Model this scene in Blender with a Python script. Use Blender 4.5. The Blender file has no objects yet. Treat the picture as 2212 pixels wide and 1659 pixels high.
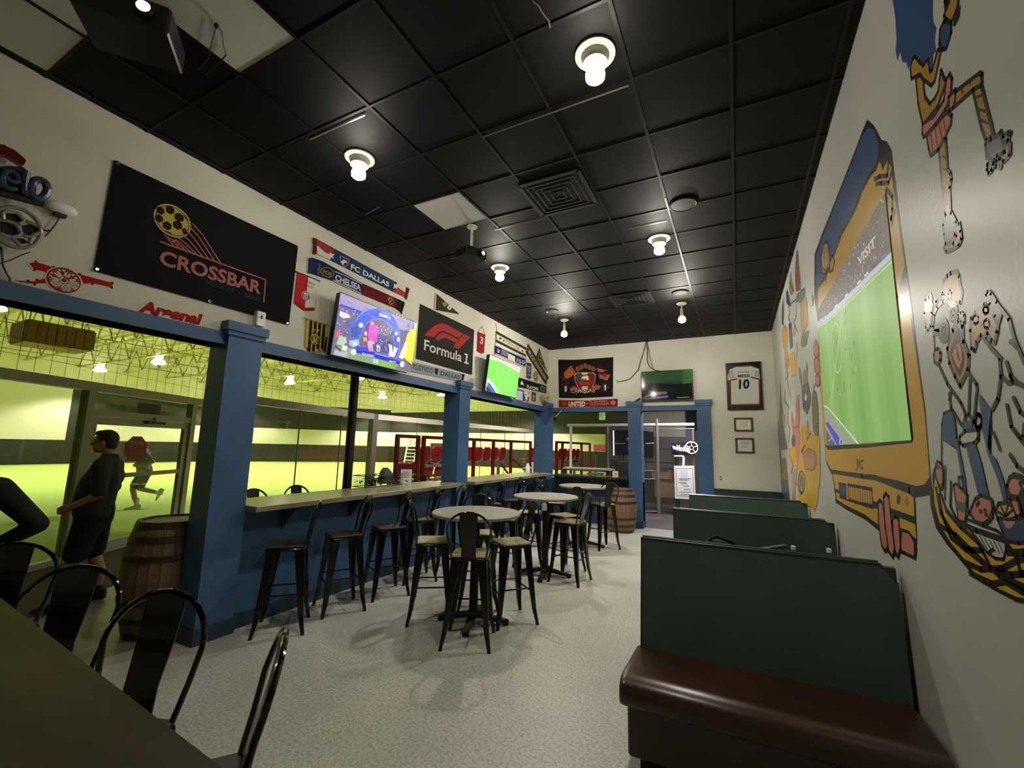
import bpy, bmesh, math, random
from mathutils import Vector, Matrix
R = random.Random(7)
PI = math.pi
scene = bpy.context.scene
COL = scene.collection
# ------------------------------------------------------------------ camera
CAM = Vector((0, 0, 1.74))
YAW, PITCH, ROLL, FPX = 0.4762, 0.1432, 0.0229, 939.37
_fw = Vector((-math.sin(YAW) * math.cos(PITCH), math.cos(YAW) * math.cos(PITCH), math.sin(PITCH)))
_ri = Vector((math.cos(YAW), math.sin(YAW), 0))
_up = _ri.cross(_fw)
RI = math.cos(ROLL) * _ri + math.sin(ROLL) * _up
UP = -math.sin(ROLL) * _ri + math.cos(ROLL) * _up
cd = bpy.data.cameras.new('camera')
cd.sensor_width = 36.0
cd.lens = FPX / 2212 * 36.0
cd.clip_start = 0.05
cd.clip_end = 200
cam = bpy.data.objects.new('camera', cd)
COL.objects.link(cam)
m = Matrix((RI, UP, -_fw)).transposed().to_4x4()
m.translation = CAM
cam.matrix_world = m
scene.camera = cam
# ------------------------------------------------------------------ world, exposure
w = bpy.data.worlds.new('world')
scene.world = w
w.use_nodes = True
w.node_tree.nodes['Background'].inputs[0].default_value = (0.5, 0.5, 0.45, 1)
w.node_tree.nodes['Background'].inputs[1].default_value = 0.004
vs = scene.view_settings
vs.view_transform = 'Standard'
vs.look = 'None'
vs.gamma = 1.0
vs.exposure = 0.0
vs.use_curve_mapping = False
LAMP_W = 130.0        # watts of one ceiling bulb
ARENA_W = 3400.0     # watts of one arena lamp
ARENA_COL = (1.0, 0.93, 0.66)

def lamp(name, kind, loc, power, color, size=0.05, direction=None, spot=None, blend=0.5):
    d = bpy.data.lights.new(name, kind)
    d.energy = power
    d.color = color
    if kind == 'AREA':
        d.shape = 'DISK'
        d.size = size
    else:
        d.shadow_soft_size = size
    if spot:
        d.spot_size = spot
        d.spot_blend = blend
    o = bpy.data.objects.new(name, d)
    COL.objects.link(o)
    o.location = loc
    if direction is not None:
        o.rotation_euler = Vector(direction).to_track_quat('-Z', 'Y').to_euler()
    return o
H = 4.261
XL, XR, YF, YB = -4.258, 0.757, 10.35, -3.0
BULBS = [(-0.70, 2.42, 'can'), (-2.88, 2.52, 'can'), (-0.72, 5.17, 'can'), (-2.88, 5.13, 'can'), (-0.74, 7.75, 'stem'), (-2.94, 7.9, 'stem')]
for (x, y, k) in BULBS:
    lamp('bulb_light', 'POINT', (x, y, H - (0.42 if k == 'stem' else 0.30)), LAMP_W * 0.24 * (2.3 if y > 7 else 0.95 if y > 4 else 0.55), (1.0, 0.94, 0.82), 0.06)
    lamp('bulb_flood', 'SPOT', (x, y, H - (0.42 if k == 'stem' else 0.30)), LAMP_W * (2.0 if y > 7 else 1.25 if y > 4 else 0.62), (1.0, 0.95, 0.84), 0.06, (0, 0, -1), math.radians(112), 0.85)
ARENA_LAMPS = [(x, y) for x in (-35.6, -28.5, -21.8, -15.0) for y in (-3.5, 4.5, 12.2, 20.3, 29.6) if x < -20 or y > 8]
for (x, y) in ARENA_LAMPS:
    # the lamps at the near end are dimmer than those toward the far end wall
    k = (0.42 if y < 6 else 0.75 if y < 14 else 1.0) * (0.7 if x < -33 else 1.0)
    lamp('highbay_light', 'SPOT', (x, y, 5.72), ARENA_W * k, ARENA_COL, 0.25, (0, 0, -1), math.radians(128), 0.35)
    lamp('highbay_uplight', 'POINT', (x, y, 6.35), ARENA_W * k * 0.10, ARENA_COL, 0.15)

# ------------------------------------------------------------------ helpers
def ray(x, y):
    return _fw + (x - 1106.0) / FPX * RI + (829.5 - y) / FPX * UP
def on(ax, v, x, y):
    """the point of the plane axis = v that the photograph shows at x, y"""
    d = ray(x, y)
    t = (v - CAM[ax]) / d[ax]
    return CAM + t * d
def lin(h, a=1.0):
    if isinstance(h, (tuple, list)):
        return tuple(h)[:3] + (a,)
    h = h.lstrip('#')
    c = [int(h[i:i + 2], 16) / 255 for i in (0, 2, 4)]
    return tuple((v / 12.92 if v <= 0.04045 else ((v + 0.055) / 1.055) ** 2.4) for v in c) + (a,)

def tag(o, label=None, cat=None, group=None, kind=None):
    if label: o['label'] = label
    if cat: o['category'] = cat
    if group: o['group'] = group
    if kind: o['kind'] = kind
    return o
def empty(name, loc=(0, 0, 0), rz=0.0, label=None, cat=None, group=None, kind=None, parent=None):
    o = bpy.data.objects.new(name, None)
    o.empty_display_size = 0.1
    COL.objects.link(o)
    o.location = loc
    o.rotation_euler = (0, 0, rz)
    if parent: o.parent = parent
    return tag(o, label, cat, group, kind)
def copy_tree(o, parent=None):
    c = o.copy()
    COL.objects.link(c)
    if parent: c.parent = parent
    for ch in list(o.children):
        copy_tree(ch, c)
    return c

class MB:
    """collects simple solids and links them as ONE mesh object"""
    def __init__(s):
        s.v, s.f, s.c = [], [], []
    def add(s, vs, fs, col=None):
        b = len(s.v)
        s.v.extend([tuple(p) for p in vs])
        s.f.extend([tuple(b + i for i in f) for f in fs])
        s.c.extend([col] * len(fs))
        return s
    def box(s, x0, x1, y0, y1, z0, z1, M=None, col=None):
        vs = [Vector(p) for p in ((x0, y0, z0), (x1, y0, z0), (x1, y1, z0), (x0, y1, z0), (x0, y0, z1), (x1, y0, z1), (x1, y1, z1), (x0, y1, z1))]
        if M is not None: vs = [M @ p for p in vs]
        return s.add(vs, [(0, 3, 2, 1), (4, 5, 6, 7), (0, 1, 5, 4), (1, 2, 6, 5), (2, 3, 7, 6), (3, 0, 4, 7)], col)
    def bbox(s, x0, x1, y0, y1, z0, z1, r=0.01, M=None):
        """box with chamfered vertical and top/bottom edges"""
        a = [(x0 + r, y0), (x1 - r, y0), (x1, y0 + r), (x1, y1 - r), (x1 - r, y1), (x0 + r, y1), (x0, y1 - r), (x0, y0 + r)]
        cx, cy = (x0 + x1) / 2, (y0 + y1) / 2
        def ins(p): return (p[0] + (r if p[0] < cx else -r) * .7, p[1] + (r if p[1] < cy else -r) * .7)
        rings = [([ins(p) for p in a], z0), (a, z0 + r), (a, z1 - r), ([ins(p) for p in a], z1)]
        vs = [Vector((p[0], p[1], z)) for ring, z in rings for p in ring]
        if M is not None: vs = [M @ p for p in vs]
        fs = [tuple(range(7, -1, -1)), tuple(range(24, 32))]
        for k in range(3):
            for i in range(8):
                j = (i + 1) % 8
                fs.append((k * 8 + i, k * 8 + j, k * 8 + 8 + j, k * 8 + 8 + i))
        return s.add(vs, fs)
    def bar(s, p, q, r1, r2=None, n=10, caps=True):
        p, q = Vector(p), Vector(q)
        r2 = r1 if r2 is None else r2
        d = (q - p).normalized()
        a = d.orthogonal().normalized(); b = d.cross(a)
        vs = [p + r1 * (math.cos(2 * PI * i / n) * a + math.sin(2 * PI * i / n) * b) for i in range(n)]
        vs += [q + r2 * (math.cos(2 * PI * i / n) * a + math.sin(2 * PI * i / n) * b) for i in range(n)]
        fs = [(i, (i + 1) % n, n + (i + 1) % n, n + i) for i in range(n)]
        if caps: fs += [tuple(range(n - 1, -1, -1)), tuple(range(n, 2 * n))]
        return s.add(vs, fs)
    def beam(s, p, q, w, h, up=(0, 0, 1), w2=None, h2=None):
        """rectangular bar from p to q"""
        p, q = Vector(p), Vector(q)
        d = (q - p).normalized()
        u = Vector(up)
        a = d.cross(u)
        if a.length < 1e-4: a = d.orthogonal()
        a.normalize(); b = a.cross(d)
        w2 = w if w2 is None else w2; h2 = h if h2 is None else h2
        vs = [p + sx * w / 2 * a + sy * h / 2 * b for sx, sy in ((-1, -1), (1, -1), (1, 1), (-1, 1))]
        vs += [q + sx * w2 / 2 * a + sy * h2 / 2 * b for sx, sy in ((-1, -1), (1, -1), (1, 1), (-1, 1))]
        return s.add(vs, [(3, 2, 1, 0), (4, 5, 6, 7), (0, 1, 5, 4), (1, 2, 6, 5), (2, 3, 7, 6), (3, 0, 4, 7)])
    def tube(s, pts, r, n=8, closed=False):
        pts = [Vector(p) for p in pts]
        N = len(pts)
        tang = []
        for i in range(N):
            if closed: t = pts[(i + 1) % N] - pts[i - 1]
            else: t = pts[min(i + 1, N - 1)] - pts[max(i - 1, 0)]
            tang.append(t.normalized())
        a = tang[0].orthogonal().normalized()
        vs = []
        for i in range(N):
            a = (a - a.dot(tang[i]) * tang[i]).normalized()
            b = tang[i].cross(a)
            rr = r[i] if isinstance(r, (list, tuple)) else r
            vs += [pts[i] + rr * (math.cos(2 * PI * k / n) * a + math.sin(2 * PI * k / n) * b) for k in range(n)]
        fs = []
        for i in range(N if closed else N - 1):
            j = (i + 1) % N
            for k in range(n):
                l = (k + 1) % n
                fs.append((i * n + k, i * n + l, j * n + l, j * n + k))
        if not closed: fs += [tuple(range(n - 1, -1, -1)), tuple(range((N - 1) * n, N * n))]
        return s.add(vs, fs)
    def lathe(s, prof, n=24, o=(0, 0, 0), axis='Z', cap0=True, cap1=True, M=None):
        vs = []
        for r, z in prof:
            for i in range(n):
                a = 2 * PI * i / n
                vs.append(Vector((r * math.cos(a), r * math.sin(a), z)))
        if M is not None: vs = [M @ p for p in vs]
        vs = [p + Vector(o) for p in vs]
        fs = []
        for k in range(len(prof) - 1):
            for i in range(n):
                j = (i + 1) % n
                fs.append((k * n + i, k * n + j, k * n + n + j, k * n + n + i))
        if cap0: fs.append(tuple(range(n - 1, -1, -1)))
        if cap1: fs.append(tuple(range((len(prof) - 1) * n, len(prof) * n)))
        return s.add(vs, fs)
    def prism(s, poly, vec, col=None):
        """planar polygon (3d points) given thickness vec"""
        poly = [Vector(p) for p in poly]; vec = Vector(vec); n = len(poly)
        vs = poly + [p + vec for p in poly]
        fs = [tuple(range(n - 1, -1, -1)), tuple(range(n, 2 * n))] + [(i, (i + 1) % n, n + (i + 1) % n, n + i) for i in range(n)]
        return s.add(vs, fs, col)
    def ball(s, c, rx, ry=None, rz=None, n=12, M=None):
        ry = rx if ry is None else ry; rz = rx if rz is None else rz
        k = max(4, n // 2)
        vs = [Vector((0, 0, -rz))]
        for j in range(1, k):
            t = -PI / 2 + PI * j / k
            for i in range(n):
                a = 2 * PI * i / n
                vs.append(Vector((rx * math.cos(t) * math.cos(a), ry * math.cos(t) * math.sin(a), rz * math.sin(t))))
        vs.append(Vector((0, 0, rz)))
        fs = [(0, 1 + (i + 1) % n, 1 + i) for i in range(n)]
        for j in range(k - 2):
            for i in range(n):
                fs.append((1 + j * n + i, 1 + j * n + (i + 1) % n, 1 + (j + 1) * n + (i + 1) % n, 1 + (j + 1) * n + i))
        t = len(vs) - 1; b = 1 + (k - 2) * n
        fs += [(t, b + i, b + (i + 1) % n) for i in range(n)]
        if M is not None: vs = [M @ p for p in vs]
        return s.add([p + Vector(c) for p in vs], fs)
    def build(s, name, mat, parent=None, smooth=False, angle=40, **kw):
        me = bpy.data.meshes.new(name)
        me.from_pydata(s.v, [], s.f)
        if any(c is not None for c in s.c):
            at = me.color_attributes.new('Col', 'FLOAT_COLOR', 'CORNER')
            data = []
            for p, c in zip(me.polygons, s.c):
                data.extend(list(lin(c if c is not None else '#808080')) * p.loop_total)
            at.data.foreach_set('color', data)
        me.validate()
        me.materials.append(mat)
        if smooth:
            me.shade_smooth()
            me.set_sharp_from_angle(angle=math.radians(angle))
        o = bpy.data.objects.new(name, me)
        COL.objects.link(o)
        if parent: o.parent = parent
        return tag(o, **kw)

# ------------------------------------------------------------------ flat print (paint, lettering, screens)
_tc = {}
def text_shape(s, bold=0.0):
    key = (s, bold)
    if key not in _tc:
        c = bpy.data.curves.new('t', 'FONT')
        c.body = s
        c.offset = bold
        c.resolution_u = 3
        ob = bpy.data.objects.new('t', c)
        me = ob.to_mesh()
        vs = [(p.co.x, p.co.y) for p in me.vertices]
        fs = [tuple(p.vertices) for p in me.polygons]
        ob.to_mesh_clear()
        bpy.data.objects.remove(ob)
        bpy.data.curves.remove(c)
        x0 = min((p[0] for p in vs), default=0); x1 = max((p[0] for p in vs), default=1)
        _tc[key] = (vs, fs, x0, x1)
    return _tc[key]
CAPH = 0.70
class Art:
    """print on a plane: at(x, y, d) gives the point of the plane lifted d off it; x, y are read off the photograph (or 0..1 on a panel)"""
    def __init__(s, at, d=0.0, step=0.00025, zoom=None):
        s.at, s.d, s.step, s.mb, s.zoom, s.last = at, d, step, MB(), zoom, None
    def up(s, col):
        # paint of one colour lies in one coat; a new colour goes on top
        if col != s.last:
            s.d += s.step
            s.last = col
    def z(s, ox, oy, k):
        s.zoom = (ox, oy, k)
        return s
    def p(s, q):
        if s.zoom: return (s.zoom[0] + q[0] / s.zoom[2], s.zoom[1] + q[1] / s.zoom[2])
        return q
    def pt(s, q, lift=0.0):
        q = s.p(q)
        return Vector(s.at(q[0], q[1], s.d + lift))
    def base(s, pts, col, thick=0.006):
        """a sheet with thickness from the plane up to d"""
        q = [s.p(a) for a in pts]
        top = [Vector(s.at(a[0], a[1], s.d)) for a in q]
        nrm = (Vector(s.at(q[0][0], q[0][1], s.d)) - Vector(s.at(q[0][0], q[0][1], s.d - 0.05)))
        nrm = s.normal * thick
        s.mb.prism([t - nrm for t in top], nrm, col)
        s.last = col
        return s
    normal = Vector((1, 0, 0))
    def poly(s, pts, col):
        s.up(col)
        s.mb.add([s.pt(a) for a in pts], [tuple(range(len(pts)))], col)
        return s
    def line(s, pts, wd, col, closed=False):
        s.up(col)
        P = [s.pt(a) for a in pts]
        if closed: P.append(P[0])
        n = s.normal
        for i in range(len(P) - 1):
            a, b = P[i], P[i + 1]
            t = (b - a)
            if t.length < 1e-6: continue
            t.normalize(); k = n.cross(t) * wd / 2
            e = t * wd * 0.3
            s.mb.add([a - k - e, b - k + e, b + k + e, a + k - e], [(0, 1, 2, 3)], col)
        return s
    def outlined(s, pts, col, wd, lc='#17120d'):
        s.poly(pts, col)
        return s.line(pts, wd, lc, True)
    def disc(s, c, e, col, n=20, ratio=1.0, inner=0.0):
        """round patch: centre c, e a point straight above the centre on its rim"""
        s.up(col)
        C, E = s.pt(c), s.pt(e)
        v = E - C; v = Vector((0, 0, v.length)); u = v.cross(s.normal) * ratio
        ring = [C + math.cos(2 * PI * i / n) * u + math.sin(2 * PI * i / n) * v for i in range(n)]
        if inner:
            r2 = [C + (p - C) * inner for p in ring]
            s.mb.add(ring + r2, [(i, (i + 1) % n, n + (i + 1) % n, n + i) for i in range(n)], col)
        else:
            s.mb.add(ring, [tuple(range(n))], col)
        return s
    def ell(s, cx, cy, rx, ry, col, n=18, rot=0.0):
        pts = []
        for i in range(n):
            a = 2 * PI * i / n
            x, y = rx * math.cos(a), ry * math.sin(a)
            pts.append((cx + x * math.cos(rot) - y * math.sin(rot), cy + x * math.sin(rot) + y * math.cos(rot)))
        return s.poly(pts, col)
    def ellring(s, cx, cy, rx, ry, wd, col, n=22, rot=0.0):
        pts = []
        for i in range(n):
            a = 2 * PI * i / n
            x, y = rx * math.cos(a), ry * math.sin(a)
            pts.append((cx + x * math.cos(rot) - y * math.sin(rot), cy + x * math.sin(rot) + y * math.cos(rot)))
        return s.line(pts, wd, col, True)
    def text(s, t, bl, br, tl, col, bold=0.0):
        s.up(col)
        vs, fs, x0, x1 = text_shape(t, bold)
        A, B, T = s.pt(bl), s.pt(br), s.pt(tl)
        ex = (B - A) / max(1e-6, x1 - x0); ey = (T - A) / CAPH
        s.mb.add([A + ex * (x - x0) + ey * y for x, y in vs], fs, col)
        return s
    def build(s, name, mat, parent=None, **kw):
        return s.mb.build(name, mat, parent, **kw)
def art_left(d=0.012):
    a = Art(lambda x, y, e: on(0, XL + e, x, y), d); a.normal = Vector((1, 0, 0)); return a
def art_right(d=0.001):
    a = Art(lambda x, y, e: on(0, XR - e, x, y), d, 0.00005); a.normal = Vector((-1, 0, 0)); return a
def art_far(d=0.012):
    a = Art(lambda x, y, e: on(1, YF - e, x, y), d); a.normal = Vector((0, -1, 0)); return a
def art_panel(o, u, v, d=0.001, step=0.0003):
    """unit panel: origin o (bottom left), u along the width, v up"""
    o, u, v = Vector(o), Vector(u), Vector(v)
    n = u.cross(v).normalized()
    a = Art(lambda x, y, e: o + u * x + v * y + n * e, d, step); a.normal = n
    return a

# ------------------------------------------------------------------ materials
def mat(name, color, rough=0.5, metal=0.0, spec=0.5, emit=None, estr=1.0, noise=None, bump=None, coat=0.0, attr=False, trans=None):
    m = bpy.data.materials.new(name)
    m.use_nodes = True
    nt = m.node_tree
    b = nt.nodes['Principled BSDF']
    c = lin(color)
    b.inputs['Base Color'].default_value = c
    b.inputs['Roughness'].default_value = rough
    b.inputs['Metallic'].default_value = metal
    b.inputs['Specular IOR Level'].default_value = spec
    b.inputs['Coat Weight'].default_value = coat
    if emit:
        b.inputs['Emission Color'].default_value = lin(emit)
        b.inputs['Emission Strength'].default_value = estr
    tc = nt.nodes.new('ShaderNodeTexCoord')
    if attr:
        a = nt.nodes.new('ShaderNodeAttribute'); a.attribute_name = 'Col'
        nt.links.new(a.outputs['Color'], b.inputs['Base Color'])
        if attr == 'emit':
            nt.links.new(a.outputs['Color'], b.inputs['Emission Color'])
            b.inputs['Emission Strength'].default_value = estr
            b.inputs['Base Color'].default_value = (0, 0, 0, 1)
            nt.links.remove(b.inputs['Base Color'].links[0])
            b.inputs['Base Color'].default_value = (0.01, 0.01, 0.01, 1)
    if noise:
        sc, col2, lo, hi, stretch = noise
        n = nt.nodes.new('ShaderNodeTexNoise'); n.inputs['Scale'].default_value = sc; n.inputs['Detail'].default_value = 5
        mp = nt.nodes.new('ShaderNodeMapping'); mp.inputs['Scale'].default_value = stretch
        nt.links.new(tc.outputs['Object'], mp.inputs['Vector']); nt.links.new(mp.outputs[0], n.inputs['Vector'])
        r = nt.nodes.new('ShaderNodeValToRGB')
        r.color_ramp.elements[0].position = lo; r.color_ramp.elements[0].color = c
        r.color_ramp.elements[1].position = hi; r.color_ramp.elements[1].color = lin(col2)
        nt.links.new(n.outputs['Fac'], r.inputs['Fac']); nt.links.new(r.outputs['Color'], b.inputs['Base Color'])
    if bump:
        sc, st = bump
        n2 = nt.nodes.new('ShaderNodeTexNoise'); n2.inputs['Scale'].default_value = sc; n2.inputs['Detail'].default_value = 4
        bp = nt.nodes.new('ShaderNodeBump'); bp.inputs['Strength'].default_value = st; bp.inputs['Distance'].default_value = 0.01
        nt.links.new(tc.outputs['Object'], n2.inputs['Vector'])
        nt.links.new(n2.outputs['Fac'], bp.inputs['Height']); nt.links.new(bp.outputs['Normal'], b.inputs['Normal'])
    return m
def glass_mat(name, tint=(1, 1, 1, 1), refl=0.05, rough=0.02):
    m = bpy.data.materials.new(name); m.use_nodes = True
    nt = m.node_tree; nt.nodes.clear()
    out = nt.nodes.new('ShaderNodeOutputMaterial'); mx = nt.nodes.new('ShaderNodeMixShader')
    t = nt.nodes.new('ShaderNodeBsdfTransparent'); t.inputs[0].default_value = tint
    g = nt.nodes.new('ShaderNodeBsdfGlossy'); g.inputs['Roughness'].default_value = rough
    lw = nt.nodes.new('ShaderNodeLayerWeight'); lw.inputs['Blend'].default_value = 0.25
    mt = nt.nodes.new('ShaderNodeMath'); mt.operation = 'MULTIPLY_ADD'; mt.inputs[1].default_value = 0.12; mt.inputs[2].default_value = refl
    nt.links.new(lw.outputs['Fresnel'], mt.inputs[0])
    nt.links.new(mt.outputs[0], mx.inputs[0]); nt.links.new(t.outputs[0], mx.inputs[1]); nt.links.new(g.outputs[0], mx.inputs[2])
    nt.links.new(mx.outputs[0], out.inputs[0])
    return m
M = {}
M['wall'] = mat('wall_paint', '#d3d0c2', 0.42, noise=(1.3, '#c8c4b4', 0.35, 0.7, (1, 1, 1)), bump=(45, 0.06))
M['mural_wall'] = mat('mural_wall_paint', '#b9b8b2', 0.38, noise=(1.1, '#aeada6', 0.35, 0.7, (1, 1, 1)), bump=(38, 0.10))
M['blue'] = mat('blue_paint', '#3d5f86', 0.45, noise=(2.2, '#35557a', 0.35, 0.7, (1, 1, 1)), bump=(30, 0.05))
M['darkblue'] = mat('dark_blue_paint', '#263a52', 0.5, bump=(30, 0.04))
M['black_paint'] = mat('black_ceiling_paint', '#050506', 0.6, spec=0.14, noise=(3.0, '#080809', 0.3, 0.75, (1, 1, 1)), bump=(60, 0.08))
M['white_tile'] = mat('white_ceiling_tile', '#c9c9bd', 0.85, bump=(80, 0.1))
M['grid'] = mat('black_grid_metal', '#070708', 0.5, spec=0.2)
M['grid_bare'] = mat('bare_grid_metal', '#6a6a66', 0.3, 0.6)
M['vent'] = mat('black_vent_metal', '#060606', 0.6)
M['white_metal'] = mat('white_enamel', '#d8d6c6', 0.35)
M['bulb'] = mat('lit_bulb', '#ffffff', 0.3, emit='#fff4de', estr=28)
M['bulb_warm'] = mat('lit_warm_bulb', '#ffffff', 0.3, emit='#ffe0c0', estr=28)
M['black_metal'] = mat('black_powder_coat', '#0b0b0c', 0.28, 0.3, coat=0.3)
M['black_gloss'] = mat('black_gloss_tube', '#090909', 0.12, 0.5, coat=0.6)
M['black_matte'] = mat('black_matte', '#0c0c0c', 0.75)
M['seat_wood'] = mat('pale_wood_seat', '#a89c7c', 0.4, noise=(9, '#8a7d5f', 0.35, 0.7, (1, 8, 1)))
M['dark_wood_seat'] = mat('dark_wood_seat', '#2a2420', 0.45, noise=(9, '#1d1916', 0.35, 0.7, (1, 8, 1)))
M['laminate'] = mat('grey_laminate_top', '#857f74', 0.5, noise=(30, '#756f65', 0.4, 0.65, (1, 1, 1)))
M['bar_wood'] = mat('pale_bar_wood', '#948a70', 0.3, noise=(3.5, '#6f664e', 0.35, 0.68, (6, 0.6, 1)), coat=0.2)
M['bar_dark'] = mat('dark_bar_wood', '#39332b', 0.2, noise=(5, '#27231e', 0.35, 0.68, (0.6, 6, 1)), coat=0.3)
M['table_wood'] = mat('brown_stained_wood', '#3d3220', 0.5, spec=0.2, noise=(2.6, '#2a2114', 0.3, 0.72, (0.5, 3, 1)))
M['green_vinyl'] = mat('dark_green_vinyl', '#43564f', 0.42, noise=(1.5, '#3a4c46', 0.35, 0.7, (1, 1, 1)), bump=(120, 0.04))
M['green_edge'] = mat('green_piping', '#2a3733', 0.35)
M['brown_vinyl'] = mat('brown_vinyl', '#3e2419', 0.3, noise=(2.5, '#331c14', 0.35, 0.7, (1, 1, 1)), bump=(90, 0.04))
M['barrel_wood'] = mat('barrel_oak', '#7c6248', 0.6, noise=(3, '#5d4733', 0.3, 0.7, (5, 5, 0.6)), bump=(30, 0.15))
M['barrel_iron'] = mat('barrel_iron', '#43362c', 0.5, 0.5)
M['print'] = mat('printed_cloth', '#ffffff', 0.8, spec=0.15, attr=True)
M['paint_print'] = mat('wall_mural_paint', '#ffffff', 0.32, attr=True, bump=(38, 0.06))
M['screen'] = mat('lit_screen', '#000000', 0.3, attr='emit', estr=1.35)
M['screen_dim'] = mat('dim_screen', '#000000', 0.08, attr='emit', estr=0.45, coat=0.5)
M['projection_glow'] = mat('glowing_picture', '#000000', 0.5, spec=0.2, attr='emit', estr=0.72)  # emits by itself, standing in for the projector beam on the wall
M['tv_black'] = mat('tv_plastic', '#0a0a0b', 0.3)
M['gunmetal'] = mat('projector_plastic', '#16181c', 0.4)
M['cable'] = mat('black_cable', '#14130f', 0.5)
M['cable_grey'] = mat('grey_cable', '#4b4a40', 0.5)
M['neon_grey'] = mat('unlit_neon_tube', '#8a8676', 0.25)
M['neon_blue'] = mat('unlit_blue_tube', '#39445c', 0.25)
M['neon_red'] = mat('dark_red_plastic', '#5a1510', 0.2)
M['clear'] = glass_mat('clear_plastic', (0.9, 0.92, 0.9, 1), 0.08, 0.1)
M['glass'] = glass_mat('pane_glass', (0.95, 0.97, 0.95, 1), 0.02, 0.02)
M['aluminium'] = mat('door_aluminium', '#a5a09a', 0.45, 0.3)
M['galv'] = mat('galvanised_pipe', '#8d8a86', 0.4, 0.6)
M['white_pipe'] = mat('white_pipe', '#cfcdc4', 0.5)
M['pole'] = mat('black_pole_paint', '#100e0c', 0.4)
M['concrete_out'] = mat('concourse_concrete', '#77736c', 0.35, noise=(6, '#5d5953', 0.35, 0.7, (1, 1, 1)), bump=(40, 0.15))
M['mat_rubber'] = mat('dark_door_mat', '#332d28', 0.9, bump=(150, 0.2))
M['wood_floor'] = mat('grey_plank_floor', '#5b5557', 0.45, noise=(5, '#474143', 0.35, 0.7, (0.6, 6, 1)))
M['turf'] = mat('bright_turf', '#93ad50', 0.9, noise=(0.5, '#a0b85c', 0.3, 0.7, (1, 3, 1)), bump=(60, 0.3))
M['arena_white'] = mat('arena_white_board', '#cbc7b6', 0.5)
M['arena_black'] = mat('arena_black_board', '#15140f', 0.6, noise=(2.5, '#1c1a15', 0.35, 0.7, (1, 1, 1)))
M['roof'] = mat('roof_insulation', '#cfcab0', 0.8, noise=(1.5, '#c2bca0', 0.35, 0.7, (4, 1, 1)))
M['steel_cream'] = mat('cream_roof_steel', '#b5ae7a', 0.6)
M['steel_dark'] = mat('dark_roof_steel', '#7d7544', 0.6)  # darker tone for truss webs, thin braces and hangers
M['heater'] = mat('rusty_heater_steel', '#6a4a22', 0.7)
M['highbay'] = mat('lit_highbay', '#ffffff', 0.4, emit='#fffbe0', estr=14)
M['net'] = mat('net_cord', '#5d5628', 0.9)
M['grey_wall'] = mat('grey_back_wall', '#5c5851', 0.8, noise=(2, '#514d47', 0.35, 0.7, (1, 1, 1)))
M['cream_wall'] = mat('cream_back_wall', '#b8b09c', 0.7)
M['red'] = mat('red_seat_plastic', '#b8252c', 0.35)
M['dark_red'] = mat('red_rail_paint', '#7d1512', 0.4)
M['white_edge'] = mat('pale_red_edge', '#d8a49a', 0.4)
M['beam_grey'] = mat('bleacher_beam', '#9c8f86', 0.5)
M['cardboard'] = mat('cardboard', '#a8805e', 0.8)
M['paper'] = mat('white_card', '#efefe8', 0.6)
M['frame_black'] = mat('black_frame', '#0d0d0d', 0.25)
M['frame_brown'] = mat('brown_frame', '#4c3a1a', 0.4)
M['skin'] = mat('skin', '#a9785c', 0.5)
M['hair'] = mat('dark_brown_hair', '#1d1511', 0.6)
M['cloth_dark'] = mat('charcoal_polo', '#2b2c2e', 0.85)
M['cloth_black'] = mat('black_cloth', '#0c0c0e', 0.9)
M['cloth_blue'] = mat('blue_bib', '#3d62b8', 0.8)
M['cloth_grey'] = mat('grey_shirt', '#70747a', 0.85)
M['white_shoe'] = mat('white_shoe', '#e2e2da', 0.5)
M['chrome'] = mat('chrome', '#c8c8c8', 0.12, 1.0)
M['yellow_plastic'] = mat('yellow_plastic', '#d8c23a', 0.35)
M['outlet'] = mat('outlet_plastic', '#cfc9b4', 0.4)
M['plastic_grey'] = mat('grey_plastic', '#5a5e6a', 0.35)
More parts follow.
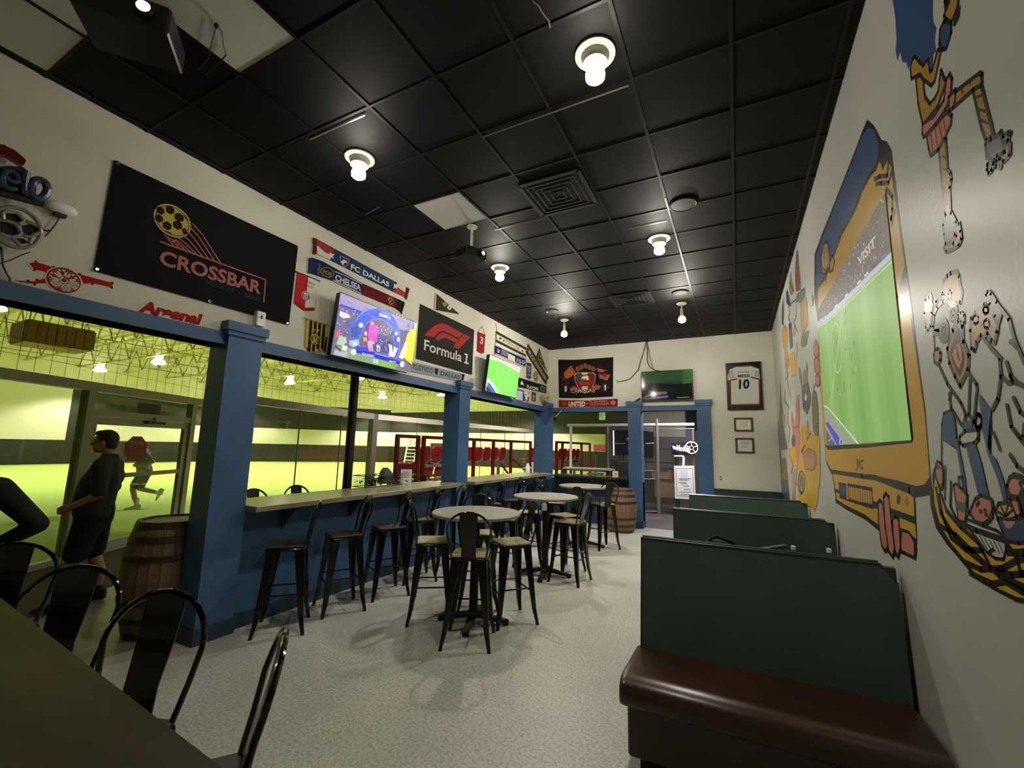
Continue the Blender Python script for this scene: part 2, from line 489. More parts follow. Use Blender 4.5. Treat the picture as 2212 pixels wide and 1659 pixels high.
# ------------------------------------------------------------------ floor
def floor_material():
    m = bpy.data.materials.new('speckled_floor_coating'); m.use_nodes = True
    nt = m.node_tree; b = nt.nodes['Principled BSDF']
    tc = nt.nodes.new('ShaderNodeTexCoord')
    n1 = nt.nodes.new('ShaderNodeTexNoise'); n1.inputs['Scale'].default_value = 1.2; n1.inputs['Detail'].default_value = 6
    n2 = nt.nodes.new('ShaderNodeTexVoronoi'); n2.inputs['Scale'].default_value = 70
    n3 = nt.nodes.new('ShaderNodeTexNoise'); n3.inputs['Scale'].default_value = 55; n3.inputs['Detail'].default_value = 3
    for n in (n1, n2, n3): nt.links.new(tc.outputs['Object'], n.inputs['Vector'])
    r1 = nt.nodes.new('ShaderNodeValToRGB')
    r1.color_ramp.elements[0].position = 0.3; r1.color_ramp.elements[0].color = lin('#a3a298')
    r1.color_ramp.elements[1].position = 0.7; r1.color_ramp.elements[1].color = lin('#b5b3a9')
    nt.links.new(n1.outputs['Fac'], r1.inputs['Fac'])
    r2 = nt.nodes.new('ShaderNodeValToRGB')
    r2.color_ramp.elements[0].position = 0.34; r2.color_ramp.elements[0].color = (0.62, 0.62, 0.6, 1)
    r2.color_ramp.elements[1].position = 0.6; r2.color_ramp.elements[1].color = (1, 1, 1, 1)
    nt.links.new(n3.outputs['Fac'], r2.inputs['Fac'])
    mx = nt.nodes.new('ShaderNodeMixRGB'); mx.blend_type = 'MULTIPLY'; mx.inputs[0].default_value = 1.0
    nt.links.new(r1.outputs[0], mx.inputs[1]); nt.links.new(r2.outputs[0], mx.inputs[2])
    nt.links.new(mx.outputs[0], b.inputs['Base Color'])
    b.inputs['Roughness'].default_value = 0.33
    bp = nt.nodes.new('ShaderNodeBump'); bp.inputs['Strength'].default_value = 0.22; bp.inputs['Distance'].default_value = 0.01
    nt.links.new(n3.outputs['Fac'], bp.inputs['Height']); nt.links.new(bp.outputs[0], b.inputs['Normal'])
    return m
M['floor'] = floor_material()
MB().box(-4.55, XR + 0.2, YB, YF + 0.1, -0.1, 0.0).build('floor', M['floor'], kind='structure')
MB().box(-9.6, -4.55, -4.0, 20.0, -0.1, 0.0).build('concourse_floor', M['concrete_out'], kind='structure')
MB().box(-4.55, 3.0, YF + 0.1, 20.0, -0.1, -0.002).build('walkway_floor', M['wood_floor'], kind='structure')
# ------------------------------------------------------------------ walls
HB, HT = 2.63, 2.745          # header band
wl = empty('wall_left', (XL, 0, 0), kind='structure')
wl.location = (0, 0, 0)
MB().box(XL - 0.24, XL, YB, YF + 0.0, HB, H + 0.1).build('upper_wall', M['wall'], wl)
MB().box(XL - 0.24, XL - 0.0, 2.63, YF, 0, 1.08).build('half_wall', M['blue'], wl)
MB().box(XL - 0.24, XL, YB, -2.2, 0, HB).build('end_wall', M['wall'], wl)
MB().box(XL - 0.26, XL + 0.03, YB, YF, HB, HT).build('trim_1', M['blue'], kind='structure')
MB().box(XL - 0.0, XL + 0.02, 2.63, YF, 0, 0.13).build('baseboard_left', M['darkblue'], kind='structure')
wf = empty('wall_far', kind='structure')
MB().box(XL - 0.24, XR + 0.2, YF, YF + 0.2, HB, H + 0.1).build('upper_wall', M['wall'], wf)
MB().box(-0.47, XR + 0.2, YF, YF + 0.2, 0, HB).build('side_wall', M['wall'], wf)
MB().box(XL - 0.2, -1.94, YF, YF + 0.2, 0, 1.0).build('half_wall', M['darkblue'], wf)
MB().box(-0.47, XR, YF - 0.04, YF, 0, 0.95).build('wainscot', M['green_edge'], wf)
MB().box(-0.47, XR, YF - 0.05, YF, 0.93, 0.965).build('wainscot_cap', M['green_edge'], wf)
MB().box(XL, -0.47, YF - 0.03, YF + 0.2, HB, HT).build('trim_2', M['blue'], kind='structure')
wr = empty('wall_right', kind='structure')
MB().box(XR, XR + 0.2, YB, YF + 0.2, 0, H + 0.1).build('wall_panel', M['mural_wall'], wr)
MB().box(XL - 0.2, XR + 0.2, YB - 0.2, YB, 0, H + 0.1).build('wall_back', M['wall'], kind='structure')
# blue piers with caps
def pier(n, x0, x1, y0, y1, cap=0.035):
    e = empty('trim_%d' % n, kind='structure')
    MB().box(x0, x1, y0, y1, 0, 2.74).build('shaft', M['blue'], e)
    MB().box(x0 - 0.012, x1 + 0.012, y0 - 0.012, y1 + 0.012, 0, 0.13).build('base', M['darkblue'], e)
    mb = MB().box(x0 - cap, x1 + cap, y0 - cap, y1 + cap, 2.765, 2.85)
    mb.box(x0 - cap * .5, x1 + cap * .5, y0 - cap * .5, y1 + cap * .5, 2.72, 2.765)
    mb.build('cap', M['blue'], e)
    return e
pier(3, -4.47, -4.18, 2.31, 2.64)
pier(4, -4.50, -4.18, 6.17, 6.50)
pier(5, -4.50, -4.16, 9.98, 10.42)
pier(6, -2.24, -1.94, 10.28, 10.58)
pier(7, -0.75, -0.47, 10.28, 10.58)
pier(8, -4.50, -4.18, -2.4, -2.1)
# ------------------------------------------------------------------ ceiling
ce = empty('ceiling', kind='structure')
MB().box(XL - 0.2, XR + 0.2, YB - 0.2, YF + 0.2, H + 0.07, H + 0.17).build('deck', M['black_matte'], ce)
GX = [-4.19 + 0.61 * i for i in range(9)]
xs = [XL] + [g for g in GX if XL + 0.04 < g < XR - 0.03] + [XR]
ys0 = 1.545 - 0.61 * 7
ys = [YB] + [ys0 + 0.605 * i for i in range(60) if YB + 0.05 < ys0 + 0.605 * i < YF - 0.05] + [YF]
tile_mesh = None
def tile_shape():
    return MB().box(-0.5, 0.5, -0.5, 0.5, 0.0, 1.0)
white_spots = [(-3.36, 0.60), (-3.9, 0.6), (-2.73, 1.24), (-2.73, 0.63), (-2.73, 3.84)]
proto = {}
for i in range(len(xs) - 1):
    for j in range(len(ys) - 1):
        cx, cy = (xs[i] + xs[i + 1]) / 2, (ys[j] + ys[j + 1]) / 2
        wx, wy = xs[i + 1] - xs[i], ys[j + 1] - ys[j]
        white = any(abs(cx - a) < wx / 2 and abs(cy - b) < wy / 2 for a, b in white_spots)
        k = 'white' if white else 'black'
        if k not in proto:
            proto[k] = o = tile_shape().build('ceiling_tile', M['white_tile'] if white else M['black_paint'], ce)
        else:
            o = proto[k].copy(); COL.objects.link(o); o.parent = ce
        o.scale = (wx - 0.012, wy - 0.012, 0.02)
        o.location = (cx, cy, H + 0.004 + R.random() * 0.003)
        o.rotation_euler = ((R.random() - .5) * 0.012, (R.random() - .5) * 0.012, 0)
gp = None
for x in xs[1:-1]:
    MB().box(x - 0.012, x + 0.012, YB, YF, H - 0.002, H + 0.012).build('grid_bar', M['grid'], ce)
for y in ys[1:-1]:
    MB().box(XL, XR, y - 0.010, y + 0.010, H - 0.0015, H + 0.012).build('grid_bar', M['grid'], ce)
# bare metal where the black paint is off the grid
for a, b in (((-1.75, 2.76), (-0.56, 2.76)), ((-1.78, 4.155), (-2.42, 4.16)), ((-0.58, 4.78), (-1.0, 4.78)), ((-0.53, 4.3), (-0.53, 6.9)), ((-3.08, 2.16), (-2.45, 2.16)), ((-3.35, 4.6), (-3.0, 4.62)), ((-3.3, 3.2), (-3.55, 3.25))):
    MB().beam((a[0], a[1], H - 0.004), (b[0], b[1], H - 0.004), 0.012, 0.004).build('bare_strip', M['grid_bare'], ce)
# ceiling vents and speakers
def vent(x0, x1, y0, y1, label):
    e = empty('ceiling_vent', ((x0 + x1) / 2, (y0 + y1) / 2, H), label=label, cat='vent')
    wx, wy = (x1 - x0) / 2, (y1 - y0) / 2
    MB().box(-wx, wx, -wy, wy, -0.006, -0.003).build('face', M['vent'], e)
    mb = MB()
    for s in (-1, 1):
        mb.box(s * wx - 0.02, s * wx + 0.02, -wy, wy, -0.014, -0.002)
        mb.box(-wx, wx, s * wy - 0.02, s * wy + 0.02, -0.014, -0.002)
    mb.build('frame', M['vent'], e)
    for k in range(1, 5):
        f = k / 5
        mb = MB()
        for s in (-1, 1):
            mb.box(s * wx * f - 0.008, s * wx * f + 0.008, -wy * f, wy * f, -0.016, -0.006)
            mb.box(-wx * f, wx * f, s * wy * f - 0.008, s * wy * f + 0.008, -0.016, -0.006)
        mb.build('louvre', M['vent'], e)
vent(-1.78, -1.18, 3.5, 4.1, 'square black ceiling vent nearest the projector on the white tile')
vent(-1.79, -1.16, 6.92, 7.5, 'square black ceiling vent close to the far wall')
def speaker(x, y, r, label, ring=False):
    e = empty('ceiling_speaker', (x, y, H), label=label, cat='speaker')
    mb = MB().lathe([(r, 0), (r, -0.008), (r * 0.9, -0.016), (r * 0.86, -0.012)], 28, cap0=False, cap1=False)
    mb.build('rim', M['grid_bare'] if ring else M['grid'], e, smooth=True)
    MB().lathe([(r * 0.88, -0.012), (r * 0.5, -0.013), (0.01, -0.014)], 28, cap0=False).build('grille', M['black_paint'] if ring else M['vent'], e, smooth=True)
    return e
sp = speaker(-0.38, 4.50, 0.14, 'dark round ceiling speaker beside the grid bar')
speaker(-0.70, 7.20, 0.13, 'round ceiling speaker with pale rim above the two far lamps', True)
speaker(-2.95, 7.29, 0.12, 'round ceiling speaker with pale rim near the scarves and flags wall', True)
# lamps
LBL = ['recessed ceiling lamp with white trim, the one nearest the mural television', 'recessed ceiling lamp with white trim above the crossbar banner side', 'recessed ceiling lamp with white trim beside the grid bar in mid room', 'recessed ceiling lamp with white trim just past the hanging projector', 'lamp on a short white stem before the far wall, warm glow', 'lamp on a short white stem near the far left corner']
for (x, y, k), lb in zip(BULBS, LBL):
    e = empty('ceiling_lamp', (x, y, H), label=lb, cat='lamp')
    if k == 'can':
        MB().lathe([(0.128, 0.0), (0.128, -0.012), (0.11, -0.024), (0.088, -0.02), (0.085, 0.004)], 28, cap0=False, cap1=False).build('trim_ring', M['white_metal'], e, smooth=True)
        MB().lathe([(0.085, 0.004), (0.083, -0.03), (0.078, -0.075), (0.06, -0.082), (0.05, -0.08)], 24, cap0=False, cap1=True).build('socket', M['white_metal'], e, smooth=True)
        MB().lathe([(0.03, -0.08), (0.048, -0.10), (0.062, -0.15), (0.06, -0.178), (0.04, -0.195), (0.01, -0.20)], 24).build('bulb', M['bulb'], e, smooth=True)
    else:
        MB().lathe([(0.085, 0.0), (0.085, -0.012), (0.06, -0.03), (0.02, -0.035)], 20, cap0=False).build('canopy', M['white_metal'], e, smooth=True)
        mb = MB().bar((0, 0, -0.03), (0.0, 0, -0.12), 0.012)
        mb.lathe([(0.024, -0.10), (0.026, -0.20), (0.038, -0.24)], 16)
        mb.build('stem', M['white_metal'], e, smooth=True)
        warm = x > -1.5
        MB().lathe([(0.03, -0.235), (0.055, -0.26), (0.064, -0.30), (0.055, -0.33), (0.02, -0.35)], 20).build('bulb', M['bulb_warm'] if warm else M['bulb'], e, smooth=True)
# projectors
def projector(loc, rz, label, drop, s=1.0):
    e = empty('projector', loc, rz, label, 'projector')
    MB().bbox(-0.17 * s, 0.17 * s, -0.13 * s, 0.13 * s, -drop - 0.13 * s, -drop, 0.012).build('body', M['gunmetal'], e)
    MB().lathe([(0.035 * s, 0.0), (0.04 * s, 0.02), (0.032 * s, 0.03)], 18, M=Matrix.Translation((0.08 * s, -0.128 * s, -drop - 0.06 * s)) @ Matrix.Rotation(PI / 2, 4, 'X')).build('lens_barrel', M['tv_black'], e, smooth=True)
    MB().lathe([(0.026 * s, 0.031), (0.01, 0.034)], 18, M=Matrix.Translation((0.08 * s, -0.128 * s, -drop - 0.06 * s)) @ Matrix.Rotation(PI / 2, 4, 'X')).build('lens', M['projlens'], e, smooth=True)
    mb = MB().lathe([(0.06, 0), (0.06, -0.015)], 16)
    mb.bar((0, 0, -0.01), (0, 0, -drop + 0.03), 0.016)
    for sx, sy in ((1, 1), (-1, 1), (1, -1), (-1, -1)): mb.bar((0, 0, -drop + 0.04), (sx * 0.08, sy * 0.07, -drop), 0.006, n=6)
    mb.build('mount', M['white_metal'], e)
    mb = MB()
    for k in range(6): mb.box(-0.172 * s, -0.168 * s, -0.09 * s + 0.03 * s * k, -0.075 * s + 0.03 * s * k, -drop - 0.10 * s, -drop - 0.03 * s)
    mb.build('vent_slots', M['grid'], e)
    return e
M['projlens'] = mat('lit_projector_lens', '#ffffff', 0.1, emit='#d8f0a0', estr=6)
projector((-2.62, 3.98, H), math.radians(70), 'small black projector hanging from the white ceiling tile', 0.30, 0.85)
pj = projector((-3.0, 0.93, H), math.radians(52), 'large black projector among the white ceiling tiles, cable looped beside it', 0.10, 1.25)
pts = [(-2.72, 1.02, H), (-2.70, 1.06, H - 0.10), (-2.72, 1.2, H - 0.22), (-2.82, 1.26, H - 0.2)]
mb = MB().tube([on(2, H - 0.01, *p) for p in ((466, 55), (480, 70), (484, 100), (489, 118), (475, 135), (466, 142), (445, 160))], 0.004, 6)
mb.tube([on(2, H - 0.01, *p) for p in ((466, 62), (458, 90), (450, 125), (430, 150))], 0.003, 6)
mb.ball(on(2, H - 0.015, 468, 56), 0.016, n=8)
tag(mb.build('projector_cable', M['cable'], smooth=True), 'thin black cable looped across the white ceiling tile', 'cable')
tag(MB().tube([on(2, H - 0.008, *p) for p in ((1150, 0), (1163, 12), (1170, 25), (1185, 45), (1188, 60))], 0.005, 6).build('dangling_cable', M['cable_grey']), 'short grey wire hanging from the black ceiling at the top of the picture', 'cable')
# ------------------------------------------------------------------ bar counters
def counter(name, x0, x1, y0, y1, z, th, m, label):
    e = empty(name, (0, 0, 0), label=label, cat='bar counter')
    MB().bbox(x0, x1, y0, y1, z - th, z, 0.006).build('counter_top', m, e)
    return e
cl = counter('bar_counter', -4.72, -4.02, 2.645, 6.165, 1.13, 0.055, M['bar_wood'], 'long pale wooden bar counter on the blue half wall between the two nearer piers')
for y in (3.1, 4.0, 4.9, 5.7):
    MB().prism([(-4.255, y - 0.02, 1.07), (-4.255, y - 0.02, 0.86), (-4.235, y - 0.02, 0.86), (-4.06, y - 0.02, 1.05), (-4.06, y - 0.02, 1.07)], (0, 0.04, 0)).build('bracket', M['darkblue'], cl)
c2 = counter('bar_counter', -4.72, -4.02, 6.505, 9.97, 1.13, 0.055, M['bar_wood'], 'pale wooden bar counter continuing from the middle pier to the far left corner')
for y in (6.9, 7.8, 8.7, 9.5):
    MB().prism([(-4.255, y - 0.02, 1.07), (-4.255, y - 0.02, 0.86), (-4.235, y - 0.02, 0.86), (-4.06, y - 0.02, 1.05), (-4.06, y - 0.02, 1.07)], (0, 0.04, 0)).build('bracket', M['darkblue'], c2)
c3 = counter('bar_counter', -4.0, -2.245, 10.02, 10.62, 1.10, 0.05, M['bar_dark'], 'dark glossy bar counter under the far window opening')
MB().bbox(-4.0, -2.26, 10.1, 10.34, 1.0, 1.05, 0.004).build('apron', M['bar_dark'], c3)
# ------------------------------------------------------------------ bar stools
def make_stool(wood, label, group=None):
    e = empty('bar_stool', (0, 0, 0), label=label, cat='bar stool', group=group)
    SH = 0.76
    metal = M['black_metal']
    mb = MB().bbox(-0.175, 0.175, -0.175, 0.175, SH - 0.035, SH - 0.008, 0.02)
    mb.build('seat_frame', metal, e, smooth=True)
    MB().bbox(-0.168, 0.168, -0.168, 0.168, SH - 0.008, SH + 0.012, 0.014).build('seat', M['seat_wood'] if wood else M['dark_wood_seat'], e)
    for sx in (-1, 1):
        for sy in (-1, 1):
            mb = MB()
            P = [Vector((sx * 0.140, sy * 0.140, SH - 0.03)), Vector((sx * 0.160, sy * 0.160, 0.46)), Vector((sx * 0.184, sy * 0.184, 0.15)), Vector((sx * 0.207, sy * 0.207, 0.0))]
            Wd = [0.082, 0.062, 0.042, 0.026]
            for k in range(3):
                # folded sheet metal: two flanges meeting at the outer corner
                for ax in (0, 1):
                    a, b = P[k], P[k + 1]
                    wa, wb = Wd[k], Wd[k + 1]
                    ua = Vector((-sx, 0, 0)) if ax == 0 else Vector((0, -sy, 0))
                    th = Vector((0, -sy, 0)) * 0.012 if ax == 0 else Vector((-sx, 0, 0)) * 0.012
                    o = Vector((sx, sy, 0)) * 0.018
                    q = [a + o, a + o + ua * wa, b + o + ua * wb, b + o]
                    mb.prism(q, th)
            mb.bar((sx * 0.209, sy * 0.209, 0.0), (sx * 0.205, sy * 0.205, 0.035), 0.014, n=8)
            mb.build('leg', metal, e)
    for (a, b, z) in (((-1, -1), (1, -1), 0.30), ((-1, 1), (1, 1), 0.30), ((-1, -1), (-1, 1), 0.34), ((1, -1), (1, 1), 0.34)):
        k = 0.172
        MB().bar((a[0] * k, a[1] * k, z), (b[0] * k, b[1] * k, z), 0.008, n=8).build('stretcher', metal, e)
    # back: arched tube and a centre plate, at the +y side
    pts = []
    for t in [i / 16 for i in range(17)]:
        a = PI * t
        pts.append(Vector((0.198 * math.cos(a), 0.205 + 0.05 * math.sin(a), 0.985 + 0.172 * math.sin(a))))
    pts = [Vector((0.155, 0.158, SH + 0.0)), Vector((0.180, 0.185, 0.88))] + pts + [Vector((-0.180, 0.185, 0.88)), Vector((-0.155, 0.158, SH + 0.0))]
    MB().tube(pts, 0.0105, 8).build('back_hoop', M['black_gloss'], e, smooth=True)
    mb = MB()
    prof = [(0.168, SH - 0.01, 0.066), (0.186, 0.86, 0.064), (0.225, 1.0, 0.074), (0.253, 1.152, 0.084)]
    for k in range(3):
        (ya, za, wa), (yb, zb, wb) = prof[k], prof[k + 1]
        mb.prism([(-wa, ya, za), (wa, ya, za), (wb, yb, zb), (-wb, yb, zb)], (0, -0.006, 0.001))
    mb.build('back_plate', metal, e)
    return e
stool_wood = make_stool(True, 'x')
stool_dark = make_stool(False, 'x')
used = {}
def stool(wood, x, y, ang, label, group):
    """ang: direction in which the back points, degrees from +x"""
    src = stool_wood if wood else stool_dark
    o = src if wood not in used else copy_tree(src)
    used[wood] = 1
    o.location = (x, y, 0)
    o.rotation_euler = (0, 0, math.radians(ang - 90))
    o['label'] = label
    o['group'] = group
G1 = 'black bar stools along the counter'
stool(False, -3.90, 2.93, 45, 'black metal bar stool at the counter, the one nearest the big blue pier', G1)
stool(False, -3.84, 3.55, 62, 'black metal bar stool at the counter, second from the big blue pier', G1)
stool(False, -3.76, 4.15, 62, 'black metal bar stool at the counter, third from the big blue pier', G1)
stool(False, -3.82, 4.78, 55, 'black metal bar stool at the counter, fourth from the big blue pier', G1)
stool(False, -3.82, 5.45, 55, 'black metal bar stool at the counter, last before the middle pier', G1)
stool(False, -3.84, 6.72, 45, 'black metal bar stool at the counter, first beyond the middle pier', G1)
stool(False, -3.84, 7.42, 50, 'black metal bar stool at the counter, second beyond the middle pier', G1)
stool(False, -3.80, 8.05, 40, 'black metal bar stool at the counter, third beyond the middle pier', G1)
G2 = 'stools around the round tables'
stool(True, -2.23, 3.58, -66, 'pale-seated black stool with its back to us at the nearest round table', G2)
stool(True, -2.86, 3.84, 215, 'pale-seated black stool on the counter side of the nearest round table', G2)
stool(True, -2.14, 4.21, 50, 'pale-seated black stool on the booth side of the nearest round table', G2)
stool(True, -2.66, 4.42, 125, 'black stool tucked in behind the nearest round table', G2)
stool(True, -2.05, 5.78, -5, 'pale-seated black stool at the open floor side of the second round table', G2)
stool(True, -2.30, 6.24, 60, 'black stool behind the second round table, facing it', G2)
stool(True, -2.86, 6.22, 110, 'black stool on the far counter side of the second round table', G2)
stool(True, -2.90, 5.50, 200, 'black stool between the counter and the second round table, back to the counter', G2)
stool(True, -2.20, 7.93, -42, 'black stool in front of the oak barrel at the third round table', G2)
stool(True, -2.95, 7.60, 190, 'black stool on the counter side of the third round table', G2)
G3 = 'stools at the brown table in front'
stool(False, -3.30, 0.84, 150, 'black stool at the brown front table, cut by the picture edge', G3)
stool(False, -2.52, 0.76, 128, 'black stool at the brown table in front, below the man in the polo shirt', G3)
stool(False, -1.88, 0.75, 112, 'black stool at the brown table in front, before the near barrel', G3)
stool(False, -1.40, 0.75, 53, 'black stool at the brown table in front, the one alone over the grey floor', G3)
G4 = 'stools on the arena side of the counter'
stool(False, -5.02, 3.42, 185, 'black stool back showing over the counter just past the big blue pier, arena side', G4)
stool(False, -5.06, 4.02, 180, 'black stool back showing over the counter before the wire basket, arena side', G4)
stool(False, -5.1, 5.45, 180, 'black stool back showing over the counter beside the middle pier, arena side', G4)
stool(False, -5.1, 6.75, 175, 'black stool back showing over the counter beyond the middle pier, arena side', G4)
# ------------------------------------------------------------------ round tables
def round_table(x, y, rz, label):
    e = empty('round_table', (x, y, 0), rz, label, 'table', 'round pedestal tables')
    MB().lathe([(0.44, 1.035), (0.455, 1.04), (0.455, 1.062), (0.445, 1.07)], 40).build('table_top', M['laminate'], e, smooth=True, angle=30)
    MB().lathe([(0.05, 0.05), (0.045, 0.12), (0.04, 1.0), (0.12, 1.03), (0.12, 1.036)], 16).build('column', M['black_matte'], e, smooth=True)
    for k in range(4):
        a = PI / 2 * k
        c, s = math.cos(a), math.sin(a)
        mb = MB().beam((0.02 * c, 0.02 * s, 0.085), (0.34 * c, 0.34 * s, 0.03), 0.07, 0.05, w2=0.055, h2=0.03)
        mb.lathe([(0.028, 0.0), (0.03, 0.012), (0.032, 0.045)], 10, (0.33 * c, 0.33 * s, 0))
        mb.build('base_foot', M['black_matte'], e)
    return e
round_table(-2.42, 3.96, 0.35, 'round grey-topped pedestal table nearest the camera, four stools around it')
t2 = round_table(-2.43, 5.83, 0.2, 'round grey-topped pedestal table in the middle of the row')
round_table(-2.52, 7.85, 0.2, 'round grey-topped pedestal table nearest the oak barrel')
# outlet on the counter wall behind
# ------------------------------------------------------------------ barrels
def make_barrel(label, x, y, rz=0):
    e = empty('barrel', (x, y, 0), rz, label, 'barrel')
    HB_ = 0.90
    def rad(z): return 0.345 - 0.078 * ((z / HB_ - 0.5) * 2) ** 2
    n = 26
    zs = [0, 0.1, 0.25, 0.45, 0.65, 0.8, HB_]
    st = None
    for k in range(n):
        if st is None:
            vs = []; a0, a1 = -PI / n * 0.97, PI / n * 0.97
            for z in zs:
                r = rad(z)
                for rr, a in ((r, a0), (r, a1), (r - 0.028, a1), (r - 0.028, a0)):
                    vs.append((rr * math.cos(a), rr * math.sin(a), z))
            fs = [(3, 2, 1, 0), tuple(range(24, 28))]
            for q in range(6):
                for i in range(4):
                    j = (i + 1) % 4
                    fs.append((q * 4 + i, q * 4 + j, q * 4 + 4 + j, q * 4 + 4 + i))
            st = MB().add(vs, fs).build('stave', M['barrel_wood'], e)
        else:
            c = st.copy(); COL.objects.link(c); c.parent = e
            c.rotation_euler = (0, 0, 2 * PI * k / n)
    for z, h in ((0.0, 0.05), (0.12, 0.045), (0.27, 0.045), (0.60, 0.045), (0.745, 0.045), (0.85, 0.05)):
        MB().lathe([(rad(z) + 0.004, z), (rad(z + h) + 0.004, z + h), (rad(z + h) - 0.006, z + h), (rad(z) - 0.006, z)], 36, cap0=False, cap1=False).build('hoop', M['barrel_iron'], e, smooth=True)
    for k in range(5):
        a, b = -0.24 + 0.096 * k, -0.24 + 0.096 * (k + 1)
        r = 0.243
        def yy(x): return math.sqrt(max(0.0004, r * r - x * x))
        MB().prism([(a + 0.002, -yy(a), 0.868), (b - 0.002, -yy(b), 0.868), (b - 0.002, yy(b), 0.868), (a + 0.002, yy(a), 0.868)], (0, 0, 0.018)).build('head_board', M['laminate' if label.startswith('oak') else 'barrel_wood'], e)
    MB().lathe([(0.245, 0.03), (0.245, 0.866)], 26).build('barrel_core', M['black_matte'], e)
    return e
bn = make_barrel('oak wine barrel standing against the near blue pier by the glass door', -4.84, 2.38)
bn.scale = (1.04, 1.04, 1.1)
make_barrel('brown wine barrel standing beside the far blue pier at the walkway', -2.30, 9.72, 0.1)
# ------------------------------------------------------------------ booth benches
def make_bench(label, y, double=True):
    e = empty('booth_bench', (0, y, 0), label=label, cat='bench', group='green backed booth benches')
    x0, x1 = -0.60, 0.735
    # thin upholstered back, leaning a little; its top corner by the wall is cut
    mb = MB()
    prof = [(x0, 0.42), (x1, 0.42), (x1, 1.06), (x1 - 0.07, 1.15), (x0, 1.15)]
    mb.prism([(a, 0.03 + (z - 0.42) * 0.10, z) for a, z in prof], (0, 0.05, 0))
    mb.build('back_panel', M['green_vinyl'], e)
    if double:
        mb = MB().prism([(a, 0.26 - (z - 0.42) * 0.10, z) for a, z in prof], (0, -0.05, 0))
        mb.build('back_panel', M['green_vinyl'], e)
        MB().box(x0 + 0.01, x1, 0.12, 0.17, 0.1, 1.135).build('back_core', M['green_edge'], e)
        MB().tube([(x0, 0.145, 0.45), (x0, 0.145, 1.152), (x1 - 0.07, 0.145, 1.152)], 0.012, 6).build('piping', M['green_edge'], e, smooth=True)
    MB().tube([(x0 - 0.004, 0.035, 0.44), (x0 - 0.004, 0.105, 1.15), (x1 - 0.07, 0.105, 1.152), (x1 - 0.005, 0.10, 1.06)], 0.007, 6).build('piping', M['green_edge'], e, smooth=True)
    def seat(sgn, off):
        def Y(v): return off + sgn * v
        # rounded brown cushion
        prof = [(0.06, 0.36), (-0.43, 0.36), (-0.465, 0.38), (-0.475, 0.42), (-0.465, 0.465), (-0.43, 0.495), (-0.36, 0.505), (-0.15, 0.495), (0.05, 0.49)]
        vs = []; n = len(prof)
        xs_ = [x0 - 0.03, x0 - 0.02, x0, x1 - 0.01, x1]
        for xi, sc in zip(xs_, (0.94, 0.985, 1.0, 1.0, 0.96)):
            for v, z in prof: vs.append((xi, Y(-0.2 + (v + 0.2) * sc), 0.43 + (z - 0.43) * sc))
        fs = [tuple(range(n)), tuple(range(4 * n + n - 1, 4 * n - 1, -1))]
        for k in range(4):
            for i in range(n):
                j = (i + 1) % n
                fs.append((k * n + i, (k + 1) * n + i, (k + 1) * n + j, k * n + j))
        MB().add(vs, fs).build('seat_cushion', M['brown_vinyl'], e, smooth=True, angle=60)
        a, b = sorted((Y(0.06), Y(-0.40)))
        MB().bbox(x0, x1, a, b, 0.10, 0.36, 0.01).build('seat_base', M['brown_vinyl'], e)
        a, b = sorted((Y(0.06), Y(-0.32)))
        MB().box(x0 + 0.05, x1, a, b, 0.0, 0.10).build('kick_board', M['black_matte'], e)
    seat(1, 0.0)
    if double: seat(-1, 0.29)
    return e
BL = ['green-backed booth bench with brown seat, nearest the camera', 'green-backed booth bench, second from the camera, behind the first table', 'green-backed booth bench, the farthest one, before the framed jersey wall']
b1 = make_bench(BL[0], 3.03)
for i, y in ((1, 4.72), (2, 6.40)):
    c = copy_tree(b1); c.location = (0, y, 0); c['label'] = BL[i]
def booth_table(y, label):
    e = empty('booth_table', (0.1, y, 0), label=label, cat='table', group='tables between the booth benches')
    MB().bbox(-0.62, 0.64, -0.29, 0.29, 0.725, 0.76, 0.006).build('table_top', M['table_wood'], e)
    MB().lathe([(0.05, 0.02), (0.04, 0.06), (0.04, 0.70), (0.1, 0.725)], 14).build('column', M['black_matte'], e, smooth=True)
    mb = MB().beam((-0.3, 0, 0.02), (0.3, 0, 0.02), 0.06, 0.04); mb.beam((0, -0.25, 0.021), (0, 0.25, 0.021), 0.06, 0.04)
    mb.build('base_foot', M['black_matte'], e)
booth_table(3.955, 'brown booth table between the first and second bench')
booth_table(5.645, 'brown booth table between the second and third bench')
def bottle(x, y, z, label):
    e = empty('water_bottle', (x, y, z), label=label, cat='bottle')
    MB().lathe([(0.03, 0), (0.033, 0.01), (0.033, 0.15), (0.03, 0.17), (0.018, 0.215), (0.013, 0.225), (0.013, 0.24)], 16).build('bottle_body', M['clear'], e, smooth=True)
    MB().lathe([(0.016, 0.236), (0.016, 0.262), (0.012, 0.265)], 14).build('cap', M['white_metal'], e, smooth=True)
p1_ = on(1, 3.86, 1724, 1200); bottle(p1_.x, 4.16, 0.76, 'clear water bottle standing by the dark card holder on the first booth table')
p1_ = on(1, 3.90, 1808, 1212); bottle(p1_.x, 4.20, 0.76, 'clear water bottle standing next to the mural wall on the first booth table')
e = empty('menu_holder', (0.21, 4.02, 0.76), 0.3, 'dark grey table card holder on the first booth table', 'card holder')
MB().box(-0.09, 0.09, -0.03, 0.03, 0, 0.02).build('foot', M['tv_black'], e)
MB().prism([(-0.10, 0.0, 0.02), (0.10, 0.0, 0.02), (0.10, 0.03, 0.27), (-0.10, 0.03, 0.23)], (0, 0.012, 0)).build('card', M['plastic_grey'], e)
MB().prism([(-0.105, -0.005, 0.225), (0.105, -0.005, 0.268), (0.105, -0.005, 0.282), (-0.105, -0.005, 0.239)], (0, 0.06, 0)).build('top_edge', M['tv_black'], e)
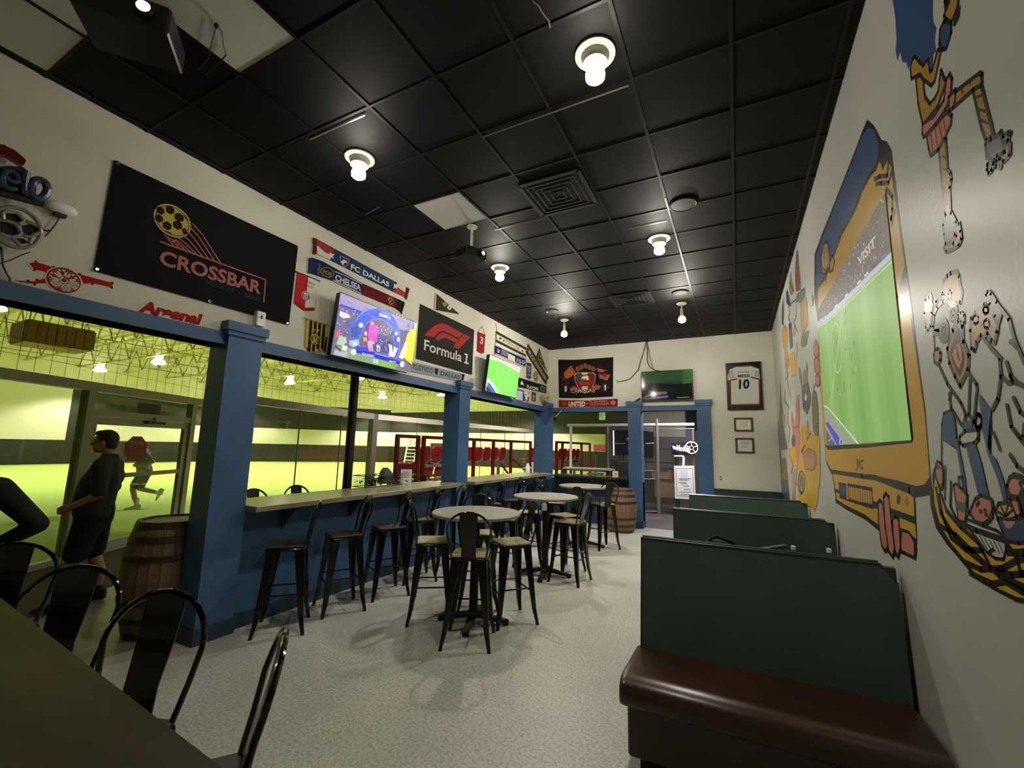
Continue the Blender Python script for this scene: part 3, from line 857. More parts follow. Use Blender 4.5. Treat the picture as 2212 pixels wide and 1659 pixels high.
e = empty('backpack', (-0.18, 4.08, 0.76), 0.0, 'black bag with a pale flap lying on the first booth table', 'bag')
MB().ball((0, 0, 0.135), 0.15, 0.11, 0.134, 14).build('bag_body', M['cloth_black'], e, smooth=True)
MB().ball((-0.12, -0.05, 0.2), 0.06, 0.05, 0.045, 10).build('flap', M['paper'], e, smooth=True)
MB().tube([(-0.06, -0.05, 0.26), (0.0, -0.06, 0.30), (0.12, -0.05, 0.26), (0.2, -0.05, 0.2)], 0.014, 8).build('strap', M['cloth_black'], e, smooth=True)
# ------------------------------------------------------------------ the table in front
e = empty('high_table', (0, 0, 0), label='long brown wooden high table in the lower corner, nearest the camera', cat='table')
mb = MB()
MB().prism([(-4.2, 0.84, 1.035), (-0.80, 0.615, 1.035), (-0.84, -0.15, 1.035), (-4.2, 0.02, 1.035)], (0, 0, 0.035)).build('table_top', M['table_wood'], e)
for (x, y) in ((-0.95, 0.5), (-0.98, 0.0), (-4.05, 0.7), (-4.05, 0.15)):
    MB().box(x - 0.04, x + 0.04, y - 0.04, y + 0.04, 0, 1.035).build('leg', M['black_matte'], e)
MB().beam((-4.05, 0.42, 0.2), (-0.97, 0.25, 0.2), 0.05, 0.05).build('stretcher', M['black_matte'], e)
# ------------------------------------------------------------------ things on the counters
e = empty('wire_basket', (-4.60, 4.75, 1.13), label='black wire basket full of cutlery and gear on the long bar counter', cat='basket')
for z in (0.02, 0.17):
    MB().tube([(-0.13, -0.30, z), (0.13, -0.30, z), (0.13, 0.42, z), (-0.13, 0.42, z)], 0.006, 6, True).build('rim', M['black_metal'], e)
mb = MB()
for i in range(25):
    y = -0.30 + 0.03 * i
    for x in (-0.13, 0.13): mb.bar((x, y, 0.02), (x, y, 0.17), 0.002, n=4, caps=False)
for i in range(9):
    x = -0.13 + 0.0325 * i
    for y in (-0.3, 0.42): mb.bar((x, y, 0.02), (x, y, 0.17), 0.002, n=4, caps=False)
for i in range(5):
    z = 0.02 + 0.03 * i
    mb.tube([(-0.13, -0.30, z), (0.13, -0.30, z), (0.13, 0.42, z), (-0.13, 0.42, z)], 0.002, 4, True)
mb.build('wire_mesh', M['black_metal'], e, kind='stuff')
for i in range(14):
    x, y, z = R.uniform(-0.09, 0.09), R.uniform(-0.25, 0.36), R.uniform(0.03, 0.12)
    a = R.uniform(0, PI)
    MB().beam((x - 0.07 * math.cos(a), y - 0.07 * math.sin(a), z), (x + 0.07 * math.cos(a), y + 0.07 * math.sin(a), z + R.uniform(-0.02, 0.07)), 0.02, 0.01).build('utensil', R.choice([M['chrome'], M['tv_black'], M['black_metal']]), e)
MB().prism([(0, 0.02, 0.05), (0, 0.30, 0.05), (0, 0.22, 0.20), (0, 0.13, 0.27), (0, 0.08, 0.22)], (0.1, 0, 0)).build('bundle', M['plastic_grey'], e)
def card(x, y, z, w_, h_, m, label, rz, cat='sign'):
    e = empty('table_card', (x, y, z), rz, label, cat)
    MB().prism([(-w_ / 2, -0.003, 0), (w_ / 2, -0.003, 0), (w_ / 2, 0.02, h_), (-w_ / 2, 0.02, h_)], (0, 0.004, 0)).build('card_sheet', m, e)
    MB().box(-w_ / 2, w_ / 2, -0.02, 0.03, 0, 0.004).build('foot', M['clear'], e)
    return e
e = card(-4.62, 5.42, 1.13, 0.17, 0.22, M['paper'], 'small white notice card standing on the bar counter beside the red railing view', math.radians(35))
a = art_panel((-0.085, -0.004, 0.0), (0.17, 0, 0), (0, 0.02, 0.22), 0.002)
for k, (u0, u1) in enumerate(((0.2, 0.8), (0.25, 0.75), (0.15, 0.8), (0.2, 0.7))): a.line([(u0, 0.82 - 0.12 * k), (u1, 0.82 - 0.12 * k)], 0.006, '#6d6a5c')
a.poly([(0.4, 0.3), (0.5, 0.2), (0.7, 0.12), (0.66, 0.2)], '#3a382f')
a.build('card_print', M['print'], e)
e = card(-4.45, 9.62, 1.13, 0.14, 0.2, M['clear'], 'clear acrylic card stand leaning by the corner pier', math.radians(30))
e = card(-2.55, 10.3, 1.10, 0.13, 0.13, M['paper'], 'small yellow and white number card on the dark far counter', math.radians(10))
a = art_panel((-0.065, -0.004, 0.0), (0.13, 0, 0), (0, 0.02, 0.13), 0.002)
a.poly([(0.05, 0.05), (0.95, 0.05), (0.95, 0.95), (0.05, 0.95)], '#e8c27a').poly([(0.15, 0.15), (0.85, 0.15), (0.85, 0.85), (0.15, 0.85)], '#f2e9d0').text('18', (0.28, 0.3), (0.75, 0.3), (0.28, 0.72), '#2a2a20', 0.02)
a.build('card_print', M['print'], e)
for i, (x, y, lb) in enumerate(((-4.38, 9.36, 'white squeeze bottle with pointed cap on the counter by the corner pier, first of two'), (-4.42, 9.52, 'white squeeze bottle with pointed cap on the counter, touching the corner pier side'))):
    e = empty('squeeze_bottle', (x, y, 1.13), label=lb, cat='bottle')
    MB().lathe([(0.03, 0), (0.034, 0.01), (0.034, 0.15), (0.022, 0.17)], 14).build('bottle_body', M['paper'], e, smooth=True)
    MB().lathe([(0.024, 0.168), (0.022, 0.185), (0.006, 0.24)], 12).build('nozzle', M['paper'], e, smooth=True)
e = empty('condiment_box', (-2.28, 5.42, 0.925), label='small white outlet box hanging under the second round table edge', cat='box')
MB().bbox(-0.03, 0.03, -0.02, 0.02, 0, 0.085, 0.004).build('shell', M['outlet'], e)
MB().box(-0.02, 0.02, -0.012, 0.012, 0.085, 0.107).build('clip', M['outlet'], e)
# ------------------------------------------------------------------ banners and flags on the left wall
BK = '#0d0e12'
def grommets(e, pts, at):
    for p in pts:
        q = at(p)
        MB().lathe([(0.012, 0.0), (0.014, 0.004), (0.008, 0.005)], 10, M=Matrix.Translation(q) @ Matrix.Rotation(PI / 2, 4, 'Y')).build('grommet', M['chrome'], e)
a = art_left(0.014).z(200, 330, 4.424)
a.base([(212, 70), (1965, 892), (1876, 1645), (15, 1125)], BK)
e = empty('banner', (0, 0, 0), label='large black banner with a yellow ball and the word CROSSBAR on the white wall', cat='banner')
yc = '#b5a24a'; pk = '#ad6660'
a.disc((768, 652), (720, 488), yc, 32)
a.disc((768, 652), (722, 505), '#191a14', 32)
a.disc((768, 652), (722, 512), yc, 32)
for (x, y, r) in ((648, 552, 42), (740, 547, 45), (635, 627, 42), (828, 618, 48), (712, 697, 46), (812, 692, 48), (885, 752, 34)):
    k = [(math.cos(PI / 3 * i + .5) * r * 1.05, math.sin(PI / 3 * i + .5) * r * 0.95) for i in range(6)]
    a.poly([(x + p[0], y + p[1] + p[0] * 0.25) for p in k], '#1a1b12')
a.poly([(865, 585), (905, 625), (910, 660), (885, 625)], '#1a1b12').poly([(690, 740), (755, 770), (752, 785), (700, 760)], '#1a1b12')
for k in range(9):
    t = k / 8
    x0, y0 = 685 + (960 - 685) * t, 785 + 45 * math.sin(PI * min(1, t * 1.25)) - 105 * max(0, t - .45) / .55
    x1, y1 = 770 + (1230 - 770) * t, 885 + (1065 - 885) * t
    a.line([(x0, y0), (x0 + (x1 - x0) * 0.35, y0 + (y1 - y0) * 0.28), (x1, y1)], 0.011, pk)
a.line([(650, 850), (1235, 1062), (1655, 1215), (1635, 1430)], 0.013, pk)
a.text('CROSSBAR', (636, 1058), (1603, 1348), (655, 925), pk, 0.028)
a.text('SOCCER + BEER', (1075, 1248), (1592, 1420), (1078, 1205), '#333c4a', 0.008)
a.mb.build('banner_cloth', M['print'], e)
grommets(e, [(238, 95), (1950, 900), (1860, 1628), (40, 1112), (1120, 1420)], lambda p: on(0, XL + 0.02, 200 + p[0] / 4.424, 330 + p[1] / 4.424))
# red vinyl lettering and cannon
a = art_left(0.002).z(0, 450, 4.424)
rd, hl = '#a3231a', '#d8cfc0'
gun1 = [(278, 525), (345, 512), (520, 565), (480, 600), (440, 610), (330, 585)]
gun2 = [(755, 628), (1075, 712), (1068, 757), (880, 715), (800, 722)]
tail = [(120, 683), (270, 700), (360, 690), (430, 668), (440, 715), (330, 722), (200, 708)]
for g in (gun1, gun2, tail): a.line(g, 0.022, hl, True)
for g in (gun1, gun2, tail): a.poly(g, rd)
a.disc((612, 688), (600, 558), hl, 30).disc((612, 688), (600, 566), rd, 30)
for k in range(6):
    t = PI / 3 * k + 0.35
    def q(r, d): return (612 + r * 172 * math.cos(t + d), 688 + r * 118 * math.sin(t + d) + r * 172 * math.cos(t + d) * 0.22)
    w_ = [q(0.28, -0.28), q(0.78, -0.36), q(0.80, 0.0), q(0.78, 0.36), q(0.28, 0.28)]
    a.line(w_, 0.014, hl, True)
    if k in (0, 1, 2): a.poly(w_, '#b5ae9c')
a.disc((612, 688), (610, 660), hl, 14).disc((612, 688), (611, 668), rd, 14)
tag(a.build('wall_decal', M['print']), 'red cannon decal stuck on the white wall over the glass door', 'decal')
a = art_left(0.002).z(0, 450, 4.424)
a.text('Arsenal', (1312, 985), (1918, 1118), (1352, 880), hl, 0.09).text('Arsenal', (1322, 980), (1908, 1108), (1362, 884), rd, 0.06)
tag(a.build('wall_lettering', M['print']), 'red vinyl lettering on the white wall under the crossbar banner', 'decal')

def fringe(a, pts0, pts1, n, col, e, name='fringe'):
    """yarn ends between two edge lines"""
    mb = MB()
    for i in range(n):
        t = (i + 0.5) / n
        p = (pts0[0][0] + (pts0[1][0] - pts0[0][0]) * t, pts0[0][1] + (pts0[1][1] - pts0[0][1]) * t)
        q = (pts1[0][0] + (pts1[1][0] - pts1[0][0]) * t + R.uniform(-4, 4), pts1[0][1] + (pts1[1][1] - pts1[0][1]) * t + R.uniform(-4, 4))
        mb.beam(a.pt(p), a.pt(q), 0.012, 0.012)
    mb.build(name, col, e)
yarn_red = mat('dark_red_yarn', '#5e0f14', 0.9); yarn_navy = mat('navy_yarn', '#141d52', 0.9); yarn_black = mat('black_yarn', '#17100f', 0.9)
Z = (620, 490, 7.373)
def thing0(name, label, cat): return empty(name, (0, 0, 0), label=label, cat=cat)
e = thing0('club_scarf', 'navy scarf with white FC DALLAS lettering, red and white ends, topmost on the wall', 'scarf')
a = art_left(0.012).z(*Z)
a.base([(470, 190), (1760, 893), (1900, 962), (1880, 1118), (1690, 1032), (690, 528), (470, 428)], '#22385e')
a.poly([(470, 190), (762, 370), (690, 440), (600, 390), (470, 285)], '#9c3038').poly([(470, 285), (600, 400), (680, 445), (690, 528), (470, 428)], '#d2cbb6')
a.poly([(675, 395), (705, 425), (765, 440), (728, 465), (745, 510), (705, 488), (668, 515), (685, 465), (655, 430), (688, 432)], '#dcd6c2')
a.poly([(1760, 893), (1900, 962), (1888, 1050), (1720, 935)], '#cfc8b4').poly([(1740, 960), (1888, 1050), (1880, 1118), (1690, 1032)], '#a8323a')
a.poly([(1700, 900), (1730, 925), (1775, 930), (1748, 955), (1755, 990), (1722, 970), (1690, 985), (1705, 950)], '#dcd6c2')
sh = [(845, 455), (1000, 515), (985, 590), (925, 650), (865, 590), (838, 520)]
a.poly(sh, '#8a8498').poly([(858, 475), (985, 527), (972, 585), (925, 630), (875, 582), (852, 525)], '#3a2c4a')
a.poly([(855, 560), (900, 520), (950, 545), (970, 575), (915, 575), (890, 610)], '#d8d4cc')
a.text('FC DALLAS', (1012, 668), (1622, 955), (1022, 588), '#d9d6cc', 0.03)
a.build('scarf_cloth', M['print'], e)
fringe(a, [(472, 185), (472, 432)], [(415, 170), (415, 442)], 12, yarn_red, e); fringe(a, [(1896, 955), (1876, 1120)], [(1950, 982), (1905, 1165)], 10, yarn_red, e)
e = thing0('club_scarf', 'half navy half dark red scarf with white lettering, just above the big lit screen', 'scarf')
a = art_left(0.012).z(*Z)
a.base([(405, 490), (560, 545), (1190, 893), (1870, 1195), (1815, 1360), (1740, 1300), (1190, 1072), (740, 862), (370, 738)], '#1a2352')
a.poly([(1190, 893), (1760, 1148), (1735, 1298), (1190, 1072)], '#5a1218').poly([(1760, 1148), (1870, 1195), (1815, 1360), (1735, 1298)], '#1c100e')
a.ell(642, 722, 112, 78, '#a08a48', rot=.35).ell(642, 722, 100, 67, '#1d1a20', rot=.35)
a.text('FOR', (575, 738), (715, 790), (582, 678), '#a08a48', 0.02)
a.line([(765, 712), (910, 770), (1195, 912)], 0.012, '#b9b8c4').line([(745, 858), (900, 930), (1180, 1060)], 0.018, '#b9b8c4')
a.text('CHELSEA', (765, 848), (1172, 1020), (775, 755), '#d5d4da', 0.03)
a.text('EINTRACHT', (1225, 1040), (1560, 1170), (1228, 985), '#8a2a2c', 0.0).text('FRANKFURT', (1220, 1088), (1550, 1215), (1222, 1040), '#8a2a2c', 0.0)
a.disc((1650, 1182), (1640, 1095), '#8a4a4c', 22).disc((1650, 1182), (1642, 1105), '#571519', 22).disc((1650, 1182), (1644, 1125), '#c08a86', 18)
a.line([(1615, 1200), (1650, 1150), (1685, 1200), (1640, 1215)], 0.02, '#571519')
a.text('KTBFFH', (480, 745), (500, 580), (520, 750), '#7e84a8', 0.0)
a.build('scarf_cloth', M['print'], e)
fringe(a, [(408, 492), (372, 738)], [(352, 500), (340, 745)], 13, yarn_navy, e); fringe(a, [(1868, 1198), (1815, 1360)], [(1875, 1220), (1820, 1405)], 8, yarn_black, e)
e = thing0('pennant', 'red and white hanging club pennant with a round badge, between banner and screen', 'pennant')
a = art_left(0.012).z(*Z)
a.base([(168, 712), (497, 855), (440, 1330), (280, 1335), (115, 1212)], '#b8242a')
a.poly([(342, 790), (495, 858), (440, 1285), (285, 1287)], '#d8d4c6').poly([(130, 1190), (285, 1287), (440, 1285), (436, 1330), (280, 1335), (113, 1212)], '#9c1a22')
a.text('BAYERN', (270, 868), (435, 935), (276, 835), '#33323a', 0.01).text('MÜNCHEN', (265, 928), (415, 985), (270, 898), '#33323a', 0.01)
a.disc((300, 1098), (295, 1022), '#c9c4c8', 20).disc((300, 1098), (296, 1030), '#a8404c', 20).disc((300, 1098), (297, 1045), '#d8d8e0', 18)
for k in range(4): a.poly([(255 + 26 * k, 1070 + 10 * k), (270 + 26 * k, 1066 + 10 * k), (262 + 26 * k, 1120 + 9 * k), (247 + 26 * k, 1122 + 9 * k)], '#3a58a0')
a.build('pennant_cloth', M['print'], e)
mb = MB().bar(on(0, XL + 0.012, 620 + 130 / 7.373, 490 + 708 / 7.373), on(0, XL + 0.012, 620 + 525 / 7.373, 490 + 866 / 7.373), 0.007)
mb.build('hanging_rod', M['cable'], e)
e = thing0('club_flag', 'yellow and black striped flag with a round club badge below the red and white pennant', 'flag')
a = art_left(0.012).z(620, 630, 5.267)
a.base([(222, 300), (460, 375), (425, 680), (385, 672), (318, 690), (205, 628)], '#c6b840')
for x in (262, 312, 362, 412):
    t = (x - 222) / 238
    a.poly([(x - 2, 314 + 75 * t), (x + 26, 322 + 75 * t), (x + 2, 668 + (20 if x < 350 else 0)), (x - 28, 645 + (22 if x < 350 else 0))], '#15140c')
a.disc((318, 540), (316, 468), '#15140c', 26).disc((318, 540), (316, 476), '#c9bb3e', 26)
a.text('B', (274, 552), (300, 560), (275, 505), '#15140c', 0.03).text('V', (308, 538), (338, 545), (310, 490), '#15140c', 0.03).text('B', (342, 575), (370, 583), (343, 528), '#15140c', 0.03).text('09', (302, 595), (336, 603), (303, 572), '#15140c', 0.02)
a.text('★ ★'.replace('★', '*'), (296, 462), (370, 472), (297, 420), '#d8d4a8', 0.01)
a.poly([(440, 512), (460, 517), (440, 690), (415, 680)], '#15140c')
a.build('flag_cloth', M['print'], e)
mb = MB().bar(on(0, XL + 0.016, 620 + 210 / 5.267, 630 + 298 / 5.267), on(0, XL + 0.016, 620 + 470 / 5.267, 630 + 380 / 5.267), 0.007); mb.build('hanging_rod', M['yellow_plastic'], e)
e = thing0('banner', 'dark brown banner with a red racing logo and white lettering beside the big screen', 'banner')
a = art_left(0.014).z(620, 630, 5.267)
a.base([(1518, 140), (2130, 435), (2105, 945), (1473, 760)], '#2b2824')
rr = '#a83632'
a.poly([(1563, 497), (1640, 420), (1700, 375), (1760, 360), (1830, 380), (2002, 478), (1958, 530), (1850, 475), (1785, 445), (1730, 455), (1672, 520)], rr)
a.poly([(1685, 535), (1730, 480), (1780, 462), (1845, 492), (1950, 548), (1925, 580), (1800, 522), (1755, 535), (1725, 560)], rr)
a.poly([(2012, 482), (2087, 518), (1955, 652), (1888, 622)], rr)
a.text('Formula', (1558, 660), (1985, 798), (1565, 540), '#d9d6cc', 0.012)
a.poly([(2020, 700), (2058, 712), (2046, 803), (2068, 810), (2065, 828), (2014, 812), (2016, 795), (2030, 799), (2038, 722), (2018, 716)], '#d9d6cc')
a.build('banner_cloth', M['print'], e)
e = thing0('pennant', 'brown triangular pennant with a white ball, close under the ceiling above the racing banner', 'pennant')
a = art_left(0.012).z(620, 630, 5.267)
a.base([(1690, 10), (1962, 257), (1678, 205)], '#3a3222')
a.ell(1848, 182, 24, 28, '#d8d4c6').ell(1850, 180, 8, 9, '#1a1812').ell(1840, 205, 6, 6, '#1a1812')
a.poly([(1762, 135), (1800, 110), (1830, 150), (1790, 175)], '#8a8268').poly([(1690, 10), (1700, 18), (1690, 207), (1678, 205)], '#d0cbb8')
a.build('pennant_cloth', M['print'], e)
e = thing0('club_scarf', 'pale grey blue scarf with dark serif lettering under the racing banner', 'scarf')
a = art_left(0.010).z(620, 630, 5.267)
a.base([(1340, 775), (2020, 940), (2000, 1028), (1340, 895)], '#8e9ca8')
a.text('ATLÉTICO', (1372, 866), (1662, 928), (1378, 812), '#26292c', 0.01).text('DALLAS', (1745, 948), (1962, 998), (1752, 902), '#26292c', 0.01)
a.poly([(1680, 870), (1722, 880), (1715, 935), (1698, 950), (1682, 925)], '#26292c')
a.poly([(1990, 935), (2022, 942), (2002, 1030), (1985, 1022)], '#1a1816')
a.build('scarf_cloth', M['print'], e)
# ---- the far end of the left wall
Z2 = (1000, 680, 7.541)
e = thing0('pennant', 'small red pennant on a string, between racing banner and second screen', 'pennant')
a = art_left(0.012).z(*Z2)
a.base([(245, 275), (365, 325), (345, 622), (300, 632), (235, 592)], '#8e1c1e')
a.text('3', (278, 462), (325, 480), (285, 352), '#c9c0b0', 0.03)
a.build('pennant_cloth', M['print'], e)
MB().tube([on(0, XL + 0.012, 1000 + x / 7.541, 680 + y / 7.541) for x, y in ((248, 275), (315, 185), (362, 325))], 0.004, 5).build('string', M['cable_grey'], e)
e = thing0('club_scarf', 'cream scarf with dark stripes along both edges, upper of the two beside the second screen', 'scarf')
a = art_left(0.012).z(*Z2)
a.base([(548, 272), (1030, 540), (1022, 690), (545, 445)], '#c9c5b6')
a.line([(550, 285), (1030, 553)], 0.05, '#2b2a20').line([(550, 305), (1030, 570)], 0.02, '#4a4836')
a.line([(545, 425), (1022, 668)], 0.05, '#2b2a20').line([(546, 408), (1022, 652)], 0.02, '#4a4836')
a.text('FORZA JUVE', (690, 452), (915, 575), (695, 405), '#3a382c', 0.01)
a.ell(610, 385, 26, 16, '#3a382c', rot=.5).ell(665, 420, 16, 16, '#4a483a', rot=.5).ell(970, 590, 22, 12, '#5a584a', rot=.5)
a.build('scarf_cloth', M['print'], e)
fringe(a, [(548, 272), (545, 445)], [(536, 262), (530, 450)], 7, yarn_black, e)
e = thing0('club_scarf', 'navy scarf with white patches, lower of the two beside the second screen', 'scarf')
a = art_left(0.012).z(*Z2)
a.base([(525, 497), (1030, 715), (1015, 860), (528, 640)], '#1b1f42')
a.poly([(740, 628), (852, 682), (848, 765), (735, 712)], '#c4c2b4')
a.poly([(560, 545), (600, 575), (590, 625), (555, 600)], '#b4b4c0').poly([(560, 555), (578, 575), (572, 600), (560, 592)], '#1b1f42')
a.text('LONDON', (622, 640), (735, 690), (628, 560), '#a8a8b8', 0.01).text('IS', (875, 760), (950, 795), (880, 705), '#a8a8b8', 0.02)
a.ell(985, 772, 24, 34, '#b4b4c0').ell(985, 768, 14, 16, '#1b1f42')
a.line([(535, 635), (1015, 850)], 0.02, '#c0bfb4').line([(630, 548), (1025, 722)], 0.014, '#8a8aa0')
a.build('scarf_cloth', M['print'], e)
e = thing0('club_scarf', 'long khaki scarf hung diagonally in the far corner of the wall', 'scarf')
a = art_left(0.016).z(*Z2)
a.base([(1062, 485), (1392, 1025), (1355, 1128), (1032, 600)], '#5d5438')
a.line([(1062, 490), (1392, 1030)], 0.06, '#2f2a1a').line([(1032, 596), (1355, 1122)], 0.06, '#2f2a1a')
a.text('LOS ANGELES', (1075, 652), (1322, 1040), (1098, 612), '#b5ac8c', 0.01)
a.ell(1085, 605, 14, 22, '#b5ac8c').ell(1340, 1030, 14, 20, '#a39a78')
a.build('scarf_cloth', M['print'], e)
e = thing0('pennant', 'brown triangular pennant in the far top corner of the white wall', 'pennant')
a = art_left(0.012).z(*Z2)
a.base([(1250, 560), (1380, 942), (1200, 690)], '#6a604a')
a.line([(1250, 560), (1200, 690)], 0.04, '#2a261a').ell(1250, 690, 22, 30, '#3a3424').ell(1262, 680, 9, 14, '#c9c2ac').poly([(1290, 740), (1330, 800), (1300, 800)], '#3a3424')
a.build('pennant_cloth', M['print'], e)
e = thing0('pennant', 'small purple hanging pennant beneath the navy scarf', 'pennant')
a = art_left(0.012).z(*Z2)
a.base([(1040, 775), (1117, 800), (1112, 1030), (1078, 1050), (1036, 1015)], '#4b3f5e')
a.poly([(1040, 775), (1117, 800), (1116, 822), (1040, 797)], '#2a2126').ell(1075, 905, 20, 32, '#a49cb4').ell(1075, 905, 12, 20, '#4b3f5e').line([(1050, 840), (1105, 858)], 0.04, '#8f87a0').line([(1055, 975), (1100, 985)], 0.03, '#8f87a0')
a.build('pennant_cloth', M['print'], e)
e = thing0('wall_badge', 'round cream and black club badge on the wall beside the purple pennant', 'badge')
a = art_left(0.02).z(*Z2)
c0 = a.pt((1193, 1000)); r0 = (a.pt((1190, 920)) - c0).length
MB().lathe([(r0, -0.018), (r0, 0.0), (r0 * 0.92, 0.006), (r0 * 0.9, 0.002), (0.01, 0.002)], 26, M=Matrix.Translation(c0) @ Matrix.Rotation(PI / 2, 4, 'Y')).build('disc', mat('badge_rim', '#57502c', 0.4), e, smooth=True)
a.d = 0.023
a.disc((1193, 1000), (1190, 934), '#c9c098', 24).disc((1193, 1000), (1191, 945), '#35311f', 24).disc((1193, 1000), (1191, 955), '#c9c098', 24)
a.line([(1175, 980), (1205, 975), (1195, 1010), (1215, 1030), (1185, 1040)], 0.025, '#57502c')
a.build('badge_print', M['print'], e)
e = thing0('club_scarf', 'dark green scarf with white PLAYOFFS lettering above the corner pier', 'scarf')
a = art_left(0.012).z(*Z2)
a.base([(905, 1025), (960, 1035), (1362, 1160), (1356, 1278), (930, 1175)], '#142018')
a.poly([(962, 1065), (998, 1150), (930, 1130)], '#d0d0c4').text('PLAYOFFS', (1040, 1190), (1228, 1240), (1044, 1140), '#d4d6c8', 0.03)
a.poly([(1265, 1155), (1335, 1178), (1330, 1255), (1262, 1232)], '#8a9488').poly([(1278, 1175), (1322, 1190), (1318, 1235), (1275, 1222)], '#2c3a30')
a.poly([(905, 1090), (932, 1095), (930, 1188), (910, 1180)], '#101412')
a.build('scarf_cloth', M['print'], e)
e = thing0('wall_sign', 'blue sign with white lines and a red and white mark, behind the second screen corner', 'sign')
a = art_left(0.02).z(*Z2)
a.base([(850, 1200), (1000, 1240), (1010, 1402), (825, 1360)], '#24468c', 0.015)
for k in range(4): a.line([(855, 1240 + 38 * k), (968, 1268 + 38 * k)], 0.05, '#c9cedc')
a.poly([(985, 1255), (1095, 1280), (1072, 1415), (1035, 1405)], '#d8d2cc').poly([(1060, 1330), (1082, 1335), (1070, 1415), (1040, 1408)], '#b0302c').poly([(1000, 1285), (1030, 1292), (1024, 1320)], '#b0302c').poly([(1062, 1262), (1080, 1266), (1070, 1310)], '#b0302c')
a.build('sign_sheet', M['print'], e)
e = thing0('wall_sticker', 'small green poster on the wall beside the yellow signal lamp', 'poster')
a = art_left(0.008).z(*Z2)
a.base([(1120, 1250), (1192, 1270), (1186, 1418), (1118, 1402)], '#4d5a30')
a.ell(1155, 1320, 22, 34, '#8a9460').ell(1145, 1375, 14, 14, '#a8ac84').line([(1130, 1290), (1180, 1300)], 0.03, '#2f381c')
a.build('poster_sheet', M['print'], e)
e = empty('signal_lamp', on(0, XL + 0.14, 1182, 859), 0, 'yellow round signal lamp on a bracket in the far left corner', 'lamp')
for dy, r in ((0.0, 0.085), (-0.20, 0.07)):
    MB().lathe([(r * 0.55, -0.14), (r, 0.0), (r, 0.04), (r * 0.9, 0.045)], 20, M=Matrix.Translation((0, dy, 0)) @ Matrix.Rotation(PI / 2 + 0.3, 4, 'X')).build('lamp_head', M['yellow_plastic'], e, smooth=True)
    MB().lathe([(r * 0.88, 0.046), (r * 0.4, 0.055), (0.01, 0.056)], 18, cap0=False, M=Matrix.Translation((0, dy, 0)) @ Matrix.Rotation(PI / 2 + 0.3, 4, 'X')).build('lens', M['seat_wood'], e, smooth=True)
MB().beam((-0.14, 0, -0.07), (0.02, -0.1, -0.07), 0.03, 0.02).build('bracket', M['white_metal'], e)
# wires and a little white box on the caps
tag(MB().tube([on(0, XL + 0.006, 1000 + x / 7.541, 680 + y / 7.541) for x, y in ((530, 140), (548, 200), (552, 260), (545, 330), (540, 420), (520, 500), (510, 660))], 0.005, 6).build('wall_wire', M['cable_grey']), 'thin grey wire running down the wall beside the cream striped scarf', 'cable')
e = empty('wall_box', on(0, XL + 0.03, 559, 690), 0, 'white box with a small emblem standing on the near pier cap', 'box')
MB().bbox(-0.035, 0.045, -0.045, 0.045, -0.075, 0.075, 0.006).build('shell', M['paper'], e)
a = art_panel((0.0455, -0.045, -0.075), (0, 0.09, 0), (0, 0, 0.15), 0.0006)
a.ell(0.5, 0.66, 0.10, 0.08, '#15140f').line([(0.2, 0.62), (0.5, 0.52), (0.8, 0.62)], 0.004, '#15140f').line([(0.5, 0.8), (0.5, 0.5)], 0.004, '#15140f')
a.build('emblem', M['print'], e)
e = empty('junction_box', on(0, XL + 0.05, 1022, 826), 0, 'clear plastic box with wires on the middle pier cap', 'box')
MB().bbox(-0.04, 0.05, -0.07, 0.07, -0.06, 0.07, 0.006).build('shell', M['clear'], e)
MB().tube([(0.03, 0.02, -0.05), (0.06, 0.08, -0.08), (0.06, 0.12, -0.04), (0.05, 0.14, -0.09)], 0.006, 6).build('lead', M['cable_grey'], e, smooth=True)

# ------------------------------------------------------------------ unlit neon sign, cut by the edge
e = thing0('neon_sign', 'unlit neon sign with blue script and a white tube ball, at the picture edge', 'sign')
def L(x, y, d): return on(0, XL + d, x, y)
k = 9.217
def za(p, d): return L(p[0] / k, 300 + p[1] / k, d)
def zb(p, d): return L(p[0] / k, 430 + p[1] / k, d)
MB().prism([za(p, 0.05) for p in ((-60, 150), (20, 155), (100, 200), (230, 260), (440, 430), (465, 480), (420, 560), (370, 545), (210, 450), (80, 370), (-60, 360))], (0.05, 0, 0)).build('red_tail', M['neon_red'], e)
mb = MB().tube([za(p, 0.13) for p in ((395, 850), (300, 860), (190, 830), (120, 760), (80, 720), (50, 800), (70, 900), (150, 980), (260, 1000), (330, 990))], 0.017, 8)
mb.tube([za(p, 0.13) for p in ((380, 830), (330, 720), (250, 650), (130, 640), (50, 720), (20, 830), (70, 950), (180, 1010))], 0.017, 8)
mb.tube([za(p, 0.13) for p in ((530, 660), (500, 800), (480, 1000), (490, 1080), (560, 1120))], 0.022, 8)
mb.tube([za((770 + 175 * math.cos(t), 1000 + 185 * math.sin(t)), 0.13) for t in [2 * PI * i / 20 for i in range(20)]], 0.024, 8, True)
mb.build('script_tube', M['neon_blue'], e, smooth=True)
mb = MB().prism([za(p, 0.09) for p in ((-60, 560), (160, 540), (440, 560), (560, 660), (545, 830), (720, 840), (700, 1150), (560, 1190), (-60, 1060))], (0.01, 0, 0))
mb.build('script_backing', M['black_matte'], e)
MB().prism([za(p, 0.10) for p in ((-60, 1050), (830, 1230), (862, 1290), (830, 1360), (-60, 1130))], (0.03, 0, 0)).build('strap_line', M['black_matte'], e)
a = art_left(0.132)
a.z(0, 300, k); a.text('FOR THE GAME', (60, 1115), (770, 1300), (62, 1070), '#4e5058', 0.0)
a.build('strap_lettering', M['print'], e)
c0 = zb((330, 565), 0.10)
def ring(r, n=32): return [c0 + Vector((0, r * math.cos(2 * PI * i / n), r * math.sin(2 * PI * i / n))) for i in range(n)]
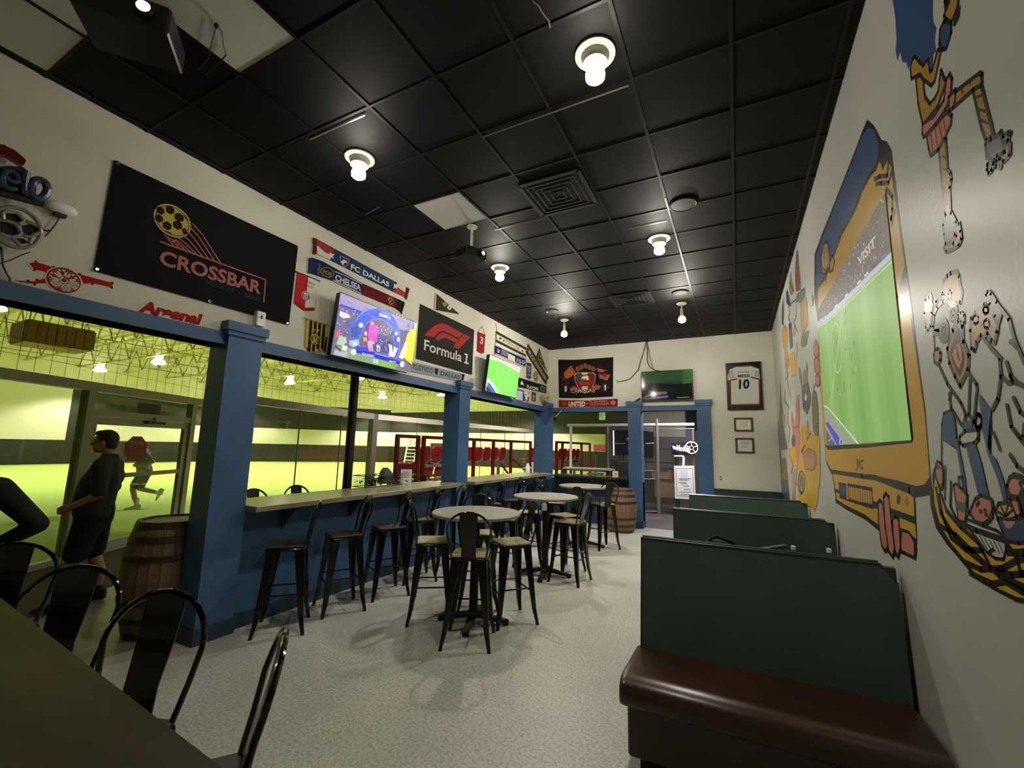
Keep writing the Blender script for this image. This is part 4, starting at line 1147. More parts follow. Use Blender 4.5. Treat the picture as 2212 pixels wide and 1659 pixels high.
rr_ = (zb((330, 152), 0.10) - c0).length * 0.96
c0 = zb((330, 565), 0.10); MB().tube([zb((330 - 20 + 500 * math.cos(t) , 565 + 395 * math.sin(t) + 0.18 * 500 * math.cos(t)), 0.10) for t in [2 * PI * i / 36 for i in range(36)]], 0.013, 8, True).build('ball_ring', M['neon_grey'], e, smooth=True)
mb = MB()
for P in (((60, 400), (50, 270), (110, 250), (300, 265), (380, 310), (475, 420), (460, 460), (370, 500)), ((120, 430), (300, 490), (370, 570), (415, 680), (400, 720), (240, 765), (0, 690)), ((520, 440), (620, 480), (735, 525)), ((240, 770), (310, 840), (395, 925)), ((470, 725), (600, 755), (700, 700), (800, 670)), ((620, 770), (590, 890))):
    mb.tube([zb(p, 0.105) for p in P], 0.013, 8)
mb.build('ball_seams', M['neon_grey'], e, smooth=True)
mb = MB()
for P in (((100, 290), (300, 290), (440, 420), (370, 480), (120, 400)), ((0, 440), (290, 520), (370, 690), (220, 740), (0, 670)), ((430, 530), (600, 500), (760, 570), (760, 660), (600, 730), (460, 690)), ((270, 780), (470, 790), (560, 880), (380, 900))):
    mb.prism([zb(p, 0.085) for p in P], (0.006, 0, 0))
mb.build('ball_patches', M['black_matte'], e)
mb = MB().tube([zb(p, 0.03) for p in ((1205, 330), (1150, 430), (1080, 540), (1010, 625), (900, 745))], 0.005, 6)
mb.tube([zb(p, 0.03) for p in ((835, 605), (930, 632), (1010, 622))], 0.006, 6)
mb.tube([zb(p, 0.02) for p in ((20, 950), (40, 1100), (60, 1320), (130, 1480), (200, 1590), (185, 1650), (60, 1670))], 0.006, 6)
mb.tube([zb(p, 0.02) for p in ((0, 1280), (180, 1230), (420, 1120), (600, 1050))], 0.003, 6)
mb.build('sign_cable', M['cable'], e, smooth=True)
MB().ball(zb((1225, 180), 0.04), 0.035, 0.09, 0.045, 12).build('standoff_cap', M['paper'], e, smooth=True)
MB().box(-0.02, 0.02, -0.03, 0.03, -0.02, 0.02, Matrix.Translation(zb((1200, 300), 0.03))).build('connector', M['cable'], e)

# ------------------------------------------------------------------ the two screens on the left wall
def screen(y0, y1, z0, z1, xb, xt, label):
    e = empty('television', (0, 0, 0), label=label, cat='screen')
    o, u, v = Vector((xb, y0, z0)), Vector((0, y1 - y0, 0)), Vector((xt - xb, 0, z1 - z0))
    n = u.cross(v).normalized()
    q = [o, o + u, o + u + v, o + v]
    MB().prism([p - n * 0.06 for p in q], n * 0.06).build('casing', M['tv_black'], e)
    mb = MB(); f = 0.012
    for (a0, b0), (a1, b1) in ((((0, 0)), (1, 0)), ((1, 0), (1, 1)), ((1, 1), (0, 1)), ((0, 1), (0, 0))):
        mb.beam(o + u * a0 + v * b0, o + u * a1 + v * b1, 0.022, 0.022, up=n)
    mb.build('bezel', M['tv_black'], e)
    c = o + u * 0.5 + v * 0.5
    mb = MB().box(XL, c.x - 0.05, c.y - 0.15, c.y + 0.15, c.z - 0.12, c.z + 0.12)
    mb.build('wall_mount', M['black_matte'], e)
    return e, art_panel(o, u, v, 0.0115, 0.0003)
e, a = screen(3.42, 4.73, 2.75, 3.48, -4.14, -4.06, 'large lit screen on the white wall showing a blue arch and a player in pink')
def S(*pts):   # picture read off the photograph crop of the screen
    A, B, C_, D = (385, 5), (1880, 575), (1735, 1575), (195, 1195)
    out = []
    for x, y in pts:
        u_, v_ = 0.5, 0.5
        for _ in range(12):
            X = (1 - u_) * (v_ * A[0] + (1 - v_) * D[0]) + u_ * (v_ * B[0] + (1 - v_) * C_[0])
            Y = (1 - u_) * (v_ * A[1] + (1 - v_) * D[1]) + u_ * (v_ * B[1] + (1 - v_) * C_[1])
            du = (v_ * (B[0] - A[0]) + (1 - v_) * (C_[0] - D[0]), v_ * (B[1] - A[1]) + (1 - v_) * (C_[1] - D[1]))
            dv = ((1 - u_) * (A[0] - D[0]) + u_ * (B[0] - C_[0]), (1 - u_) * (A[1] - D[1]) + u_ * (B[1] - C_[1]))
            det = du[0] * dv[1] - du[1] * dv[0]
            ex, ey = x - X, y - Y
            u_ += (ex * dv[1] - ey * dv[0]) / det; v_ += (du[0] * ey - du[1] * ex) / det
        out.append((min(1, max(0, u_)), min(1, max(0, v_))))
    return out
a.poly([(0, 0), (1, 0), (1, 1), (0, 1)], '#6f658c')
a.poly(S((385, 5), (1880, 575), (1840, 760), (1480, 690), (800, 400), (345, 230)), '#9488b4')
for i in range(90):
    x, y = R.uniform(330, 1780), R.uniform(0, 1)
    y = 60 + (x - 380) * 0.37 + y * 190
    r = R.uniform(6, 16)
    a.poly(S((x, y), (x + 2 * r, y + r * .7), (x + 1.9 * r, y + 1.4 * r), (x, y + r)), R.choice(['#b4a8cc', '#7a6f98', '#a89cc0', '#d8d0e8', '#6a6088']))
a.poly(S((345, 215), (720, 345), (715, 380), (340, 248)), '#3232c8').poly(S((1470, 670), (1760, 760), (1755, 790), (1465, 700)), '#5a58c0')
a.poly(S((300, 260), (620, 390), (560, 560), (240, 760), (270, 480)), '#6a6284')
for i in range(80):
    x, y = R.uniform(240, 640), R.uniform(300, 900); r = R.uniform(8, 22)
    a.poly(S((x, y), (x + r, y + r * .5), (x + r * .8, y + r * 1.3), (x - r * .2, y + r)), R.choice(['#f0c8d8', '#d8d8f0', '#8a94d0', '#4a5aa8', '#3a4890', '#b8b0d8', '#584e78']))
a.poly(S((330, 360), (480, 420), (500, 480), (380, 500), (310, 450)), '#f4d0dc')
a.poly(S((480, 560), (640, 500), (700, 640), (680, 860), (560, 890), (480, 800)), '#4a66b4').poly(S((500, 680), (600, 640), (660, 760), (620, 860), (520, 850)), '#31509c')
a.poly(S((250, 740), (340, 770), (320, 860), (245, 860)), '#e05a60').poly(S((300, 840), (420, 860), (430, 960), (360, 1020), (250, 1000)), '#a8c0a0').poly(S((480, 920), (650, 890), (660, 1000), (540, 1050), (470, 1000)), '#8ab4d0').poly(S((540, 940), (610, 935), (615, 1010), (545, 1015)), '#b8e0d8')
a.poly(S((195, 1195), (250, 1030), (600, 1080), (700, 1180), (1500, 1390), (1735, 1575)), '#7e9a70').poly(S((900, 1270), (1380, 1380), (1380, 1480), (900, 1370)), '#7cb04a').poly(S((195, 1195), (220, 1110), (440, 1150), (430, 1245)), '#a8a8b8')
a.poly(S((350, 1010), (440, 1030), (420, 1120), (340, 1100)), '#e8ece0').poly(S((230, 1020), (330, 1110), (320, 1140), (220, 1050)), '#303848')
# blue arch
out = [(590, 560), (640, 450), (740, 360), (860, 300), (1000, 275), (1130, 300), (1260, 370), (1380, 480), (1450, 620), (1490, 800), (1490, 1000), (1470, 1180), (1400, 1290)]
inn = [(1355, 1240), (1370, 1080), (1370, 940), (1345, 800), (1290, 660), (1210, 570), (1110, 505), (1010, 485), (900, 510), (800, 580), (730, 680), (690, 800), (660, 880)]
for k in range(len(out) - 1): a.mb.add([a.pt(S(out[k])[0]), a.pt(S(out[k + 1])[0]), a.pt(S(inn[-2 - k])[0]), a.pt(S(inn[-1 - k])[0])], [(0, 3, 2, 1)], '#3450f0')
a.d += a.step
a.line(S(*out), 0.008, '#6aa0ff').line(S(*inn), 0.006, '#70a8ff').line(S((660, 520), (720, 420), (830, 380), (930, 470), (980, 450)), 0.006, '#6a90ff').line(S((1220, 500), (1260, 600), (1340, 700)), 0.006, '#6a90ff')
a.poly(S((690, 820), (740, 680), (810, 590), (900, 520), (1010, 492), (1110, 512), (1210, 580), (1290, 670), (1345, 810), (1360, 960), (1330, 1040), (900, 1000), (680, 1000)), '#6a5a78')
a.poly(S((930, 780), (1300, 850), (1350, 960), (1330, 1200), (930, 1110)), '#4a4680')
for i in range(60):
    x = R.uniform(960, 1300); y = 640 + (x - 960) * 0.28 + R.uniform(-60, 110); r = R.uniform(6, 16)
    a.poly(S((x, y), (x + r, y), (x + r, y + 1.5 * r), (x, y + 1.5 * r)), R.choice(['#f0e8f0', '#c8c0d8', '#3a3058', '#e8d8e0', '#584c70']))
for i in range(40):
    x = R.uniform(950, 1180); y = R.uniform(880, 1120); r = R.uniform(8, 18)
    a.poly(S((x, y), (x + r, y + 4), (x + r * .8, y + 2 * r), (x, y + 2 * r)), R.choice(['#4a5ab0', '#8098d8', '#c8d0f0', '#2a2a50', '#3a4aa8']))
a.poly(S((965, 1000), (1010, 1000), (1040, 1060), (1030, 1130), (970, 1120)), '#d8e0f4').poly(S((985, 1050), (1015, 1055), (1010, 1110), (980, 1105)), '#2a3878')
a.poly(S((570, 1030), (1480, 1340), (1470, 1400), (565, 1150)), '#1a1cc8').poly(S((600, 1040), (800, 1050), (850, 1140), (570, 1110)), '#3a3cc0')
a.poly(S((1210, 980), (1290, 1020), (1320, 1240), (1220, 1230), (1235, 1080)), '#f4f4f8').poly(S((1330, 1040), (1420, 1080), (1340, 1255), (1310, 1240)), '#f0f0f6').poly(S((1240, 910), (1310, 940), (1330, 1030), (1250, 1000)), '#4a4250')
# player in pink
a.poly(S((840, 560), (900, 550), (905, 600), (850, 605)), '#f0b8c0').poly(S((815, 610), (850, 595), (960, 620), (975, 800), (955, 930), (925, 920), (935, 790), (915, 880), (880, 920), (830, 920), (800, 880), (790, 850)), '#f048c0').poly(S((790, 920), (880, 915), (925, 930), (920, 980), (880, 990), (890, 1130), (865, 1135), (850, 1010), (835, 1130), (810, 1120), (780, 980)), '#f49ac0').poly(S((700, 860), (760, 850), (775, 930), (710, 930)), '#f0a040').poly(S((730, 740), (770, 750), (765, 820), (725, 810)), '#f4dce0')
# man in yellow
a.poly(S((1640, 790), (1730, 720), (1850, 695), (1830, 1000), (1770, 1420), (1560, 1260), (1590, 1150), (1670, 1050), (1590, 950)), '#f0f020').poly(S((1590, 950), (1660, 1030), (1540, 1300), (1440, 1260)), '#f4d0cc').poly(S((1800, 600), (1870, 590), (1850, 700), (1790, 690)), '#e8e0f0').poly(S((1500, 1320), (1740, 1430), (1735, 1575), (1380, 1480)), '#7a6a74')
for (x, y, r) in ((655, 620, 42), (515, 1140, 48), (1525, 1395, 50), (1425, 905, 36), (1375, 780, 34)):
    a.poly(S(*[(x + r * math.cos(t) , y + r * 1.15 * math.sin(t)) for t in [2 * PI * i / 14 for i in range(14)]]), '#f2f4fa').poly(S((x - 8, y), (x + 10, y - 6), (x + 12, y + 16), (x - 6, y + 20)), '#5a70a8')
def ST(t, bl, br, tl, c, b=0.02): a.text(t, S(bl)[0], S(br)[0], S(tl)[0], c, b)
ST('ROAD TO', (1060, 365), (1220, 420), (1062, 335), '#a8c8f8'); ST('BUDAPEST 26', (1005, 425), (1240, 500), (1008, 372), '#f0f4ff', 0.04); ST('REAL MADRID', (665, 1190), (905, 1240), (670, 1150), '#d8dcf8'); ST('MAN CITY', (1228, 1335), (1375, 1368), (1230, 1302), '#d8dcf8')
a.line(S((920, 1165), (1210, 1245)), 0.008, '#a8c0f8')
for i in range(8): a.ell(0.62 + 0.045 * i, 0.985 - 0.004 * i, 0.006, 0.010, '#f4f0ff')
a.poly(S((890, 1270), (930, 1270), (930, 1360), (890, 1350)), '#b8c8f0').poly(S((950, 1280), (990, 1290), (985, 1375), (945, 1365)), '#b8c8f0')
a.build('picture', M['screen'], e)
e, a = screen(6.92, 8.20, 2.77, 3.44, -4.14, -4.06, 'second lit screen on the white wall showing a green football pitch')
a.poly([(0, 0), (1, 0), (1, 1), (0, 1)], '#7ee05a')
for k in range(6): a.poly([(0.17 * k, 0), (0.17 * k + 0.085, 0), (0.17 * k + 0.185, 0.97), (0.17 * k + 0.10, 0.97)], '#86e864')
a.poly([(0, 0.90), (0.35, 0.93), (1, 0.82), (1, 1), (0, 1)], '#e8c8c8').line([(0, 0.90), (0.35, 0.93), (1, 0.82)], 0.012, '#f4f8ec')
for i in range(40): a.ell(R.uniform(0.4, 0.99), R.uniform(0.90, 0.99), 0.008, 0.010, R.choice(['#c86a78', '#f0e0e4', '#a85868']))
a.line([(0.16, 0.30), (0.52, 0.66), (0.80, 0.86)], 0.008, '#c4f0a0').line([(0.40, 0.70), (0.44, 0.60), (0.55, 0.54), (0.68, 0.60), (0.70, 0.70)], 0.007, '#b4ec90')
a.poly([(0, 0), (0, 0.33), (0.13, 0.27), (0.38, 0.0)], '#e8ecdc').poly([(0.02, 0.04), (0.02, 0.24), (0.12, 0.20), (0.32, 0.0), (0.08, 0.0)], '#4a6ad8').poly([(0, 0), (0, 0.12), (0.14, 0.05), (0.16, 0)], '#4a3a34').line([(0, 0.34), (0.16, 0.26), (0.5, 0)], 0.010, '#f4f8ec')
for i in range(12):
    x, y = R.uniform(0.15, 0.9), R.uniform(0.3, 0.75)
    a.line([(x, y), (x + 0.004, y + 0.035)], 0.010, R.choice(['#f4f8d8', '#304020', '#e8f0c0']))
for (x, y) in ((0.55, 0.42), (0.58, 0.38), (0.60, 0.44), (0.62, 0.36), (0.42, 0.22)): a.line([(x, y), (x + 0.004, y + 0.05)], 0.012, '#e0f8b0')
a.build('picture', M['screen'], e)

# ------------------------------------------------------------------ far wall
e = thing0('banner', 'black banner with an orange crest, flags and the word CAMPIONI on the far wall', 'banner')
a = art_far(0.012).z(1180, 720, 6.506)
a.base([(168, 370), (420, 372), (940, 335), (935, 888), (430, 912), (178, 905)], '#191414')
og, dr = '#b05a3c', '#8a2226'
a.poly([(245, 560), (350, 450), (420, 570), (290, 640), (265, 640)], og).poly([(680, 500), (740, 425), (860, 520), (870, 610), (730, 580)], '#3a1a1c').line([(690, 500), (860, 525)], 0.02, '#8a4a3c').text('2001', (722, 530), (808, 552), (725, 492), '#c9a898', 0.01)
a.poly([(740, 570), (800, 590), (905, 575), (860, 665), (745, 630)], og).poly([(800, 560), (860, 580), (830, 615), (790, 600)], dr).poly([(205, 610), (330, 640), (380, 660), (240, 665)], '#5a2420')
for k in range(5): a.ell(440 + 55 * k, 500 - 22 * (2 - abs(2 - k)), 30, 40, '#7a5038')
sh = [(395, 580), (440, 550), (660, 550), (695, 580), (685, 680), (640, 780), (580, 830), (540, 845), (490, 820), (430, 740), (400, 660)]
a.poly(sh, '#c8a090')
def inset(P, k): return [(545 + (x - 545) * k, 690 + (y - 690) * k) for x, y in P]
a.poly(inset(sh, 0.93), '#2c1414').poly(inset(sh, 0.86), dr)
a.poly([(420, 610), (440, 580), (540, 580), (540, 675), (430, 675)], '#3f5a34').poly([(490, 660), (500, 610), (560, 595), (590, 600), (600, 660), (560, 655), (555, 625), (530, 660), (510, 625)], '#e0dcd0')
a.poly([(500, 548), (580, 546), (580, 582), (500, 584)], '#d0c4b4').poly([(500, 745), (582, 742), (582, 788), (500, 790)], '#d0c4b4').text('ROMA', (470, 728), (618, 725), (472, 684), '#b04a40', 0.03)
for (x, y) in ((265, 785), (820, 765)): a.poly([(x - 30, y - 60), (x + 40, y - 70), (x + 45, y), (x, y + 45), (x - 30, y)], '#3a3426').poly([(x - 5, y - 40), (x + 22, y - 42), (x + 20, y + 35), (x - 2, y + 38)], '#d8d0c0')
a.poly([(330, 770), (400, 740), (460, 790), (440, 800), (340, 800)], og).poly([(640, 760), (700, 720), (770, 740), (740, 790), (660, 800)], og)
a.text('CAMPIONI', (345, 838), (680, 830), (347, 790), '#c8b0a0', 0.01)
for i in range(70):
    x, y = R.uniform(210, 900), R.uniform(660, 880)
    if abs(x - 545) < 130 and y < 830: continue
    r = R.uniform(5, 12)
    a.poly([(x - r, y), (x, y - r), (x + r, y), (x, y + r * .7)], R.choice(['#7a4030', '#5a3024', '#96503a', '#46281e']))
a.build('banner_cloth', M['print'], e)
e = thing0('club_scarf', 'red scarf with white UNITED lettering under the black crest banner', 'scarf')
a = art_far(0.012).z(1180, 720, 6.506)
a.base([(175, 937), (560, 945), (1005, 918), (1000, 1032), (560, 1030), (178, 1040)], '#8c1c20')
a.poly([(178, 945), (195, 945), (195, 1035), (178, 1035)], '#5a1418').ell(255, 985, 45, 34, '#6a3418').ell(255, 985, 30, 22, '#8a5028').text('UNITED', (312, 1026), (546, 1022), (314, 964), '#dcd4c8', 0.04)
a.text('FC BAYERN', (600, 978), (850, 968), (600, 950), '#c48a84', 0.01).text('MÜNCHEN', (620, 1016), (850, 1006), (620, 988), '#c48a84', 0.01).text('v', (555, 1005), (592, 1003), (555, 965), '#c48a84', 0.02)
a.poly([(850, 955), (895, 985), (850, 1005)], '#b04a48').ell(940, 976, 42, 40, '#a8383c').ell(940, 976, 30, 30, '#c8a0a0').line([(930, 955), (930, 1000)], 0.02, '#a8383c').line([(952, 955), (952, 1000)], 0.02, '#a8383c')
a.build('scarf_cloth', M['print'], e)
e = thing0('television', 'dark screen on the far wall with dim green shapes and two cables above', 'screen')
a0 = on(1, YF - 0.09, 1180 + 1333 / 6.506, 720 + 540 / 6.506); a1 = on(1, YF - 0.09, 1180 + 2070 / 6.506, 720 + 938 / 6.506)
x0, x1, z0, z1 = a0.x, a1.x, a1.z, a0.z
MB().bbox(x0, x1, YF - 0.085, YF - 0.03, z0, z1, 0.008).build('casing', M['tv_black'], e)
mb = MB().box(x0 + 0.3, x1 - 0.3, YF - 0.03, YF, z0 + 0.15, z1 - 0.15); mb.build('wall_mount', M['black_matte'], e)
a = art_panel((x0 + 0.015, YF - 0.0855, z0 + 0.03), (x1 - x0 - 0.03, 0, 0), (0, 0, z1 - z0 - 0.045), 0.001)
a.poly([(0, 0), (1, 0), (1, 1), (0, 1)], '#161a18').poly([(0, 0.62), (0.30, 0.60), (0.62, 0.52), (1, 0.54), (1, 1), (0, 1)], '#3d6634').poly([(0.82, 0.52), (1, 0.54), (1, 1), (0.82, 1)], '#4f8a3c').poly([(0.3, 0.60), (0.62, 0.52), (0.82, 0.53), (0.80, 0.60), (0.5, 0.64)], '#3a4a44')  # dim coloured shapes on the dark screen
a.line([(0.4, 0.95), (0.75, 0.62)], 0.006, '#4a7a42')
a.poly([(0.02, 0.12), (0.25, 0.26), (0.5, 0.28), (0.51, 0.19), (0.3, 0.17), (0.02, 0.08)], '#b08868').poly([(0.02, 0.03), (0.3, 0.10), (0.52, 0.16), (0.53, 0.06), (0.3, 0.04), (0.05, 0.01)], '#8070c0').line([(0.02, 0.05), (0.5, 0.09)], 0.01, '#b8b0e8').line([(0.7, 0.055), (0.93, 0.06)], 0.014, '#c8c8c0')
a.build('picture', M['screen_dim'], e)
def F(x, y, d): return on(1, YF - d, 1180 + x / 6.506, 720 + y / 6.506)
tag(MB().tube([F(x, y, 0.015) for x, y in ((1402, 118), (1385, 200), (1355, 300), (1310, 440), (1295, 510), (1235, 575), (1195, 625), (1110, 665), (1010, 680))], 0.010, 6).build('wall_cable', M['cable_grey'], smooth=True), 'grey cable from the ceiling to the outlet on the far wall', 'cable')
mb = MB().tube([F(x, y, 0.02) for x, y in ((1412, 118), (1420, 250), (1418, 380), (1435, 440), (1470, 490), (1530, 520), (1590, 527))], 0.010, 6)
mb.tube([F(x, y, 0.02) for x, y in ((1418, 118), (1440, 240), (1465, 380), (1485, 440), (1500, 500))], 0.006, 6)
tag(mb.build('screen_cable', M['cable_grey'], smooth=True), 'pair of grey cables from the ceiling down to the dark screen', 'cable')
def outlet(c, label):
    e = empty('wall_outlet', c, label=label, cat='outlet')
    MB().bbox(-0.04, 0.04, -0.008, 0.0, -0.06, 0.06, 0.003).build('plate', M['outlet'], e)
    for z in (-0.022, 0.022): MB().bbox(-0.016, 0.016, -0.011, -0.006, z - 0.014, z + 0.014, 0.002).build('socket', M['frame_brown'] if False else M['plastic_grey'], e)
outlet(F(1000, 680, 0.0), 'cream outlet beside the black crest banner where the grey cable ends')
outlet(on(1, YF, 1557, 1033), 'cream wall outlet low on the far wall beside the right blue pier')
# framed jersey
e = thing0('framed_jersey', 'white football jersey numbered 10 in a black frame on the far wall', 'picture frame')
a = art_far(0.03).z(1480, 720, 5.53)
def Q(x, y, d): return on(1, YF - d, 1480 + x / 5.53, 720 + y / 5.53)
p0, p1 = Q(480, 360, 0.03), Q(935, 910, 0.03)
x0, x1, z0, z1 = p0.x, p1.x, p1.z, p0.z
MB().box(x0, x1, YF - 0.02, YF, z0, z1).build('backing', M['frame_black'], e)
mb = MB(); f = 0.03
for bx in ((x0, x0 + f, z0, z1), (x1 - f, x1, z0, z1), (x0 + f, x1 - f, z0, z0 + f), (x0 + f, x1 - f, z1 - f, z1)): mb.box(bx[0], bx[1], YF - 0.05, YF, bx[2], bx[3])
mb.build('frame', M['frame_black'], e)
a.base([(532, 432), (625, 395), (768, 385), (880, 425), (908, 545), (902, 560), (878, 548), (885, 845), (868, 852), (548, 858), (540, 575), (510, 580), (503, 520)], '#e2ddda', 0.008)
a.line([(510, 572), (612, 545)], 0.03, '#9c3a34').line([(790, 525), (905, 552)], 0.03, '#9c3a34').line([(548, 858), (880, 850)], 0.035, '#9c3a34').line([(625, 395), (768, 388)], 0.03, '#9c3a34').line([(884, 560), (890, 850)], 0.02, '#9c3a34').line([(540, 580), (546, 850)], 0.02, '#9c3a34')
a.text('MESSI', (630, 527), (768, 522), (631, 494), '#232a3a', 0.03).text('10', (642, 662), (768, 655), (644, 556), '#20283c', 0.035)
a.line([(634, 464), (764, 460)], 0.012, '#4a4a52')
for P in ([(525, 462), (560, 458), (572, 525), (540, 530)], [(848, 450), (885, 462), (872, 515), (838, 505)]): a.line(P, 0.01, '#5a5550', True)
a.build('jersey', M['print'], e)
MB().box(x0 + f, x1 - f, YF - 0.044, YF - 0.042, z0 + f, z1 - f).build('pane', M['glass'], e)
for (P0, P1, lb, nn) in (((580, 1009), (815, 1174), 'upper small brown-framed certificate below the jersey', 0), ((596, 1248), (830, 1436), 'lower small brown-framed certificate below the jersey', 1)):
    e = thing0('certificate', lb, 'picture frame')
    p0, p1 = Q(*P0, 0.02), Q(*P1, 0.02)
    x0, x1, z0, z1 = p0.x, p1.x, p1.z, p0.z; f = 0.038
    mb = MB()
    for bx in ((x0, x0 + f, z0, z1), (x1 - f, x1, z0, z1), (x0 + f, x1 - f, z0, z0 + f), (x0 + f, x1 - f, z1 - f, z1)): mb.box(bx[0], bx[1], YF - 0.022, YF, bx[2], bx[3])
    mb.build('frame', M['frame_brown'], e)
    a = art_panel((x0 + f, YF - 0.010, z0 + f), (x1 - x0 - 2 * f, 0, 0), (0, 0, z1 - z0 - 2 * f), 0.001)
    a.poly([(0, 0), (1, 0), (1, 1), (0, 1)], '#dedcc8' if nn == 0 else '#d4d2d0')
    for k in range(5): a.line([(0.2 + 0.05 * (k % 2), 0.82 - 0.13 * k), (0.8 - 0.05 * (k % 2), 0.82 - 0.13 * k)], 0.006, '#8a8a70' if nn == 0 else '#6a6676')
    if nn: a.poly([(0.1, 0.62), (0.95, 0.70), (0.95, 0.76), (0.3, 0.74)], '#a8a4ac')
    a.build('sheet', M['print'], e)
# dark cable ends on the walkway pier cap
tag(MB().tube([F(1160, 962, 0.05), F(1200, 970, 0.06), F(1230, 972, 0.06), F(1290, 935, 0.05), F(1318, 915, 0.04)], 0.02, 6).build('cable_bundle', M['cable'], smooth=True), 'dark cable bundle lying on the cap of the walkway pier', 'cable')
e = empty('corner_sensor', on(1, YF - 0.3, 1199, 905), label='small black sensor with a white wire on the corner pier by the far opening', cat='sensor')
MB().bbox(-0.02, 0.03, -0.03, 0.03, -0.05, 0.04, 0.005).build('shell', M['tv_black'], e)
MB().tube([(0.0, 0, 0.04), (0.03, 0.05, 0.1), (0.08, 0.1, 0.16), (0.1, 0.2, 0.24)], 0.006, 6).build('wire', M['white_metal'], e, smooth=True)
# ------------------------------------------------------------------ mural on the right wall (flat paint)
YE, YD, BL, PK, DK = '#c89a2c', '#a8802a', '#2f4a74', '#c07868', '#1a1510'
GR = '#5d6068'
LW = 0.028
# --- painted television
a = art_right(0.0008).z(1740, 240, 3.687)
def c6(P): return [((1740 + x / 2.86 - 1740) * 3.687, (640 + y / 2.86 - 240) * 3.687) for x, y in P]
outer = [(70, 1500), (72, 1140), (130, 980), (250, 680), (380, 350), (440, 190), (490, 68), (545, 115), (605, 230), (645, 240), (685, 310), (715, 560), (760, 940), (800, 1220)] + c6([(650, 30), (690, 330), (740, 700), (772, 1100), (782, 1190), (776, 1228), (678, 1244), (690, 1500), (683, 1632), (590, 1590), (560, 1612), (480, 1570), (450, 1430), (370, 1370), (260, 1318), (190, 1270), (165, 1110), (128, 1030), (100, 700), (85, 400), (74, 130)])
a.poly(outer, DK)
a.poly([(85, 1420), (88, 1150), (140, 990), (385, 370), (440, 215), (500, 125), (545, 150), (580, 260), (578, 330), (560, 420), (510, 500), (440, 630), (410, 720), (350, 860), (270, 980), (230, 1120), (160, 1300), (100, 1400)], BL)
a.poly([(100, 1420), (160, 1340), (235, 1140), (290, 990), (380, 830), (425, 730), (445, 660), (520, 520), (565, 470), (590, 400), (615, 470), (655, 390), (680, 440), (700, 620), (740, 900), (790, 1230)] + c6([(560, 10), (640, 20), (655, 190), (680, 340), (735, 720), (765, 1080), (765, 1120), (730, 1165), (680, 1172), (560, 1135), (430, 1110), (160, 1070), (130, 1020), (100, 700), (78, 130)]) , YE)
a.z(1740, 640, 2.86)
a.poly([(118, 920), (142, 950), (380, 935), (660, 905), (668, 870), (620, 480), (575, 160), (555, 0), (545, 0), (640, 870), (640, 885), (400, 915)], DK)
a.poly([(165, 1085), (350, 1110), (520, 1165), (640, 1205), (668, 1240), (672, 1360), (600, 1350), (520, 1325), (420, 1285), (250, 1255), (190, 1230)], YE)
a.poly([(190, 1215), (250, 1262), (410, 1305), (540, 1345), (675, 1385), (685, 1500), (660, 1480), (600, 1440), (455, 1415), (370, 1355), (250, 1300), (195, 1270)], YE)
a.line([(155, 1082), (350, 1112), (430, 1120), (640, 1200), (670, 1225)], 0.035, DK).line([(178, 1195), (210, 1210)], 0.03, DK).line([(420, 1280), (520, 1325), (675, 1385)], 0.035, DK).line([(185, 1262), (260, 1310), (370, 1365), (450, 1430)], 0.035, DK)
a.poly([(206, 1155), (250, 1165), (252, 1250), (212, 1240)], '#2f3a56').line([(206, 1155), (250, 1165), (252, 1250), (212, 1240)], 0.02, DK, True)
a.line([(262, 1165), (410, 1192), (415, 1305), (266, 1258)], 0.024, DK, True)
for k in range(9): a.line([(276 + 15 * k, 1168 + 3 * k), (280 + 15 * k, 1258 + 4.8 * k)], 0.014, DK)
a.text('JVC', (312, 1062), (358, 1068), (314, 1008), '#4a3a14', 0.03)
a.ell(575, 1255, 13, 30, '#3f4c34').ell(625, 1265, 14, 32, '#a8762a')
a.poly([(590, 1430), (640, 1450), (680, 1510), (690, 1560), (682, 1632), (590, 1585), (580, 1450)], DK).poly([(598, 1455), (640, 1470), (668, 1520), (670, 1605), (590, 1565)], PK)
for P in ([(448, 1275), (460, 1260), (475, 1280), (505, 1480), (508, 1560), (490, 1575), (470, 1540), (452, 1400)], [(482, 1240), (497, 1218), (515, 1240), (530, 1400), (550, 1560), (540, 1612), (515, 1580), (492, 1420)], [(538, 1370), (555, 1358), (575, 1375), (588, 1560), (572, 1612), (555, 1580), (540, 1460)]):
    a.outlined(P, PK, 0.026, DK)
# knob and painted hair, drawn over the frame
a.z(1740, 240, 3.687)
a.outlined([(125, 1160), (150, 1050), (175, 1045), (195, 1160), (185, 1250), (165, 1300), (135, 1290)], '#b08c44', 0.022, DK).outlined([(195, 1200), (215, 1150), (232, 1200), (215, 1270), (190, 1280)], '#b08c44', 0.022, DK)
a.line([(155, 1080), (148, 1180)], 0.02, DK).line([(175, 1080), (185, 1180)], 0.02, DK).line([(140, 1250), (165, 1280), (175, 1240), (160, 1370)], 0.02, DK)
a.line([(548, 545), (590, 520), (650, 515), (660, 400)], 0.024, DK).line([(560, 580), (600, 575), (660, 570), (690, 470)], 0.024, DK).line([(640, 620), (690, 680), (690, 780), (680, 860), (710, 800)], 0.024, DK).line([(640, 640), (650, 720)], 0.022, DK).line([(680, 850), (690, 900)], 0.03, DK)
a.z(1740, 640, 2.86)
for P in ([(50, 310), (62, 270), (80, 310), (82, 360), (68, 385), (52, 360)], [(52, 395), (70, 375), (86, 400), (88, 460), (70, 490), (54, 450)], [(60, 500), (74, 480), (88, 500), (88, 545), (74, 560), (62, 540)]): a.outlined(P, '#a86a62', 0.02, '#5a3026')
a.build('painted_television', M['paint_print'], wr)
